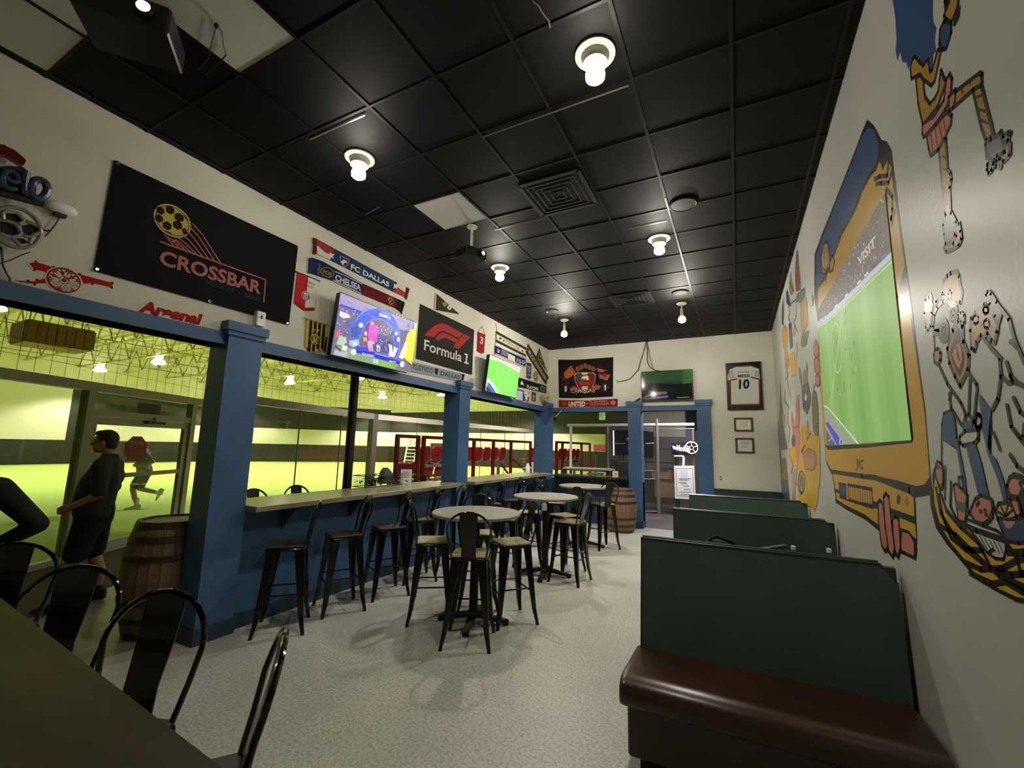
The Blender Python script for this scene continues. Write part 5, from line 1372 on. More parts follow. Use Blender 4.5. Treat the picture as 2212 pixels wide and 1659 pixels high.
# --- glowing panel in place of the light the projector throws into the frame
e = empty('glowing_picture', (0, 0, 0), label='glowing panel as projected football match inside the painted television on the mural wall', cat='screen')
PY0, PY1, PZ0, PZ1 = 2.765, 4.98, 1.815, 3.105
MB().box(XR - 0.0050, XR - 0.0042, PY0, PY1, PZ0, PZ1).build('picture_backing', M['paper'], e)
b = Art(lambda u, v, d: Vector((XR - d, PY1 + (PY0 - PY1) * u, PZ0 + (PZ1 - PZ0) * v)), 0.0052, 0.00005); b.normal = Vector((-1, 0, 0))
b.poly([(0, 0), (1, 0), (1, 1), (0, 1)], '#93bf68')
for k in range(7):
    u = 0.02 + 0.14 * k
    b.poly([(u, 0), (u + 0.07, 0), (u + 0.055, 0.84), (u - 0.015, 0.84)], '#9cc872' if k % 2 else '#8ab860')
b.poly([(0, 0.92), (0.3, 0.85), (1, 0.74), (1, 1), (0, 1)], '#6e6258')
for i in range(420):
    u = R.uniform(0.02, 0.99); lo = 0.90 - 0.15 * u
    v = R.uniform(lo + 0.02, 0.99)
    s_ = R.uniform(0.003, 0.008)
    b.mb.add([b.pt((u, v), 0.0001), b.pt((u + s_, v), 0.0001), b.pt((u + s_, v + s_ * 1.4), 0.0001), b.pt((u, v + s_ * 1.4), 0.0001)], [(0, 1, 2, 3)], R.choice(['#b8a8a0', '#4a423c', '#8a7c74', '#d8ccc4', '#9a6a60', '#57504c']))
b.d += 0.0002
b.poly([(0, 0.885), (0.3, 0.82), (1, 0.72), (1, 0.745), (0.3, 0.855), (0, 0.925)], '#c4c8e0')
for k in range(12): b.line([(0.05 + 0.08 * k, 0.895 - 0.0128 * k * .9), (0.09 + 0.08 * k, 0.888 - 0.0128 * k * .9)], 0.012, R.choice(['#6a78c8', '#f0f0f8', '#4a4a6a']))
b.text('VISIT', (0.72, 0.875), (0.90, 0.85), (0.72, 0.92), '#d8ccc4', 0.02)
b.line([(0, 0.875), (0.3, 0.81), (1, 0.705)], 0.008, '#cfe8b0')
b.line([(0.13, 0.27), (0.48, 0.76)], 0.012, '#d0ecac')
b.line([(0.335 + 0.085 * math.cos(t) , 0.60 + 0.155 * math.sin(t)) for t in [2 * PI * i / 28 for i in range(28)]], 0.010, '#cbe8a6', True)
b.line([(0.0, 0.29), (0.10, 0.255), (0.53, 0.0)], 0.014, '#e4f0dc').poly([(0, 0.0), (0, 0.27), (0.10, 0.235), (0.50, 0.0)], '#a4b094').poly([(0.0, 0.16), (0.05, 0.17), (0.30, 0.02), (0.24, 0.0), (0.2, 0.0)], '#5a52d0').poly([(0, 0), (0, 0.12), (0.18, 0.0)], '#6a6878').line([(0.03, 0.03), (0.11, 0.05)], 0.01, '#c8c8d8').line([(0.25, 0.01), (0.27, 0.04)], 0.02, '#f0f0f0')
for i in range(26):
    u, v = R.uniform(0.08, 0.62), R.uniform(0.28, 0.82)
    b.line([(u, v), (u + 0.004, v + 0.022)], 0.012, R.choice(['#e8f0d0', '#3f5a2a', '#e0e890', '#4a6a30']))
b.build('picture', M['projection_glow'], e)
# --- dancing figure in blue and pink (top)
a = art_right(0.0008).z(1860, 0, 2.963)
lw = 0.016
a.poly([(190, -60), (460, -60), (458, 90), (462, 150), (480, 175), (470, 260), (480, 330), (462, 345), (455, 440), (440, 455), (430, 380), (395, 420), (370, 385), (350, 350), (330, 400), (300, 440), (290, 400), (265, 400), (250, 330), (232, 388), (220, 320), (228, 260), (218, 100)], BL)
a.outlined([(345, 360), (370, 395), (398, 420), (428, 378), (440, 460), (455, 450), (490, 320), (515, 310), (470, 520), (450, 548), (400, 510), (378, 476), (322, 503), (315, 440), (328, 385)], YD, lw)
a.outlined([(350, 500), (378, 480), (400, 515), (400, 560), (410, 625), (440, 665), (470, 630), (495, 580), (510, 450), (530, 500), (545, 520), (490, 680), (395, 800), (365, 660)], YD, lw)
a.outlined([(505, 190), (530, 135), (575, 150), (575, 210), (545, 310), (520, 318), (500, 280)], BL, lw).outlined([(530, 100), (540, 70), (560, 20), (580, -40), (625, -40), (620, 30), (600, 90), (575, 145), (545, 125)], YD, lw).poly([(605, 80), (635, 30), (630, 110), (600, 170), (585, 165)], DK)
a.line([(545, 60), (540, 0), (550, -40)], 0.03, DK)
a.outlined([(393, 795), (470, 740), (530, 640), (545, 510), (565, 475), (580, 510), (572, 610), (540, 700), (470, 800), (400, 878), (390, 850)], PK, lw).outlined([(420, 875), (480, 800), (550, 720), (578, 740), (572, 800), (530, 890), (490, 960), (445, 998), (432, 950)], PK, lw)
a.outlined([(560, 620), (600, 575), (605, 620), (590, 690), (562, 712)], PK, lw)
for k in range(4): a.line([(445 + 28 * k, 850 - 25 * k), (462 + 28 * k, 980 - 40 * k)], 0.010, '#6a3a30')
a.outlined([(605, 585), (755, 470), (772, 478), (770, 555), (715, 575), (600, 680)], YD, lw).outlined([(715, 575), (768, 545), (845, 860), (800, 900), (770, 820)], YD, lw)
a.outlined([(497, 955), (540, 885), (552, 1090), (570, 1110), (576, 1150), (565, 1200), (572, 1375), (535, 1370)], YD, lw)
for P in ([(640, 560), (650, 590)], [(690, 510), (700, 540)], [(740, 620), (775, 610)], [(750, 700), (805, 715)], [(770, 770), (815, 790)], [(520, 1000), (540, 1010)], [(525, 1080), (560, 1090)], [(535, 1200), (545, 1240)], [(525, 1300), (560, 1310)], [(650, 640), (660, 610)]): a.line(P, 0.008, DK)
a.outlined([(795, 920), (830, 890), (870, 870), (890, 845), (905, 890), (920, 930), (905, 985), (870, 1000), (850, 1030), (805, 1005)], GR, lw).outlined([(905, 870), (940, 850), (955, 855), (935, 900), (950, 930), (950, 990), (910, 1035), (885, 1030), (918, 975), (922, 920)], YD, lw).outlined([(808, 1050), (850, 1040), (835, 1090), (815, 1110), (805, 1085)], DK, lw).outlined([(865, 1030), (888, 1010), (890, 1075), (860, 1070)], YD, lw)
a.outlined([(525, 1440), (540, 1375), (575, 1360), (605, 1420), (600, 1500), (580, 1560), (540, 1560), (530, 1500)], GR, lw).outlined([(605, 1450), (625, 1430), (635, 1480), (640, 1530), (625, 1570), (580, 1600), (545, 1612), (530, 1590), (540, 1560), (590, 1560), (610, 1510)], YD, lw)
a.build('painted_dancer', M['paint_print'], wr)
# --- bird eating pizza, and its basket
a = art_right(0.0008).z(1940, 560, 4.147)
WH = '#b9b8b0'
def bas(P): return [(x, y + (900 - 560) * 4.147) for x, y in P]
a.outlined([(235, 480), (245, 360), (275, 345), (292, 312), (310, 380), (300, 480), (290, 600), (265, 640), (245, 610)], YD, 0.014).line([(292, 315), (288, 370), (310, 380), (340, 375), (345, 420), (325, 500)], 0.014, DK)
a.outlined([(395, 310), (405, 200), (440, 150), (470, 125), (520, 110), (545, 150), (552, 230), (572, 290), (555, 390), (520, 400), (440, 375)], YD, 0.018).outlined([(392, 320), (410, 312), (440, 370), (410, 368)], WH, 0.010).outlined([(450, 310), (465, 275), (480, 300), (462, 370), (448, 360)], WH, 0.010)
a.line([(320, 690), (310, 600), (320, 500), (350, 430), (400, 380), (470, 375)], 0.014, DK).line([(318, 690), (325, 790)], 0.014, DK)
for (cx_, cy_, rx, ry) in ((407, 640, 50, 118), (490, 475, 46, 100)):
    a.ell(cx_, cy_, rx, ry, '#232323')
    for f_ in (0.8, 0.55, 0.3): a.ellring(cx_, cy_, rx * f_, ry * f_, 0.006, '#6a6a6a')
a.ell(490, 400, 35, 30, '#a8a8a4').line([(330, 610), (360, 620)], 0.03, DK).line([(325, 660), (360, 655)], 0.03, DK)
a.outlined([(440, 800), (490, 640), (540, 540), (575, 600), (582, 740), (632, 860), (625, 990), (555, 1138), (510, 1050), (460, 930)], YD, 0.022).poly([(465, 830), (500, 700), (535, 580), (560, 650), (560, 750), (600, 850), (590, 960), (555, 1060), (520, 1000), (485, 920)], '#15110e').poly([(485, 850), (520, 770), (545, 745), (565, 820), (572, 900), (545, 985), (520, 940), (500, 900)], PK).line([(525, 790), (545, 900)], 0.014, DK)
a.outlined([(535, 500), (560, 475), (590, 500), (590, 570), (560, 560), (540, 530)], YD, 0.012)
a.outlined([(318, 860), (330, 810), (352, 802), (378, 840), (378, 900), (350, 945), (325, 920)], YD, 0.016)
a.outlined([(645, 640), (655, 530), (690, 480), (770, 410), (850, 500), (890, 580), (885, 650), (860, 750), (835, 730), (800, 660), (760, 700), (740, 680), (700, 740), (680, 820), (655, 800)], YD, 0.018)
for (x, y, rx, ry) in ((695, 540, 25, 40), (785, 455, 24, 34), (792, 580, 26, 38)): a.outlined([(x + rx * math.cos(t), y + ry * math.sin(t)) for t in [2 * PI * i / 12 for i in range(12)]], PK, 0.012)
for (x, y) in ((740, 575), (840, 605), (680, 660), (740, 600)): a.ell(x, y, 8, 12, '#5a3a14')
a.outlined([(785, 320), (800, 290), (830, 310), (880, 390), (925, 460), (900, 560), (865, 510), (820, 400)], '#57575a', 0.014).line([(800, 380), (860, 350)], 0.012, DK).line([(830, 440), (890, 410)], 0.012, DK)
for P in ([(925, 455), (990, 540), (1040, 720), (1128, 930)], [(1000, 735), (1060, 790)], [(770, 720), (830, 800), (920, 895)], [(905, 900), (918, 1050), (890, 1250), (840, 1350)], [(920, 1050), (985, 1110), (1025, 1100), (965, 920)], [(1000, 1040), (1060, 1110), (1128, 1140)], [(1030, 1240), (1090, 1370), (1128, 1400)], [(970, 1305), (1010, 1500), (1080, 1590), (1128, 1600)], [(1040, 1540), (1128, 1659)], [(1120, 1580), (1128, 1480)], [(360, 945), (440, 1120), (560, 1290), (605, 1400), (575, 1500)], [(455, 1200), (470, 1330), (560, 1480)], [(625, 1020), (700, 1120), (705, 1180)], [(640, 1080), (630, 1390), (675, 1460), (700, 1200)], [(470, 1185), (455, 1260)]): a.line(P, 0.016, DK)
a.outlined([(390, 1480), (410, 1380), (480, 1350), (500, 1400), (520, 1600), (540, 1640), (530, 1700), (450, 1640), (388, 1600)], BL, 0.012).poly(bas([(388, 180), (530, 200), (560, 340), (600, 560), (630, 880), (600, 900), (560, 500), (520, 270), (440, 240), (388, 205)]), BL)
a.poly([(722, 1200), (830, 1350), (835, 1560), (800, 1659)] + bas([(815, 150), (825, 330), (875, 380), (940, 560), (980, 740), (945, 760), (890, 560), (800, 330), (760, 150)]) + [(745, 1450)], BL)
a.poly([(575, 1500), (595, 1440), (660, 1450), (665, 1520), (580, 1560)], BL).outlined(bas([(552, 180), (600, 130), (715, 118), (712, 200), (680, 240), (580, 258), (555, 235)]), WH, 0.016).poly(bas([(608, 270), (690, 240), (740, 400), (815, 720), (720, 715), (660, 480)]), BL)
a.ellring(715, 1450, 32, 60, 0.016, DK)
a.line(bas([(850, 140), (910, 300)]), 0.012, DK).line(bas([(1000, 340), (1060, 440), (1125, 490)]), 0.016, DK).line(bas([(388, 200), (385, 420)]), 0.010, DK).line(bas([(420, 440), (415, 740)]), 0.010, DK).line(bas([(470, 580), (465, 800), (520, 920)]), 0.014, DK)
a.poly(bas([(330, 440), (305, 520), (310, 640), (285, 720), (290, 800), (340, 1000), (440, 1150), (560, 1290), (700, 1460), (870, 1560), (1060, 1659), (1330, 1700), (1330, 1150), (1000, 1110), (950, 1120), (780, 1060), (640, 1000), (520, 930), (430, 820), (380, 680), (340, 560)]), DK).poly(bas([(335, 540), (318, 640), (325, 780), (380, 980), (480, 1140), (580, 1260), (710, 1430), (880, 1530), (1060, 1615), (1330, 1660), (1330, 1170), (1000, 1140), (940, 1135), (760, 1075), (620, 1010), (510, 945), (420, 830), (375, 690)]), YE)
for P in ([(370, 700), (400, 900), (470, 1080), (600, 1190), (760, 1200)], [(340, 640), (380, 860), (500, 1060), (620, 1200), (830, 1370)], [(380, 980), (520, 1060), (640, 1180), (750, 1290), (900, 1420), (1330, 1620)], [(430, 840), (560, 990), (720, 1130), (830, 1350)], [(590, 1300), (740, 1370), (940, 1360), (1060, 1290), (1330, 1220)], [(640, 1400), (850, 1500), (960, 1480), (1128, 1580), (1330, 1590)], [(980, 1220), (1128, 1215), (1330, 1300)], [(960, 1130), (1060, 1250), (1100, 1400), (1330, 1480)], [(880, 1380), (1020, 1420), (1330, 1390)]): a.line(bas(P), 0.022, DK)
a.outlined(bas([(330, 470), (350, 400), (385, 420), (400, 500), (400, 600), (385, 650), (360, 600), (335, 530)]), '#b08078', 0.014).ell(358, 455 + 1410, 18, 26, '#7a5048')
a.outlined(bas([(495, 620), (515, 600), (560, 640), (615, 700), (610, 780), (600, 950), (540, 930), (520, 780)]), PK, 0.012).poly(bas([(520, 755), (605, 770), (605, 870), (525, 830)]), GR).line(bas([(540, 610), (540, 540), (575, 540), (578, 660)]), 0.010, DK)
a.outlined(bas([(640, 860), (690, 740), (740, 705), (830, 740), (850, 830), (810, 930), (760, 965), (690, 940)]), '#b87462', 0.014)
for (x, y) in ((710, 790), (740, 850), (780, 840), (720, 770), (790, 880), (830, 900)): a.ell(x, y + 1410, 16, 22, '#4a2218')
a.outlined(bas([(610, 915), (760, 980), (880, 1020), (960, 1080), (965, 1200), (945, 1280), (870, 1270), (800, 1220), (700, 1080), (620, 985)]), '#b4b3ac', 0.012)
for k in range(6): a.line(bas([(690 + 42 * k, 1060 + 14 * k), (760 + 38 * k, 1170 + 14 * k)]), 0.006, '#4a4a46')
a.line(bas([(520, 935), (700, 1020), (960, 1110)]), 0.022, DK).line(bas([(810, 1220), (855, 1190)]), 0.014, DK)
a.outlined(bas([(870, 840), (900, 780), (980, 770), (1040, 820), (1080, 830), (1090, 900), (980, 930), (890, 905)]), '#b8a048', 0.014)
for P in ([(920, 800), (960, 890)], [(990, 780), (960, 890)], [(1030, 830), (970, 890)], [(890, 850), (950, 890)]): a.line(bas(P), 0.010, DK)
a.outlined(bas([(885, 910), (1010, 930), (1128, 900), (1200, 900), (1200, 1090), (1080, 1135), (970, 1110), (930, 1020)]), '#2f3e64', 0.012).poly(bas([(935, 930), (1050, 940), (1010, 1000), (970, 1000)]), '#b08074')
a.outlined(bas([(975, 620), (1000, 550), (1040, 520), (1110, 540), (1115, 650), (1080, 730), (1000, 710)]), PK, 0.016).poly(bas([(1000, 545), (1040, 515), (1128, 530), (1128, 580), (1050, 560)]), '#1a1210').outlined(bas([(1090, 600), (1160, 570), (1250, 640), (1240, 700), (1128, 680)]), PK, 0.014).poly(bas([(1080, 720), (1128, 670), (1240, 700), (1240, 870), (1128, 860)]), '#1a1210').outlined(bas([(1000, 740), (1070, 740), (1100, 880), (1060, 900)]), PK, 0.012)
a.build('painted_bird', M['paint_print'], wr)
# --- crowd of small painted figures toward the far end
a = art_right(0.0008).z(1660, 520, 5.53)
n_ = lambda k: R.uniform(-k, k)
def scribble(P, col, wd=0.012):
    a.line(P, wd, col)
a.poly([(318, 330), (335, 120), (350, 110), (362, 250), (385, 480), (385, 590), (330, 610), (318, 500)], '#8a5a50').line([(335, 120), (345, 300), (330, 500), (360, 590)], 0.02, '#4a3830').poly([(330, 130), (355, 120), (360, 250), (325, 250)], '#6a6458')
a.poly([(248, 480), (265, 360), (280, 470), (310, 600), (270, 660), (245, 600)], '#8a8062').line([(265, 370), (255, 500), (300, 600)], 0.02, '#4a463a')
a.poly([(210, 620), (222, 575), (245, 650), (270, 790), (240, 780), (212, 740)], '#3f4c68').line([(240, 780), (255, 850), (240, 920), (262, 980)], 0.03, '#3a3a40')
a.poly([(158, 820), (178, 680), (186, 820), (180, 1030), (160, 980)], '#5d5d58').line([(170, 800), (160, 1000), (185, 900)], 0.02, '#38383a')
a.poly([(335, 640), (380, 600), (440, 590), (420, 700), (380, 740), (335, 740)], '#74757c').line([(390, 600), (430, 570), (440, 620)], 0.02, '#4a4a50')
a.outlined([(378, 750), (440, 650), (462, 760), (475, 990), (410, 1105), (390, 1060)], '#c0a050', 0.012, '#5a4a24')
a.poly([(388, 1140), (420, 1090), (490, 1070), (465, 1180), (460, 1240), (420, 1280), (385, 1250)], '#6a6a68').ell(440, 1200, 24, 44, '#57554e')
a.outlined([(158, 1080), (200, 1010), (230, 1080), (230, 1250), (205, 1300), (180, 1290), (165, 1180)], '#b8883c', 0.01, '#6a4a1a').poly([(190, 1300), (230, 1300), (240, 1500), (200, 1520)], '#b08060')
a.poly([(240, 990), (275, 980), (280, 1100), (295, 1260), (258, 1310), (248, 1150)], '#3f4c68').poly([(290, 1090), (310, 1010), (320, 1120), (290, 1150)], '#b8903c')
a.outlined([(260, 1360), (305, 1330), (325, 1500), (310, 1600), (280, 1620), (262, 1500)], '#d0a428', 0.01, '#6a4a1a')
a.line([(250, 760), (330, 700), (330, 900), (300, 980), (350, 1100)], 0.02, '#57564f').line([(310, 880), (300, 910), (320, 920)], 0.02, '#e0dcd0').line([(330, 1220), (345, 1300), (330, 1420)], 0.03, '#6a6a62').line([(240, 1400), (250, 1480)], 0.03, '#6a5a30').line([(215, 1540), (235, 1600), (205, 1659)], 0.02, '#6a4a2a')
a.ell(520, 715, 16, 68, '#4a4a48').ell(513, 715, 11, 60, '#cfcdc4')
a.z(1660, 780, 4.88)
a.poly([(235, 0), (290, 0), (290, 130), (262, 165), (240, 140)], '#d0a428').poly([(170, 0), (205, 0), (205, 90), (180, 90)], '#b8803c')
a.poly([(118, 215), (130, 300), (145, 560), (150, 660), (200, 930), (130, 940), (115, 840), (98, 670), (110, 600), (120, 400)], '#6f6458').line([(120, 220), (140, 500), (170, 600), (150, 900)], 0.03, '#4a4038').line([(175, 300), (170, 420), (210, 480), (200, 640), (225, 720), (210, 860)], 0.03, '#4a4038').line([(190, 100), (200, 220), (230, 380)], 0.03, '#6a5a44')
a.poly([(95, 665), (115, 840), (130, 1000), (205, 1250), (225, 1480), (145, 1480), (120, 1100), (105, 850)], '#3c4a5e').poly([(130, 1050), (180, 1010), (205, 1250), (140, 1260)], '#7a6a2c').line([(150, 1060), (180, 1150), (150, 1220), (195, 1240)], 0.02, '#b8a03c')
a.poly([(290, 360), (320, 350), (330, 560), (325, 700), (360, 1010), (380, 1150), (300, 1140), (260, 800), (235, 620), (245, 530), (260, 600), (280, 700)], '#b8786a').line([(245, 540), (265, 700), (320, 690), (325, 500)], 0.014, '#6a4038').ell(264, 840, 20, 72, '#57545c')
a.poly([(215, 920), (290, 900), (295, 1110), (250, 1100), (215, 1000)], '#d0a428').line([(225, 1000), (260, 1080), (240, 1180)], 0.03, '#7a5a1a').poly([(250, 1150), (300, 1120), (290, 1300), (275, 1480), (250, 1480)], '#b08a78')
a.outlined([(350, 300), (360, 260), (415, 235), (440, 350), (440, 450), (405, 555), (365, 500), (355, 400)], '#5d6068', 0.012, '#38383c').outlined([(375, 400), (390, 335), (410, 370), (398, 425)], '#d8d4c8', 0.008, '#38383c').outlined([(360, 130), (380, 95), (400, 140), (410, 230), (372, 260)], '#9c7c3c', 0.010, '#4a3818')
a.poly([(315, 60), (330, 70), (350, 200), (345, 280), (325, 160)], '#8a7868').poly([(398, 0), (410, 60), (408, 240), (396, 200)], '#8a7868')
a.outlined([(455, 400), (470, 310), (500, 330), (520, 480), (525, 790), (500, 815), (470, 700)], '#6e6238', 0.012, '#47401f').line([(468, 230), (475, 300), (490, 240)], 0.014, '#57503a')
for k in range(10): a.line([(470 + n_(10), 400 + 38 * k), (505 + n_(10), 410 + 38 * k)], 0.012, '#8a7c48')
a.poly([(330, 780), (350, 660), (400, 700), (410, 620), (430, 800), (450, 760), (540, 800), (545, 1200), (515, 1500), (480, 1600), (460, 1540), (350, 1520), (310, 1420), (300, 1150), (330, 950)], '#c89c2c')
a.outlined([(360, 980), (420, 920), (480, 950), (510, 1000), (515, 1080), (460, 1155), (385, 1140)], '#b08064', 0.010, '#6a4430').line([(415, 890), (430, 1000)], 0.014, '#6a4a1a').line([(440, 920), (445, 1030)], 0.014, '#6a4a1a').line([(490, 960), (490, 1150)], 0.03, '#5a3a2a').line([(350, 700), (370, 900), (350, 960), (390, 880)], 0.03, '#7a5a20').line([(410, 640), (405, 830), (440, 760)], 0.03, '#6a6448')
a.ell(348, 1280, 38, 130, '#35404e').ell(350, 1270, 26, 100, '#b8a04c').ell(350, 1270, 18, 80, '#4a5050').line([(345, 1190), (355, 1240), (345, 1340)], 0.02, '#c0b070')
a.line([(270, 1270), (320, 1320)], 0.014, '#5a5040').line([(380, 1140), (410, 1350), (425, 1659)], 0.012, '#4a4a44')
a.build('painted_crowd', M['paint_print'], wr)
# ------------------------------------------------------------------ glass wall and door toward the arena
ZR = 2.45
def local(name, p, u, label=None, cat=None, kind=None):
    e = empty(name, (p[0], p[1], 0), math.atan2(u[1], u[0]), label, cat, None, kind)
    return e
P0 = Vector((-8.40, 2.80)); U0 = Vector((-0.48, 0.877)).normalized()
gA = local('glass_wall', P0, U0, 'glass wall with aluminium uprights on both sides of the arena door', 'glass wall')
def frame_box(x0, x1, z0, z1, d=0.06, m=None, par=None, name='upright'):
    return MB().box(x0, x1, -d, d, z0, z1).build(name, m or M['aluminium'], par)
frame_box(-3.6, 2.6, ZR - 0.04, ZR + 0.09, 0.07, M['aluminium'], gA, 'top_rail')
frame_box(-3.6, -0.06, 0.0, 0.09, 0.05, M['aluminium'], gA, 'sill')
frame_box(2.22, 2.62, 0.0, 0.09, 0.05, M['aluminium'], gA, 'sill')
for x in (-3.6, -1.8, 2.62): frame_box(x - 0.03, x + 0.03, 0.09, ZR - 0.04, 0.04, M['aluminium'], gA, 'upright')
for x0, x1 in ((-3.57, -1.83), (-1.77, -0.06), (2.22, 2.59)): MB().box(x0, x1, -0.006, 0.006, 0.09, ZR - 0.04).build('pane', M['glass'], gA)
dr_ = local('door_1', P0, U0, kind='structure')
for x0, x1 in ((-0.06, 0.06), (2.10, 2.22)): frame_box(x0, x1, 0, ZR - 0.04, 0.06, M['aluminium'], dr_, 'jamb')
frame_box(0.06, 2.10, 2.05, 2.15, 0.05, M['aluminium'], dr_, 'transom_bar')
frame_box(0.06, 2.10, 0.0, 0.035, 0.08, M['aluminium'], dr_, 'threshold')
MB().box(0.06, 2.10, -0.006, 0.006, 2.15, ZR - 0.04).build('transom_pane', M['glass'], dr_)
for x0, x1 in ((0.08, 0.17), (1.98, 2.08)): frame_box(x0, x1, 0.045, 2.04, 0.03, M['aluminium'], dr_, 'stile')
for z0, z1 in ((0.045, 0.16), (1.11, 1.18), (1.93, 2.04)): frame_box(0.17, 1.98, z0, z1, 0.025, M['aluminium'], dr_, 'rail')
for z0, z1 in ((0.16, 1.11), (1.18, 1.93)): MB().box(0.17, 1.98, -0.005, 0.005, z0, z1).build('pane', M['glass'], dr_)
MB().bbox(0.05, 0.20, -0.12, -0.03, 0.92, 1.20, 0.012).build('handle', M['tv_black'], dr_)
mb = MB().bbox(1.02, 1.42, -0.09, -0.03, 1.985, 2.03, 0.008); mb.bar((1.2, -0.06, 2.02), (1.2, -0.06, 2.09), 0.015); mb.build('door_closer', M['tv_black'], dr_)
# stop sign on the door glass and a grey notice on the transom
e = local('stop_sign', P0, U0, 'red octagonal stop sign stuck on the arena door glass', 'sign')
oc = [(0.95 + 0.235 * math.cos(PI / 8 + PI / 4 * i), 1.57 + 0.215 * math.sin(PI / 8 + PI / 4 * i)) for i in range(8)]
MB().prism([(x, -0.012, z) for x, z in oc], (0, 0.004, 0)).build('octagon', mat('stop_red', '#8e231c', 0.5), e)
a = art_panel((0.95 - 0.24, -0.013, 1.35), (0.48, 0, 0), (0, 0, 0.44), 0.001)
a.text('STOP!!', (0.26, 0.62), (0.80, 0.62), (0.26, 0.76), '#c9a99a', 0.02)
for k in range(3): a.line([(0.18, 0.52 - 0.1 * k), (0.82, 0.52 - 0.1 * k)], 0.010, '#b05a4e')
a.build('sign_print', M['print'], e)
e = local('notice', P0, U0, 'plain grey notice behind the glass over the arena door', 'notice')
MB().box(0.88, 1.36, -0.016, -0.010, 2.10, 2.33).build('sheet', M['grey_wall'], e)
# mats
tag(MB().prism([(-5.9, 1.5, 0.0), (-8.1, 2.2, 0.0), (-9.35, 4.55, 0.0), (-8.3, 5.2, 0.0)], (0, 0, 0.012)).build('door_mat', M['mat_rubber']), 'long dark mat lying along the arena door', 'mat')
# two more runs of glass behind the counter
def glass_run(p, q, n, label, mt):
    p, q = Vector(p), Vector(q)
    d = q - p; L_ = d.length
    e = local('glass_wall', p, d, label, 'glass wall')
    frame_box(0, L_, ZR - 0.05, ZR + 0.10, 0.07, mt, e, 'top_rail')
    frame_box(0, L_, 0, 0.10, 0.06, M['aluminium'], e, 'sill')
    for k in range(n + 1):
        x = L_ * k / n
        MB().box(x - 0.008, x + 0.008, -0.012, 0.012, 0.10, ZR - 0.05).build('seam', M['galv'], e)
    for k in range(n): MB().box(L_ * k / n + 0.01, L_ * (k + 1) / n - 0.01, -0.006, 0.006, 0.10, ZR - 0.05).build('pane', M['glass'], e)
    return e
glass_run((-7.85, 4.75), (-8.89, 8.95), 3, 'frameless glass wall behind the bar counter with thin seams, before the grey post', M['aluminium'])
glass_run((-8.89, 8.95), (-8.35, 19.5), 6, 'frameless glass wall with a pale top rail, behind the red stadium seats', M['white_pipe'])
e = empty('steel_post', (-8.89, 8.95, 0), label='grey steel post at the bend of the glass wall', cat='post')
MB().box(-0.09, 0.09, -0.09, 0.09, 0.01, ZR + 0.1).build('shaft', M['galv'], e)
MB().box(-0.14, 0.14, -0.14, 0.14, 0, 0.015).build('base_plate', M['galv'], e)
bp_ = on(0, -4.86, 759, 920)
e = empty('steel_post', (-4.86, bp_.y, 0), label='black round post standing just behind the bar counter', cat='post')
MB().lathe([(0.062, 0.012), (0.062, 4.4)], 18).build('shaft', M['pole'], e, smooth=True)
MB().box(-0.11, 0.11, -0.11, 0.11, 0, 0.012).build('base_plate', M['pole'], e)
# ball-stop net above the rails
mb = MB()
def net(p, q, z0, z1, s):
    p, q = Vector(p), Vector(q); d = q - p; L_ = d.length
    for k in range(int(L_ / s) + 1):
        b_ = p + d * min(1, k * s / L_)
        mb.bar((b_.x, b_.y, z0), (b_.x, b_.y, z1), 0.003, n=3, caps=False)
    for k in range(int((z1 - z0) / s) + 1):
        mb.bar((p.x, p.y, z0 + k * s), (q.x, q.y, z0 + k * s), 0.003, n=3, caps=False)
net(P0 - U0 * 4.2, P0 + U0 * 2.6, ZR + 0.09, 7.4, 0.2)
net((-7.85, 4.75), (-8.89, 8.95), ZR + 0.1, 7.4, 0.2)
net((-8.89, 8.95), (-8.35, 19.5), ZR + 0.1, 6.2, 0.25)
tag(mb.build('ball_net', M['net']), 'brown ball-stop net hanging above the glass walls', 'net', kind='stuff')
# ------------------------------------------------------------------ arena
pt = [tuple(P0 - U0 * 6.5), tuple(P0), tuple(P0 + U0 * 2.62), (-7.85, 4.75), (-8.89, 8.95), (-8.35, 19.5), (-3.0, 19.9), (-3.0, 34), (-31.0, 34), (-39, 22.5), (-39, -16), (-3.5, -16)]
MB().prism([(x, y, -0.12) for x, y in pt], (0, 0, 0.121)).build('floor_turf', M['turf'], kind='structure')
def wall_run(e, p, q, z0, z1, m, name, t=0.15):
    p, q = Vector(p), Vector(q); d = (q - p).normalized(); n = Vector((d.y, -d.x)) * t
    MB().prism([(p.x, p.y, z0), (q.x, q.y, z0), (q.x, q.y, z1), (p.x, p.y, z1)], (-n.x, -n.y, 0)).build(name, m, e)
wa = empty('wall_arena', kind='structure')
XA = -38.5
yw = on(0, XA, 150, 880).y; yb = on(0, XA, 183, 920).y
wall_run(wa, (XA, 21.0), (XA, -16.0), 0, 1.52, M['arena_black'], 'dasher_board')
wall_run(wa, (XA, yw), (XA, -16.0), 1.52, 5.0, M['arena_white'], 'white_board')
wall_run(wa, (XA, yb), (XA, yw), 1.52, 5.0, M['arena_black'], 'black_board')
wall_run(wa, (XA, 21.0), (XA, yb), 1.52, 2.85, M['arena_white'], 'white_board')
wall_run(wa, (XA, 21.0), (XA, yb), 2.85, 5.0, M['arena_black'], 'black_board')
wall_run(wa, (XA, 21.0), (XA, -16.0), 5.0, 8.0, M['roof'], 'upper_lining')
CA, CB_ = (XA, 21.0), (-30.0, 32.5)
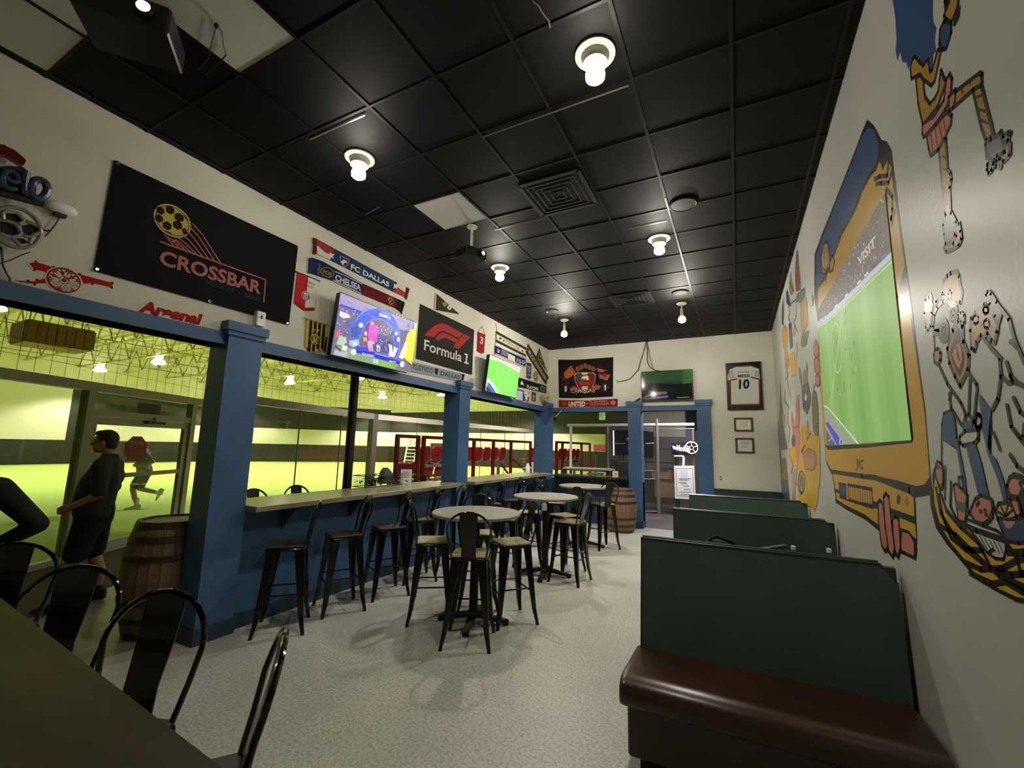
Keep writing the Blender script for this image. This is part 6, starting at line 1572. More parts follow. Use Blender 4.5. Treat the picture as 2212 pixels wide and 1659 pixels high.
for z0, z1, m_, n_ in ((0, 1.52, 'arena_black', 'dasher_board'), (1.52, 2.85, 'arena_white', 'white_board'), (2.85, 5.0, 'arena_black', 'black_board'), (5.0, 8.0, 'roof', 'upper_lining')):
    wall_run(wa, CB_, CA, z0, z1, M[m_], n_)
    wall_run(wa, (0.0, 33.5), (-30.0, 32.5), z0, z1 if z1 != 5.0 else 4.75, M[m_], n_)
wall_run(wa, (0.0, 33.5), (-30.0, 32.5), 4.75, 5.0, M['roof'], 'upper_lining')
wall_run(wa, (XA, -15.8), (0, -15.8), 0, 8.0, M['grey_wall'], 'side_wall')
wall_run(wa, (2.0, 20.0), (2.0, 34.0), 0, 8.0, M['grey_wall'], 'side_wall')
MB().box(-41, 3, -17, 36, 8.0, 8.15).build('ceiling_arena', M['roof'], kind='structure')
# roof trusses, all across the hall
def web(n, x0, x1):
    mb = MB()
    step = (x1 - x0) / n
    for k in range(n):
        a, b = x0 + k * step, x0 + (k + 1) * step
        mb.beam((a, 0, 0.03), ((a + b) / 2, 0, 1.45), 0.05, 0.05)
        mb.beam(((a + b) / 2, 0, 1.45), (b, 0, 0.03), 0.05, 0.05)
    return mb
ORD = ['the nearest one', 'second', 'third', 'fourth', 'fifth', 'sixth', 'seventh', 'eighth', 'ninth', 'tenth', 'eleventh', 'twelfth', 'thirteenth', 'fourteenth', 'fifteenth', 'sixteenth']
tr = None
TY = [-4.5, -1.2, 2.0, 4.8, 7.2, 9.6, 12.0, 14.5, 17.0, 19.4, 21.9, 24.3, 26.8, 29.3, 31.6]
for i, y in enumerate(TY):
    if tr is None:
        t_ = tr = empty('roof_truss', (0, y, 6.3))
        for zz in (0.0, 1.5):
            for s in (-0.045, 0.045): MB().box(-38.3, -4.6, s - 0.03, s + 0.03, zz - 0.04, zz + 0.04).build('chord', M['steel_cream'], tr)
        web(15, -38.2, -4.7).build('web', M['steel_dark'], tr, kind='stuff')
    else:
        t_ = copy_tree(tr); t_.location = (0, y, 6.3)
    tag(t_, 'cream steel roof truss spanning the arena, %s from the far end wall' % ORD[len(TY) - 1 - i], 'roof truss', 'arena roof trusses')
for i, x in enumerate((-34, -30, -26, -22, -18, -14, -10)):
    o = MB().beam((x, -6, 6.26), (x, 32, 6.26), 0.04, 0.04).build('roof_brace', M['steel_dark'])
    tag(o, 'thin lengthwise steel brace under the arena trusses, %s from the dasher wall side' % ORD[i], 'roof brace', 'arena roof braces')
for k in range(8):
    x = -36 + 4 * k
    o = MB().beam((x, TY[4 + k % 3], 6.3), (x + 4.5, TY[6 + k % 4] + 1.2, 7.7), 0.06, 0.06).build('roof_brace', M['steel_cream'])
    tag(o, 'diagonal cream steel brace between the arena trusses, %s from the dasher wall side' % ORD[k], 'roof brace', 'diagonal roof braces')
# high bay lamps
hb = None
for (x, y) in ARENA_LAMPS:
    if hb is None:
        t_ = hb = empty('highbay_lamp', (x, y, 5.9))
        MB().lathe([(0.10, 0.34), (0.16, 0.30), (0.30, 0.08), (0.34, 0.0), (0.33, 0.0)], 20, cap1=False).build('reflector', M['highbay'], hb, smooth=True)
        MB().lathe([(0.33, 0.0), (0.25, -0.05), (0.02, -0.06)], 20, cap0=False).build('lens', M['highbay'], hb, smooth=True)
        MB().box(-0.16, 0.16, -0.12, 0.12, 0.32, 0.52).build('ballast', M['highbay'], hb)
        mb = MB().bar((0, 0, 0.5), (0, 0, 1.9), 0.02); mb.beam((-0.7, 0, 0.56), (0.5, 0, 0.50), 0.05, 0.05); mb.build('bracket', M['arena_white'], hb)
        for s in (-1, 1): MB().beam((s * 0.30, 0, -0.05), (s * 0.55, 0, 0.02), 0.06, 0.08).build('fin', M['highbay'], hb)
    else:
        t_ = copy_tree(hb); t_.location = (x, y, 5.9)
    FILE = {-35.6: 'outermost file', -28.5: 'second file', -21.8: 'third file', -15.0: 'file nearest the bar'}
    tag(t_, 'bright high bay lamp, %s, %s from the far end wall' % (FILE[x], ORD[[29.6, 20.3, 12.2, 4.5, -3.5].index(y)]), 'lamp', 'arena high bay lamps')
# rusty hanging heater
XH = -19.0
def HP(x, y): return on(0, XH, x, y)
A, B, C_, D_ = HP(62, 700), HP(204, 712), HP(196, 752), HP(52, 738)
zc0, zc1 = (C_.z + D_.z) / 2, (A.z + B.z) / 2
y0h, y1h = D_.y, B.y
e = empty('unit_heater', (XH, (y0h + y1h) / 2, zc0), label='rusty slatted heater box hanging under the arena roof', cat='heater')
hy, hz = (y1h - y0h) / 2, zc1 - zc0
mb = MB()
for z in (0, hz): mb.box(-1.2, 0.05, -hy, hy, z - 0.05, z + 0.05)
for y in (-hy, hy): mb.box(-1.2, 0.05, y - 0.05, y + 0.05, 0, hz)
mb.build('casing', M['heater'], e)
for k in range(7):
    y = -hy + 2 * hy * (k + 0.5) / 7
    MB().box(0.0, 0.06, y - 0.10, y + 0.10, 0, hz).build('slat', M['heater'], e)
for k in range(5):
    z = hz * (k + 0.5) / 5
    MB().box(-0.1, -0.04, -hy, hy, z - 0.07, z + 0.07).build('cross_slat', M['heater'], e)
for k in range(6): MB().box(-1.1 + 0.2 * k, -1.02 + 0.2 * k, -hy - 0.06, -hy, 0, hz).build('side_slat', M['heater'], e)
for y in (-hy * .8, hy * .8): MB().bar((-0.5, y, hz), (-0.5, y, 8.0 - zc0), 0.02, n=6).build('hanger', M['steel_dark'], e)
# arena signs
def art_plane(p, n, d=0.03):
    p, n = Vector(p), Vector(n).normalized()
    def at(x, y, e):
        r = ray(x, y)
        t = n.dot(p + n * e - CAM) / n.dot(r)
        return CAM + r * t
    a = Art(at, d, 0.004); a.normal = n
    return a
XAp = (XA, 0, 0)
a = art_plane(XAp, (1, 0, 0), 0.02)
a.text('CB', (-6, 1004), (84, 1004), (0, 968), '#8f8d80', 0.03)
tag(a.build('board_lettering', M['print']), 'big grey CB letters on the black dasher board across the turf', 'lettering')
a = art_plane(XAp, (1, 0, 0), 0.06)
a.base([(212, 846), (406, 862), (404, 915), (205, 905)], '#24231e', 0.03)
a.z(0, 780, 3.95)
a.text('PANTHERS', (895, 425), (1455, 455), (915, 350), '#e6e6d2', 0.05).text('DALLAS', (1315, 378), (1450, 385), (1318, 345), '#b09040', 0.03)
a.text('Uniting Community and Sports', (860, 498), (1440, 522), (862, 480), '#b8b8a4', 0.0)
for (x, y) in ((905, 275), (1475, 330)): a.poly([(x - 40, y - 15), (x, y - 5), (x + 40, y - 15), (x + 30, y + 15), (x, y + 25), (x - 30, y + 15)], '#c0c0b0')
a.poly([(1340, 405), (1352, 425), (1375, 427), (1358, 440), (1362, 460), (1342, 448), (1322, 458), (1328, 438), (1312, 424), (1333, 423)], '#24231e')
tag(a.build('banner', M['print']), 'black PANTHERS team banner seen through the transom of the arena door', 'banner')
a = art_plane((XA, 21.0, 0), (11.5, -8.5, 0), 0.03)
a.z(540, 740, 4.81)
a.text('GOOD', (203, 972), (355, 978), (205, 940), '#34322a', 0.03).text('SPORT', (196, 1014), (348, 1019), (198, 982), '#34322a', 0.03)
a.line([(165, 940), (145, 975), (142, 995), (165, 1012), (186, 995), (184, 975), (165, 940)], 0.10, '#34322a')
tag(a.build('board_lettering', M['print']), 'dark GOOD SPORT lettering with a drop mark on the white arena board', 'lettering')
for (q, lb, cs) in (([(212, 1045), (352, 1055), (342, 1205), (195, 1200)], 'white and red poster on the black arena board under the drop mark lettering', ['#8a90a0', '#c0504c', '#e8e8ee']), ([(440, 1052), (552, 1062), (540, 1192), (430, 1182)], 'blue and white picture poster on the black arena board, nearer the black post', ['#4f9ad8', '#8a6a5a', '#e8e8ee'])):
    a = art_plane((XA, 21.0, 0), (11.5, -8.5, 0), 0.05).z(540, 740, 4.81)
    a.base(q, '#e4e4ea', 0.03)
    def ins(u, v): return (q[0][0] + (q[1][0] - q[0][0]) * u + (q[3][0] - q[0][0]) * v, q[0][1] + (q[1][1] - q[0][1]) * u + (q[3][1] - q[0][1]) * v)
    a.poly([ins(0.05, 0.02), ins(0.55, 0.02), ins(0.5, 0.35), ins(0.05, 0.4)], cs[0]).poly([ins(0.2, 0.42), ins(0.9, 0.5), ins(0.85, 0.62), ins(0.3, 0.6)], cs[1]).poly([ins(0.6, 0.1), ins(0.95, 0.1), ins(0.95, 0.4), ins(0.6, 0.35)], '#a8a4b0').line([ins(0.05, 0.78), ins(0.95, 0.8)], 0.08, '#4a4a50').line([ins(0.05, 0.92), ins(0.95, 0.93)], 0.06, '#4a4a50')
    tag(a.build('arena_poster', M['print']), lb, 'poster')
a = art_plane((-30, 32.5, 0), (1.0, -30.0, 0), 0.05)
a.base([(848, 893), (916, 900), (914, 940), (844, 936)], '#54545a', 0.03)
a.text('más+', (856, 918), (901, 920), (858, 899), '#c86a68', 0.04).text('BY MEXICO', (857, 927), (890, 928), (857, 923), '#7a6466', 0.0)
tag(a.build('banner', M['print']), 'grey banner with pink lettering on the far end wall above the first red railing', 'banner')
a = art_plane((-30, 32.5, 0), (1.0, -30.0, 0), 0.05)
a.base([(990, 884), (1097, 885), (1096, 941), (992, 938)], '#2f7a42', 0.03)
a.text('FIELD', (996, 917), (1037, 918), (997, 900), '#e0ead8', 0.05).text('YOUR CALL - YOUR FIELD', (1047, 906), (1087, 907), (1047, 901), '#cfe0c8', 0.02).text('MEMBERSHIP', (1047, 917), (1084, 918), (1047, 911), '#a8c8a8', 0.02).text('CALL OR VISIT', (1047, 926), (1088, 927), (1047, 921), '#cfe0c8', 0.01)
a.poly([(1018, 893), (1032, 896), (1032, 903), (1018, 903)], '#e0ead8')
tag(a.build('banner', M['print']), 'green banner with white lettering on the dark end wall beside the middle pier', 'banner')
e = empty('goal', (0, 0, 0), label='white goal frame at the end wall of the arena behind the red seats', cat='goal')
g0, g1 = on(1, 31.5, 920, 948), on(1, 31.5, 973, 948)
mb = MB()
for g in (g0, g1): mb.box(g.x - 0.06, g.x + 0.06, 31.4, 31.52, 0, 2.3)
mb.box(g0.x, g1.x, 31.4, 31.52, 2.2, 2.32)
mb.build('goal_frame', M['arena_white'], e)
MB().box(g0.x, g1.x, 32.2, 32.24, 0, 1.9).build('goal_backing', M['arena_black'], e)
e = empty('step_ladder', (0, 0, 0), label='white ladder standing against the end boards beside the goal', cat='ladder')
g0, g1 = on(1, 31.8, 873, 1000), on(1, 31.8, 894, 1000)
mb = MB()
for g in (g0, g1): mb.beam((g.x, 31.8, 0), (g.x, 32.3, 2.6), 0.12, 0.08)
mb.build('side_rail', M['arena_white'], e)
for k in range(7): MB().beam((g0.x, 31.85 + 0.06 * k, 0.3 + 0.32 * k), (g1.x, 31.85 + 0.06 * k, 0.3 + 0.32 * k), 0.08, 0.06).build('rung', M['arena_white'], e)

# ------------------------------------------------------------------ red seats and rails on the concourse
def seat_proto():
    mb = MB()
    n = 6
    # curved shell: pan then back, back toward +x (the bar side)
    prof = [(-0.30, 0.02), (-0.15, 0.0), (0.0, 0.015), (0.07, 0.08), (0.10, 0.22), (0.12, 0.36), (0.125, 0.43)]
    wd = [0.19, 0.215, 0.22, 0.225, 0.23, 0.215, 0.15]
    vs = []
    for (x, z), h in zip(prof, wd):
        for j in range(n + 1):
            t = -1 + 2 * j / n
            vs.append((x - 0.02 * t * t, h * t, z + 0.012 * t * t))
    for (x, z), h in zip(prof, wd):
        for j in range(n + 1):
            t = -1 + 2 * j / n
            vs.append((x - 0.02 * t * t + 0.012, h * t, z + 0.012 * t * t - 0.014))
    fs = []; m_ = n + 1; o2 = len(prof) * m_
    for i in range(len(prof) - 1):
        for j in range(n):
            fs.append((i * m_ + j, i * m_ + j + 1, (i + 1) * m_ + j + 1, (i + 1) * m_ + j))
            fs.append((o2 + i * m_ + j, o2 + (i + 1) * m_ + j, o2 + (i + 1) * m_ + j + 1, o2 + i * m_ + j + 1))
    rim = [i * m_ for i in range(len(prof))] + [(len(prof) - 1) * m_ + j for j in range(1, m_)] + [i * m_ + n for i in range(len(prof) - 2, -1, -1)] + list(range(n - 1, 0, -1))
    for k in range(len(rim)):
        a_, b_ = rim[k], rim[(k + 1) % len(rim)]
        fs.append((a_, o2 + a_, o2 + b_, b_))
    mb.add(vs, fs)
    return mb
shell = None
edge_mb = MB().tube([(0.075, -0.222, 0.09), (0.03, -0.20, 0.01), (0.02, 0.0, -0.03), (0.03, 0.20, 0.01), (0.075, 0.222, 0.09)], 0.018, 6)
def seat_on(e, loc):
    global shell
    if shell is None:
        shell = seat_proto().build('stadium_seat', M['red'], e, smooth=True)
        edge_mb.build('seat_edge', M['white_edge'], shell, smooth=True)
        o = shell
    else:
        o = copy_tree(shell, e)
    o.location = loc
    return o
def grandstand(x, ys_, z, label):
    e = empty('grandstand', (x, ys_[0], 0), label=label, cat='seating')
    y0 = ys_[0]
    for y in ys_: seat_on(e, (0, y - y0, z))
    L_ = ys_[-1] - y0
    MB().box(-0.12, 0.0, -0.3, L_ + 0.3, z - 0.12, z - 0.045).build('beam', M['beam_grey'], e)
    for y in (0.0, L_ / 2, L_):
        mb = MB().box(-0.10, -0.02, y - 0.04, y + 0.04, 0, z - 0.12); mb.box(-0.2, 0.1, y - 0.06, y + 0.06, 0, 0.02); mb.build('leg', M['beam_grey'], e)
    return e
grandstand(-7.15, [8.95 + 0.52 * k for k in range(9)], 1.28, 'upper row of red stadium seats behind the counter near the middle pier')
grandstand(-7.55, [8.6 + 0.52 * k for k in range(6)], 0.86, 'lower row of red stadium seats showing below the upper row')
grandstand(-6.95, [15.0 + 0.5 * k for k in range(4)], 1.28, 'short row of red stadium seats just before the corner pier')
grandstand(-6.05, [15.7 + 0.5 * k for k in range(5)], 1.28, 'row of red stadium seats seen through the far opening beside the corner pier')
def railing(x, ys_, z, label, diag=()):
    e = empty('red_railing', (x, ys_[0], 0), label=label, cat='railing')
    for y in ys_:
        mb = MB().box(-0.04, 0.04, y - ys_[0] - 0.04, y - ys_[0] + 0.04, 0, z); mb.build('post', M['dark_red'], e)
    MB().box(-0.035, 0.035, -0.04, ys_[-1] - ys_[0] + 0.04, z - 0.02, z + 0.06).build('top_rail', M['dark_red'], e)
    for (a_, b_) in diag: MB().beam((a_[0], a_[1] - ys_[0], a_[2]), (b_[0], b_[1] - ys_[0], b_[2]), 0.05, 0.05).build('brace', M['dark_red'], e)
    return e
yy = [on(0, -6.75, x, 960).y for x in (858, 903)]
e = railing(-6.75, yy, 1.90, 'dark red gate frame behind the counter left of the red seats')
MB().box(-0.03, 0.03, 0.0, yy[1] - yy[0], 1.15, 1.30).build('kick_panel', M['dark_red'], e)
MB().beam((0, 0, 1.02), (0, yy[1] - yy[0], 1.05), 0.03, 0.03).build('rail', M['white_edge'], e)
yy = [on(0, -6.75, x, 960).y for x in (915, 1024, 1066, 1104, 1146)]
railing(-6.75, yy, 1.90, 'long dark red railing in front of the stadium seats', (((0.0, on(0, -6.75, 1082, 1000).y, 1.2), (0.0, yy[3], 0.75)), ((0.0, on(0, -6.75, 1108, 995).y, 1.3), (0, yy[4], 0.75))))
yy = [on(0, -5.75, x, 960).y for x in (1202, 1215, 1256, 1274)]
railing(-5.75, yy, 1.92, 'dark red railing seen through the far opening')
# white sheet posts and small things on the concourse
e = empty('concourse_table', (-6.3, 14.2, 0), label='small beige table beside the red railing on the concourse', cat='table')
MB().bbox(-0.4, 0.4, -0.3, 0.3, 0.98, 1.03, 0.01).build('table_top', M['beam_grey'], e)
for x in (-0.3, 0.3):
    for y in (-0.22, 0.22): MB().box(x - 0.03, x + 0.03, y - 0.03, y + 0.03, 0, 0.98).build('leg', M['beam_grey'], e)
e = empty('electric_post', (-5.9, 13.2, 0), label='pale post with a small box on the concourse beyond the counter', cat='post')
MB().box(-0.05, 0.05, -0.05, 0.05, 0, 1.2).build('shaft', M['white_pipe'], e)
MB().bbox(-0.09, 0.09, -0.07, 0.07, 1.0, 1.25, 0.01).build('post_box', M['white_pipe'], e)
# two unseen lamps added over the concourse to light the seats and rail
for k, (x, y) in enumerate(((-6.6, 9.5), (-6.6, 15.5))):
    e = empty('unseen_concourse_lamp', (x, y, 5.2), label='unseen pendant lamp added over the red stadium seats, %s' % ('the one near the middle pier' if k == 0 else 'the one near the far opening'), cat='lamp')
    MB().lathe([(0.05, 0.25), (0.20, 0.05), (0.22, 0.0)], 18, cap1=False).build('shade', M['white_metal'], e, smooth=True)
    MB().ball((0, 0, 0.0), 0.07, n=10).build('bulb', M['bulb_warm'], e, smooth=True)
    MB().bar((0, 0, 0.24), (0, 0, 2.8), 0.012, n=6).build('stem', M['white_metal'], e)
    lamp('unseen_concourse_light', 'SPOT', (x, y, 5.1), 900, (1.0, 0.9, 0.78), 0.2, (0, 0, -1), math.radians(120), 0.5)
# ------------------------------------------------------------------ walkway beyond the far opening
YW = 15.4
wk = empty('wall_walkway', kind='structure')
MB().box(-4.15, 3.0, YW, YW + 0.15, 0, 3.6).build('back_panel', M['grey_wall'], wk)
MB().box(0.9, 1.05, 10.55, YW, 0, 3.6).build('side_panel', M['grey_wall'], wk)
c0_, c1_ = on(1, YW - 0.03, 1382, 880), on(1, YW - 0.03, 1481, 944)
MB().box(c0_.x, c1_.x, YW - 0.03, YW - 0.001, c1_.z, 3.5).build('cream_panel', M['cream_wall'], wk)
c0_, c1_ = on(1, YW - 0.03, 1482, 880), on(1, YW - 0.03, 1512, 930)
MB().box(c0_.x, c1_.x + 0.4, YW - 0.03, YW - 0.001, c1_.z, 3.5).build('black_panel', M['black_matte'], wk)
MB().box(-4.15, 1.05, 10.55, YW + 0.15, 3.5, 3.6).build('ceiling_walkway', M['black_matte'], kind='structure')
lamp('walkway_light', 'AREA', (-0.9, 12.0, 3.4), 150, (0.93, 0.9, 1.0), 0.9, (0, 0, -1))
e = empty('walkway_lamp', (-0.9, 12.0, 3.49), label='flat white lamp on the walkway ceiling, hidden above the doorway', cat='lamp')
MB().box(-0.45, 0.45, -0.3, 0.3, -0.05, 0.0).build('lamp_body', M['white_metal'], e)
MB().box(-0.42, 0.42, -0.27, 0.27, -0.056, -0.05).build('diffuser', mat('lit_diffuser', '#ffffff', 0.5, emit='#f0ecff', estr=3), e)
YFN = 12.9
def FN(x, y, d=0.0): return on(1, YFN - d, x, y)
fe = empty('chain_fence', (0, 0, 0), label='chain link fence and gate with galvanised posts in the walkway beyond the far wall', cat='fence')
zt = FN(1310, 918).z
def vp(x, y0, y1, r, m_, name='post', d=0.0):
    p = FN(x, (y0 + y1) / 2, d)
    MB().bar((p.x, p.y, max(0, FN(x, y1).z)), (p.x, p.y, FN(x, y0).z), r, n=12).build(name, m_, fe, smooth=True)
    return p.x
MB().bar(FN(1226, 919), FN(1500, 917), 0.045, n=12).build('top_pipe', M['white_pipe'], fe, smooth=True)
vp(1233, 916, 1025, 0.04, M['white_pipe']); vp(1314, 918, 1110, 0.022, M['galv']); vp(1385, 926, 1107, 0.022, M['galv']); vp(1421, 905, 1112, 0.05, M['galv']); vp(1500, 928, 1112, 0.03, M['galv'])
for y in (1017, 1035): MB().bar(FN(1314, y), FN(1421, y), 0.02, n=8).build('rail', M['galv'], fe)
MB().bar(FN(1314, 1105), FN(1421, 1105), 0.02, n=8).build('rail', M['galv'], fe)
MB().bar(FN(1314, 926), FN(1500, 926), 0.012, n=8).build('rail', M['galv'], fe)
xa, xb = FN(1314, 1000).x, FN(1500, 1000).x
zb_, zt_ = 0.08, FN(1400, 926).z
mb = MB(); s = 0.062
k = xa - (zt_ - zb_)
while k < xb:
    for sg in (1, -1):
        # wires run at 45 degrees both ways, clipped to the panel
        pts_ = []
        x0_, x1_ = max(k, xa), min(k + (zt_ - zb_), xb)
        if x1_ - x0_ > 0.02:
            za_, zz_ = zb_ + (x0_ - k), zb_ + (x1_ - k)
            if sg < 0: za_, zz_ = zt_ - (x0_ - k), zt_ - (x1_ - k)
            mb.bar((x0_, YFN, za_), (x1_, YFN + 0.006 * sg, zz_), 0.0035, n=4, caps=False)
    k += s
mb.build('chain_mesh', M['galv'], fe, kind='stuff')
a = art_plane((0, YFN - 0.06, 0), (0, -1, 0), 0.0); a.step = 0.001
a.base([(1322, 930), (1366, 928), (1412, 933), (1411, 990), (1368, 984), (1324, 983)], '#1c1a1e', 0.01)
a.line([(1362, 940), (1356, 948), (1362, 955), (1366, 962), (1358, 968)], 0.05, '#c8c4cc').line([(1330, 958), (1350, 958)], 0.03, '#6a666e').line([(1396, 958), (1412, 957)], 0.03, '#9a96a0')
tag(a.build('banner', M['print']), 'black cloth banner with a white curve tied to the chain link fence', 'banner')
o = MB().beam(FN(1325, 930, 0.10), FN(1326, 984, 0.10), 0.045, 0.02).build('tube_lamp', mat('lit_tube', '#ffffff', 0.4, emit='#fff6e0', estr=1.2))
tag(o, 'white vertical tube at the edge of the black fence banner', 'tube')
# lit beer sign on the fence
e = empty('neon_sign', (0, 0, 0), label='lit white script sign with a yellow ball on the chain link fence', cat='sign')
M['neon_on'] = mat('lit_white_tube', '#ffffff', 0.4, emit='#fff6e6', estr=1.3)
M['neon_yellow'] = mat('lit_yellow_tube', '#ffffff', 0.4, emit='#e8c840', estr=0.55)
vs_, fs_, x0_, x1_ = text_shape('Modelo', 0.02)
A, B, T = FN(1462, 973, 0.14), FN(1491, 976, 0.14), FN(1462, 961, 0.14)
ex, ey = (B - A) / (x1_ - x0_), (T - A) / CAPH
MB().add([A + ex * (x - x0_) + ey * y for x, y in vs_], fs_).build('script_tube', M['neon_on'], e)
MB().prism([FN(x, y, 0.145) for x, y in ((1452, 963), (1463, 966), (1463, 971), (1455, 970))], (0, 0.01, 0)).build('flourish', M['neon_on'], e)
c_ = FN(1494, 967, 0.12); r_ = 0.155
MB().tube([c_ + Vector((r_ * math.cos(2 * PI * i / 24), 0, r_ * math.sin(2 * PI * i / 24))) for i in range(24)], 0.014, 6, True).build('ball_ring', M['neon_yellow'], e)
mb = MB()
pent = [c_ + Vector((0.055 * math.cos(PI / 2 + 2 * PI * i / 5), 0, 0.055 * math.sin(PI / 2 + 2 * PI * i / 5))) for i in range(5)]
mb.tube(pent, 0.009, 6, True)
for i in range(5): mb.bar(pent[i], c_ + (pent[i] - c_) * 2.7, 0.009, n=6)
mb.build('ball_seams', M['neon_yellow'], e)
MB().prism([FN(x, y, 0.07) for x, y in ((1450, 957), (1498, 952), (1507, 968), (1500, 983), (1453, 981))], (0, 0.03, 0)).build('backing', M['black_matte'], e)
MB().bar(FN(1456, 985, 0.05), FN(1475, 985, 0.05), 0.02, n=8).build('yellow_tube', M['neon_yellow'], e)
MB().tube([FN(1475, 985, 0.05), FN(1477, 990, 0.05), FN(1476, 1006, 0.05)], 0.025, 8).build('white_tube', M['neon_on'], e)
a = art_plane((0, YFN - 0.10, 0), (0, -1, 0), 0.0); a.step = 0.001
a.base([(1456, 1006), (1499, 1006), (1503, 1079), (1458, 1077)], '#ecebe6', 0.01)
a.line([(1460, 1012), (1496, 1012), (1499, 1073), (1462, 1071)], 0.012, '#5a5a5a', True)
a.poly([(1470, 1014), (1486, 1014), (1486, 1030), (1471, 1030)], '#dcdad4')
for (x0, x1, y) in ((1466, 1491, 1034), (1468, 1489, 1037), (1466, 1482, 1042), (1472, 1484, 1045), (1476, 1488, 1050), (1478, 1492, 1057), (1467, 1494, 1063), (1470, 1488, 1068)): a.line([(x0, y), (x1, y)], 0.014, '#7a7876')
tag(a.build('white_poster', M['print']), 'tall white notice with a thin border hanging on the chain link fence', 'poster')
def carton(p, w_, d_, h_, rz, label):
    e = empty('cardboard_box', p, rz, label, 'box', 'boxes behind the fence')
    MB().box(-w_ / 2, w_ / 2, -d_ / 2, d_ / 2, 0, h_).build('carton', M['cardboard'], e)
    MB().box(-w_ / 2, w_ / 2, -0.025, 0.025, h_, h_ + 0.002).build('tape', M['beam_grey'], e)
    for s_ in (-1, 1): MB().beam((0, s_ * d_ / 2, h_), (0, s_ * (d_ / 2 + 0.08), h_ + 0.05), w_, 0.004, up=(0, 0, 1)).build('flap', M['cardboard'], e)
bx = on(1, 13.9, 1436, 1055)
carton((bx.x, 13.9, 0.36), 0.55, 0.45, 0.50, 0.25, 'brown cardboard box behind the chain link gate, the lower one')
carton((bx.x - 0.05, 13.9, 0.88), 0.5, 0.42, 0.28, -0.2, 'brown cardboard box behind the chain link gate, tilted on top of the other')
e = empty('storage_rack', (bx.x - 0.4, 14.0, 0), label='dark metal rack behind the chain link gate carrying the cardboard boxes', cat='rack')
for x in (-0.9, 0.75):
    for y in (-0.25, 0.25): MB().box(x - 0.02, x + 0.02, y - 0.02, y + 0.02, 0, 1.9).build('leg', M['black_matte'], e)
for z in (0.33, 1.35, 1.75): MB().box(-0.92, 0.77, -0.27, 0.27, z, z + 0.03).build('shelf', M['gunmetal'], e)
e = empty('television', (0, 0, 0), label='small lit screen with a green picture high in the far hall', cat='screen')
g0, g1 = on(1, 18.0, 1294, 889), on(1, 18.0, 1317, 907)
MB().box(g0.x, g1.x, 18.0, 18.06, g1.z, g0.z).build('casing', M['tv_black'], e)
b = art_panel((g0.x, 18.0, g1.z), (g1.x - g0.x, 0, 0), (0, 0, g0.z - g1.z), 0.004)
b.poly([(0, 0), (1, 0), (1, 1), (0, 1)], '#5f9a3c').poly([(0, 0.4), (0.3, 0.3), (0.35, 0.9), (0, 1)], '#7a6a50').line([(0.5, 0.3), (0.9, 0.7)], 0.03, '#a8d078')
b.build('picture', M['screen'], e)
MB().bar(((g0.x + g1.x) / 2, 18.03, g0.z), ((g0.x + g1.x) / 2, 18.03, 8.0), 0.03, n=8).build('hanger', M['black_metal'], e)
# stacked black chairs and a red board in the far hall
e = empty('red_board', (0, 0, 0), label='red and white notice board beyond the far opening', cat='board')
g0, g1 = on(1, 17.0, 1282, 960), on(1, 17.0, 1313, 975)
MB().box(g0.x, g1.x, 17.0, 17.04, g1.z, g0.z).build('panel', mat('faded_red_board', '#b85a50', 0.6), e)
for s_ in (0.1, 0.9): MB().box(g0.x + (g1.x - g0.x) * s_ - 0.02, g0.x + (g1.x - g0.x) * s_ + 0.02, 17.04, 17.08, 0, g0.z).build('post', M['galv'], e)
e = empty('trestle_table', (-3.72, 12.25, 0), label='dark table with blue boxes beneath it, just beyond the far counter', cat='table')
MB().box(-0.75, 0.6, -0.3, 0.3, 1.15, 1.19).build('table_top', M['beam_grey'], e)
for x in (-0.7, 0.55):
    for y in (-0.25, 0.25): MB().box(x - 0.025, x + 0.025, y - 0.025, y + 0.025, 0, 1.15).build('leg', M['black_matte'], e)
e = empty('blue_crate', (-3.6, 12.25, 0.0), label='light blue bin standing under the dark table beyond the far counter', cat='crate')
MB().bbox(-0.2, 0.2, -0.15, 0.15, 0.0, 1.02, 0.02).build('bin', mat('pale_blue_plastic', '#6f9ac0', 0.5), e)
MB().bbox(-0.21, 0.21, -0.16, 0.16, 1.02, 1.06, 0.01).build('lid', mat('white_lid', '#b8c4cc', 0.5), e)
for k, (x, y) in enumerate(((-2.75, 12.2), (-3.25, 13.4))):
    e = empty('stacked_chairs', (x, y, 0), 0.4, 'tall black padded chair beyond the far counter, %s' % ('nearer the counter' if k == 0 else 'farther from the counter'), 'chair')
    MB().bbox(-0.24, 0.24, -0.22, 0.22, 0.72, 0.80, 0.03).build('seat', M['black_matte'], e)
    MB().bbox(-0.22, 0.22, 0.19, 0.24, 0.85, 1.42, 0.03).build('backrest', M['black_matte'], e)
    for sx in (-1, 1):
        for sy in (-1, 1): MB().bar((sx * 0.23, sy * 0.21, 0), (sx * 0.19, sy * 0.18, 0.74), 0.015, n=8).build('leg', M['black_metal'], e)
    for sx in (-0.15, 0.15): MB().bar((sx, 0.215, 0.78), (sx, 0.215, 0.9), 0.012, n=8).build('back_bar', M['black_metal'], e)
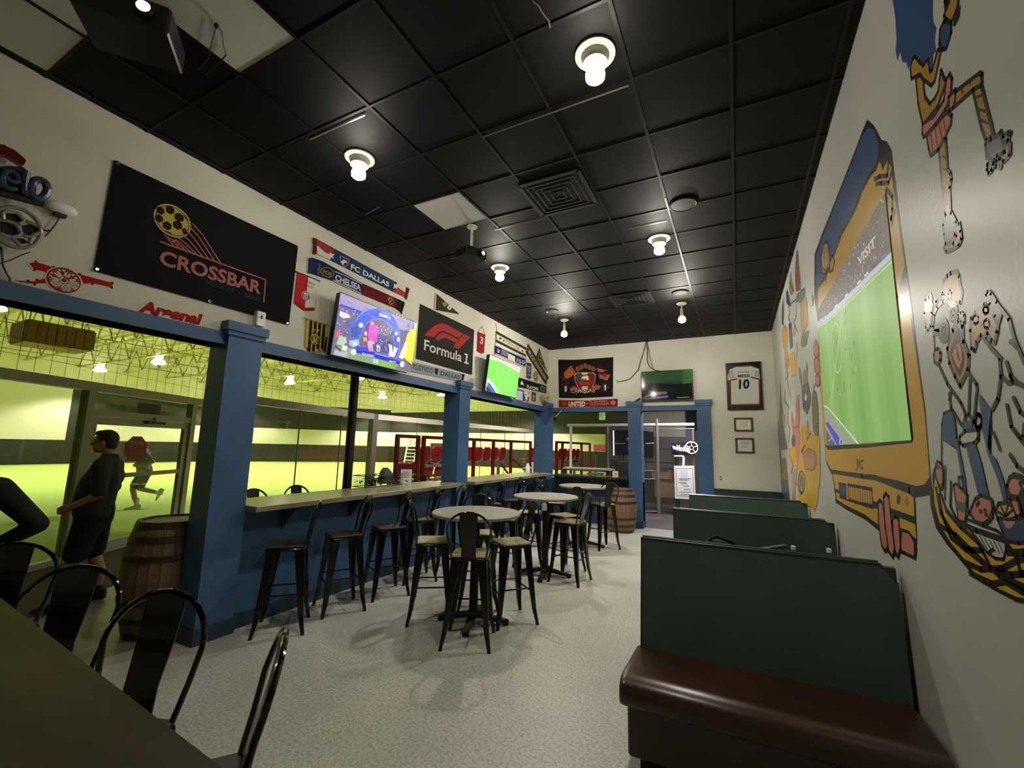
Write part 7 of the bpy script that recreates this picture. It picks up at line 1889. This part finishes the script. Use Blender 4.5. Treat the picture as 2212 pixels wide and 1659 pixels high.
# ------------------------------------------------------------------ people
def fuse(mb, voxel, smooth_it=4):
    """grow the overlapping limbs into one continuous skin"""
    me = bpy.data.meshes.new('tmp'); me.from_pydata(mb.v, [], mb.f)
    o = bpy.data.objects.new('tmp', me); COL.objects.link(o)
    r = o.modifiers.new('r', 'REMESH'); r.mode = 'VOXEL'; r.voxel_size = voxel; r.use_smooth_shade = True
    s_ = o.modifiers.new('s', 'SMOOTH'); s_.factor = 0.5; s_.iterations = smooth_it
    bpy.context.view_layer.update()
    dg = bpy.context.evaluated_depsgraph_get()
    out = bpy.data.meshes.new_from_object(o.evaluated_get(dg))
    bpy.data.objects.remove(o); bpy.data.meshes.remove(me)
    out.shade_smooth()
    return out
def put(me, name, mat_, parent):
    me.name = name; me.materials.clear(); me.materials.append(mat_)
    o = bpy.data.objects.new(name, me); COL.objects.link(o); o.parent = parent
    return o
def limb(mb, pts, rad, n=14):
    """rounded tapering chain"""
    for i in range(len(pts) - 1):
        mb.bar(pts[i], pts[i + 1], rad[i], rad[i + 1], n)
    for p, r in zip(pts, rad): mb.ball(p, r, n=12)
    return mb
def hand(mb, wrist, d, side, palm, s=1.0):
    """palm and five curled fingers: d = direction of the fingers, side = toward the thumb, palm = way the palm faces"""
    d, side, palm = Vector(d).normalized(), Vector(side).normalized(), Vector(palm).normalized()
    W_ = Vector(wrist)
    for t in (0.02, 0.05, 0.08):
        for u in (-0.026, 0.0, 0.026): mb.ball(W_ + d * t * s + side * u * s, 0.019 * s, n=8)
    for k, (u, L_) in enumerate(((-0.032, 0.058), (-0.011, 0.074), (0.011, 0.078), (0.032, 0.068))):
        b_ = W_ + d * 0.09 * s + side * u * s
        m1 = b_ + (d * 0.9 + palm * 0.35).normalized() * L_ * 0.5 * s
        m2 = m1 + (d * 0.55 + palm * 0.8).normalized() * L_ * 0.32 * s
        m3 = m2 + (d * 0.1 + palm * 1.0).normalized() * L_ * 0.28 * s
        limb(mb, [b_, m1, m2, m3], [0.0095 * s, 0.009 * s, 0.0085 * s, 0.0075 * s], 8)
    b_ = W_ + d * 0.03 * s + side * 0.035 * s
    m1 = b_ + (d * 0.6 + side * 0.7 + palm * 0.3).normalized() * 0.04 * s
    m2 = m1 + (d * 0.85 + side * 0.2 + palm * 0.4).normalized() * 0.032 * s
    limb(mb, [b_, m1, m2], [0.012 * s, 0.0105 * s, 0.009 * s], 8)
def head(mb, c, f, s=1.0):
    """skull, jaw, nose, ears, brow; c = centre of the skull, f = way the face looks (unit, horizontal)"""
    c = Vector(c); f = Vector(f).normalized(); l = Vector((-f.y, f.x, 0)); u = Vector((0, 0, 1))
    Mx = Matrix((f, l, u)).transposed().to_4x4()
    mb.ball(c, 0.098 * s, 0.078 * s, 0.112 * s, 20, Mx)
    mb.ball(c + f * 0.035 * s - u * 0.06 * s, 0.062 * s, 0.058 * s, 0.062 * s, 16, Mx)
    mb.ball(c + f * 0.062 * s - u * 0.098 * s, 0.026 * s, 0.030 * s, 0.022 * s, 12, Mx)
    mb.bar(c + f * 0.094 * s - u * 0.0 * s, c + f * 0.115 * s - u * 0.035 * s, 0.010 * s, 0.015 * s, 10)
    mb.ball(c + f * 0.110 * s - u * 0.038 * s, 0.014 * s, n=10)
    mb.ball(c + f * 0.088 * s + u * 0.018 * s, 0.014 * s, 0.05 * s, 0.012 * s, 10, Mx)
    mb.ball(c + f * 0.086 * s - u * 0.068 * s, 0.012 * s, 0.024 * s, 0.007 * s, 10, Mx)
    mb.ball(c + f * 0.085 * s - u * 0.080 * s, 0.012 * s, 0.021 * s, 0.007 * s, 10, Mx)
    for sg in (-1, 1):
        mb.ball(c - f * 0.002 * s + l * sg * 0.078 * s - u * 0.012 * s, 0.020 * s, 0.008 * s, 0.032 * s, 10, Mx)
    return c, f, l, u
def face(e, c, f, l, u, s=1.0):
    for sg in (-1, 1):
        MB().ball(c + f * 0.085 * s + l * sg * 0.032 * s + u * 0.0 * s, 0.011 * s, n=10).build('eye', M['paper'], e, smooth=True)
    MB().ball(c + f * 0.094 * s - u * 0.074 * s, 0.004 * s, 0.02 * s, 0.003 * s, 10, Matrix((f, l, u)).transposed().to_4x4()).build('mouth', M['neon_red'], e, smooth=True)
def shoe(par, heel, f, m_, name='shoe', tilt=0.0, s=1.0):
    f = Vector(f).normalized(); heel = Vector(heel)
    l = Vector((-f.y, f.x, 0)).normalized(); u = f.cross(l).normalized()
    Mx = Matrix((f, l, u)).transposed().to_4x4(); Mx.translation = heel
    mb = MB()
    prof = [(-0.04, 0.032, 0.09), (0.0, 0.040, 0.105), (0.06, 0.040, 0.10), (0.12, 0.044, 0.075), (0.18, 0.048, 0.055), (0.235, 0.038, 0.042), (0.262, 0.018, 0.03)]
    vs, n = [], 8
    for x, w_, h_ in prof:
        for (a, b) in ((-1, 0), (-1, .45), (-.75, .85), (-.3, 1), (.3, 1), (.75, .85), (1, .45), (1, 0)): vs.append(Mx @ (Vector((x, w_ * a, h_ * b)) * s))
    fs = [tuple(range(7, -1, -1)), tuple(range(6 * n, 7 * n))]
    for k in range(6):
        for i in range(n):
            j = (i + 1) % n
            fs.append((k * n + i, k * n + j, (k + 1) * n + j, (k + 1) * n + i))
    mb.add(vs, fs)
    return mb.build(name, m_, par, smooth=True, angle=60)
# --- man in the charcoal polo, watching the pitch through the door
def frame(f):
    f = Vector((f[0], f[1], 0)).normalized()
    return f, Vector((-f.y, f.x, 0)), Vector((0, 0, 1))
MF = (-0.55, -0.83)
mp = Vector((-6.18, 2.26, 0.013))
e = empty('person', mp, label='man in a dark polo shirt, black shorts and glasses standing at the arena door', cat='person')
f, l, u = frame(MF)
def B(fw, lf, up): return f * fw + l * lf + u * up
skin = MB()
hips = {}
for sg in (-1, 1):
    fx = 0.10 if sg > 0 else -0.06
    limb(skin, [B(0.0, sg * 0.10, 0.92), B(fx * .5 + 0.02, sg * 0.105, 0.50), B(fx - 0.02, sg * 0.11, 0.30), B(fx - 0.03, sg * 0.115, 0.09)], [0.098, 0.062, 0.058, 0.038])
    skin.ball(B(fx + 0.02, sg * 0.115, 0.05), 0.05, n=12)
    # arms: upper arm down, forearm forward across the front
    limb(skin, [B(-0.04, sg * 0.205, 1.43), B(-0.075, sg * 0.265, 1.14), B(0.16, sg * 0.19, 1.00)], [0.056, 0.043, 0.030])
    hand(skin, B(0.16, sg * 0.19, 1.00), B(0.8, -sg * 0.45, -0.25), B(0.2, -sg * 0.3, 0.9), B(-0.3, -sg * 0.9, -0.1))
limb(skin, [B(-0.02, 0, 0.95), B(-0.02, 0, 1.2), B(-0.06, 0, 1.42), B(-0.055, 0, 1.53), B(-0.03, 0, 1.60)], [0.11, 0.10, 0.085, 0.055, 0.056])
hd = head(skin, B(0.0, 0, 1.685), f, 1.03)
put(fuse(skin, 0.0085), 'body', M['skin'], e)
face(e, *hd, 1.03)
sh = MB()
limb(sh, [B(0.01, 0, 0.92), B(0.02, 0, 1.05), B(0.0, 0, 1.22), B(-0.05, 0, 1.36), B(-0.055, 0, 1.46)], [0.165, 0.178, 0.172, 0.145, 0.10], 20)
for sg in (-1, 1):
    sh.ball(B(0.0, sg * 0.06, 0.95), 0.155, n=16)
    sh.ball(B(0.02, sg * 0.07, 1.10), 0.15, n=16)
    sh.ball(B(-0.04, sg * 0.09, 1.30), 0.15, n=16)
    sh.ball(B(-0.05, sg * 0.08, 1.40), 0.125, n=16)
    limb(sh, [B(-0.05, sg * 0.15, 1.43), B(-0.045, sg * 0.212, 1.40), B(-0.07, sg * 0.262, 1.17)], [0.085, 0.082, 0.068])
    limb(sh, [B(-0.05, sg * 0.05, 1.475), B(-0.045, sg * 0.17, 1.44)], [0.07, 0.075])
put(fuse(sh, 0.012), 'polo_shirt', M['cloth_dark'], e)
MB().lathe([(0.072, 0), (0.08, 0.02), (0.066, 0.05)], 18, B(-0.055, 0, 1.50), cap0=False, cap1=False).build('collar', M['cloth_dark'], e, smooth=True)
st_ = MB()
limb(st_, [B(0.0, 0, 0.98), B(0.0, 0, 0.86)], [0.165, 0.165], 18)
for sg in (-1, 1):
    fx = 0.10 if sg > 0 else -0.06
    limb(st_, [B(0.0, sg * 0.085, 0.90), B(fx * .3 + 0.01, sg * 0.10, 0.70), B(fx * .5 + 0.02, sg * 0.105, 0.53)], [0.135, 0.118, 0.108])
put(fuse(st_, 0.012), 'shorts', M['cloth_black'], e)
hr = MB()
Mx = Matrix((f, l, u)).transposed().to_4x4()
c = hd[0]
hr.ball(c - f * 0.012 + u * 0.022, 0.106, 0.088, 0.108, 20, Mx)
hr.ball(c - f * 0.05 - u * 0.03, 0.065, 0.08, 0.07, 16, Mx)
hr.ball(c + f * 0.045 + u * 0.085, 0.05, 0.07, 0.035, 14, Mx)
ho = put(fuse(hr, 0.009), 'hair', M['hair'], e)
# the hairline: keep the face clear
bm = bmesh.new(); bm.from_mesh(ho.data)
def bare(p):
    d = p - c
    return d.dot(f) > 0.048 and d.dot(u) < 0.058 or (d.dot(f) > 0.005 and d.dot(u) < -0.02)
bmesh.ops.delete(bm, geom=[v for v in bm.verts if bare(v.co)], context='VERTS')
bm.to_mesh(ho.data); bm.free()
gl = MB()
for sg in (-1, 1):
    gl.tube([c + f * 0.108 + l * (sg * 0.036 + 0.024 * math.cos(t)) + u * (0.002 + 0.02 * math.sin(t)) for t in [2 * PI * i / 14 for i in range(14)]], 0.0025, 5, True)
    gl.bar(c + f * 0.106 + l * sg * 0.06 + u * 0.005, c - f * 0.01 + l * sg * 0.088 + u * 0.0, 0.0022, n=5)
gl.bar(c + f * 0.110 + l * 0.012 + u * 0.005, c + f * 0.110 - l * 0.012 + u * 0.005, 0.0022, n=5)
gl.build('glasses', M['chrome'], e)
for sg in (-1, 1):
    fx = 0.10 if sg > 0 else -0.06
    shoe(e, B(fx - 0.06, sg * 0.115, 0.0), (f + l * sg * 0.15), M['cloth_black'], 'shoe', s=1.08)
    MB().lathe([(0.05, 0.08), (0.046, 0.11), (0.044, 0.15)], 14, B(fx - 0.03, sg * 0.115, 0), cap0=False, cap1=False).build('sock', M['cloth_black'], e, smooth=True)
# --- second man, at the edge of the picture, hand on the hip
d_ = ray(-92, 1060); d_ = d_ / math.hypot(d_.x, d_.y)
mp = Vector((d_.x, d_.y, 0)) * 4.75
e = empty('person', mp, label='man in a black jacket with a hand on his hip, cut by the picture edge', cat='person')
f, l, u = frame((-0.95, 0.3))
skin = MB()
for sg in (-1, 1):
    limb(skin, [B(0, sg * 0.10, 0.90), B(0.02, sg * 0.11, 0.48), B(-0.01, sg * 0.115, 0.28), B(-0.02, sg * 0.12, 0.09)], [0.095, 0.062, 0.056, 0.038])
    skin.ball(B(0.03, sg * 0.12, 0.05), 0.05, n=12)
    el = B(-0.10, sg * 0.40, 1.12); wr_ = B(0.05, sg * 0.22, 0.98)
    limb(skin, [B(-0.02, sg * 0.19, 1.37), el, wr_], [0.052, 0.042, 0.030])
    hand(skin, wr_, B(0.5, -sg * 0.75, -0.35), B(0.3, 0, 0.9), B(-0.2, -sg * 0.9, -0.2))
limb(skin, [B(0, 0, 0.94), B(0, 0, 1.2), B(-0.02, 0, 1.36), B(-0.01, 0, 1.46), B(0.01, 0, 1.53)], [0.12, 0.12, 0.10, 0.054, 0.054])
hd = head(skin, B(0.03, 0, 1.61), f, 1.0)
put(fuse(skin, 0.0085), 'body', M['skin'], e); face(e, *hd)
jk = MB()
limb(jk, [B(0, 0, 0.88), B(0.01, 0, 1.1), B(-0.01, 0, 1.30)], [0.165, 0.165, 0.14], 18)
for sg in (-1, 1):
    for z_, r_ in ((0.92, 0.15), (1.1, 0.15), (1.27, 0.14)): jk.ball(B(0, sg * 0.07, z_), r_, n=14)
    limb(jk, [B(-0.02, sg * 0.06, 1.41), B(-0.02, sg * 0.18, 1.37), B(-0.10, sg * 0.40, 1.12), B(0.03, sg * 0.245, 1.0)], [0.068, 0.082, 0.062, 0.048])
put(fuse(jk, 0.012), 'jacket', M['cloth_black'], e)
tr_ = MB()
limb(tr_, [B(0, 0, 0.92), B(0, 0, 0.85)], [0.15, 0.15], 16)
for sg in (-1, 1): limb(tr_, [B(0, sg * 0.09, 0.88), B(0.02, sg * 0.11, 0.48), B(-0.01, sg * 0.118, 0.10)], [0.125, 0.085, 0.065])
put(fuse(tr_, 0.012), 'trousers', M['cloth_black'], e)
hr = MB(); Mx = Matrix((f, l, u)).transposed().to_4x4(); c = hd[0]
hr.ball(c - f * 0.014 + u * 0.022, 0.1, 0.085, 0.105, 18, Mx); hr.ball(c - f * 0.05 - u * 0.03, 0.06, 0.075, 0.065, 14, Mx)
ho = put(fuse(hr, 0.009), 'hair', M['hair'], e)
bm = bmesh.new(); bm.from_mesh(ho.data)
bmesh.ops.delete(bm, geom=[v for v in bm.verts if bare(v.co)], context='VERTS'); bm.to_mesh(ho.data); bm.free()
for sg in (-1, 1): shoe(e, B(-0.05, sg * 0.12, 0), f + l * sg * 0.15, M['cloth_black'])
# --- player running on the turf
rp = on(2, 0.0, 300, 1098)
e = empty('person', (rp.x, rp.y, 0), label='player in a blue bib and grey shirt running on the turf beyond the door', cat='person')
f, l, u = frame((-0.5, -0.87))
lean = lambda fw, lf, up: B(fw + 0.16 * max(0, up - 0.9), lf, up)
skin = MB()
sup = [B(-0.02, 0.09, 0.90), B(0.16, 0.10, 0.50), B(0.10, 0.10, 0.28), B(0.03, 0.10, 0.09)]
swg = [B(-0.03, -0.09, 0.90), B(0.06, -0.10, 0.48), B(-0.20, -0.10, 0.40), B(-0.40, -0.10, 0.34)]
limb(skin, sup, [0.10, 0.062, 0.058, 0.038]); limb(skin, swg, [0.10, 0.062, 0.056, 0.038])
skin.ball(B(0.06, 0.10, 0.05), 0.045, n=12)
limb(skin, [B(-0.02, 0, 0.95), lean(0, 0, 1.2), lean(0, 0, 1.42), lean(0.02, 0, 1.52), lean(0.05, 0, 1.58)], [0.12, 0.12, 0.10, 0.056, 0.054])
for sg, el, wr_ in ((1, lean(-0.22, 0.27, 1.16), lean(0.04, 0.24, 1.06)), (-1, lean(-0.02, -0.26, 1.12), lean(0.24, -0.2, 1.18))):
    limb(skin, [lean(0, sg * 0.2, 1.42), el, wr_], [0.055, 0.043, 0.03])
    hand(skin, wr_, f + u * 0.1, u, -l * sg)
hd = head(skin, lean(0.08, 0, 1.66), f, 1.0)
put(fuse(skin, 0.009), 'body', M['skin'], e); face(e, *hd)
sh = MB()
limb(sh, [B(-0.01, 0, 0.90), lean(0, 0, 1.12), lean(0, 0, 1.34)], [0.16, 0.155, 0.14], 18)
for sg in (-1, 1):
    for z_, r_ in ((0.93, 0.15), (1.12, 0.145), (1.32, 0.135)): sh.ball(lean(0, sg * 0.07, z_), r_, n=14)
    el = lean(-0.22, 0.27, 1.16) if sg > 0 else lean(-0.02, -0.26, 1.12)
    limb(sh, [lean(0, sg * 0.08, 1.45), lean(0, sg * 0.19, 1.42), lean(0, sg * 0.2, 1.42).lerp(el, 0.75)], [0.07, 0.08, 0.068])
put(fuse(sh, 0.012), 'grey_shirt', M['cloth_grey'], e)
bb = MB()
limb(bb, [lean(0, 0, 1.14), lean(0, 0, 1.36)], [0.17, 0.15], 18)
for sg in (-1, 1):
    for z_, r_ in ((1.14, 0.157), (1.33, 0.147)): bb.ball(lean(0.005, sg * 0.07, z_), r_, n=14)
put(fuse(bb, 0.012), 'blue_bib', M['cloth_blue'], e)
st_ = MB()
limb(st_, [B(-0.02, 0, 0.96), B(-0.02, 0, 0.88)], [0.15, 0.16], 16)
limb(st_, [sup[0], sup[0].lerp(sup[1], 0.8)], [0.13, 0.105]); limb(st_, [swg[0], swg[0].lerp(swg[1], 0.8)], [0.13, 0.105])
put(fuse(st_, 0.012), 'shorts', M['cloth_black'], e)
for P in (sup, swg):
    k = P[0].lerp(P[1], 0.72)
    MB().lathe([(0.112, -0.02), (0.112, 0.03)], 16, k, cap0=False, cap1=False).build('shorts_stripe', M['white_shoe'], e, smooth=True)
hr = MB(); Mx = Matrix((f, l, u)).transposed().to_4x4(); c = hd[0]
hr.ball(c - f * 0.014 + u * 0.022, 0.1, 0.085, 0.105, 18, Mx); hr.ball(c - f * 0.05 - u * 0.03, 0.06, 0.075, 0.065, 14, Mx)
ho = put(fuse(hr, 0.009), 'hair', M['hair'], e)
bm = bmesh.new(); bm.from_mesh(ho.data)
bmesh.ops.delete(bm, geom=[v for v in bm.verts if bare(v.co)], context='VERTS'); bm.to_mesh(ho.data); bm.free()
shoe(e, B(-0.01, 0.10, 0.001), f, M['white_shoe'], s=1.05)
shoe(e, B(-0.44, -0.10, 0.40), (f * 0.45 - u * 0.9 + l * 0.02), M['white_shoe'], s=1.05)
MB().lathe([(0.046, 0.08), (0.048, 0.2), (0.05, 0.26)], 14, B(0.05, 0.10, 0), cap0=False, cap1=False).build('sock', M['white_shoe'], e, smooth=True)
MB().bar(B(-0.40, -0.10, 0.34), B(-0.28, -0.10, 0.375), 0.046, 0.05, 12).build('sock', M['white_shoe'], e, smooth=True)
# ------------------------------------------------------------------ settle the handles of things built in place: base of the thing
for o in [x for x in scene.objects if x.type == 'EMPTY' and x.parent is None and x.get('category') and x.location.length < 1e-6 and x.rotation_euler.z == 0]:
    ch = [c_ for c_ in o.children if c_.type == 'MESH']
    if not ch: continue
    vs_ = [c_.matrix_local @ v.co for c_ in ch for v in c_.data.vertices]
    b_ = Vector(((min(v.x for v in vs_) + max(v.x for v in vs_)) / 2, (min(v.y for v in vs_) + max(v.y for v in vs_)) / 2, min(v.z for v in vs_)))
    o.location = b_
    for c_ in ch: c_.location = c_.location - b_
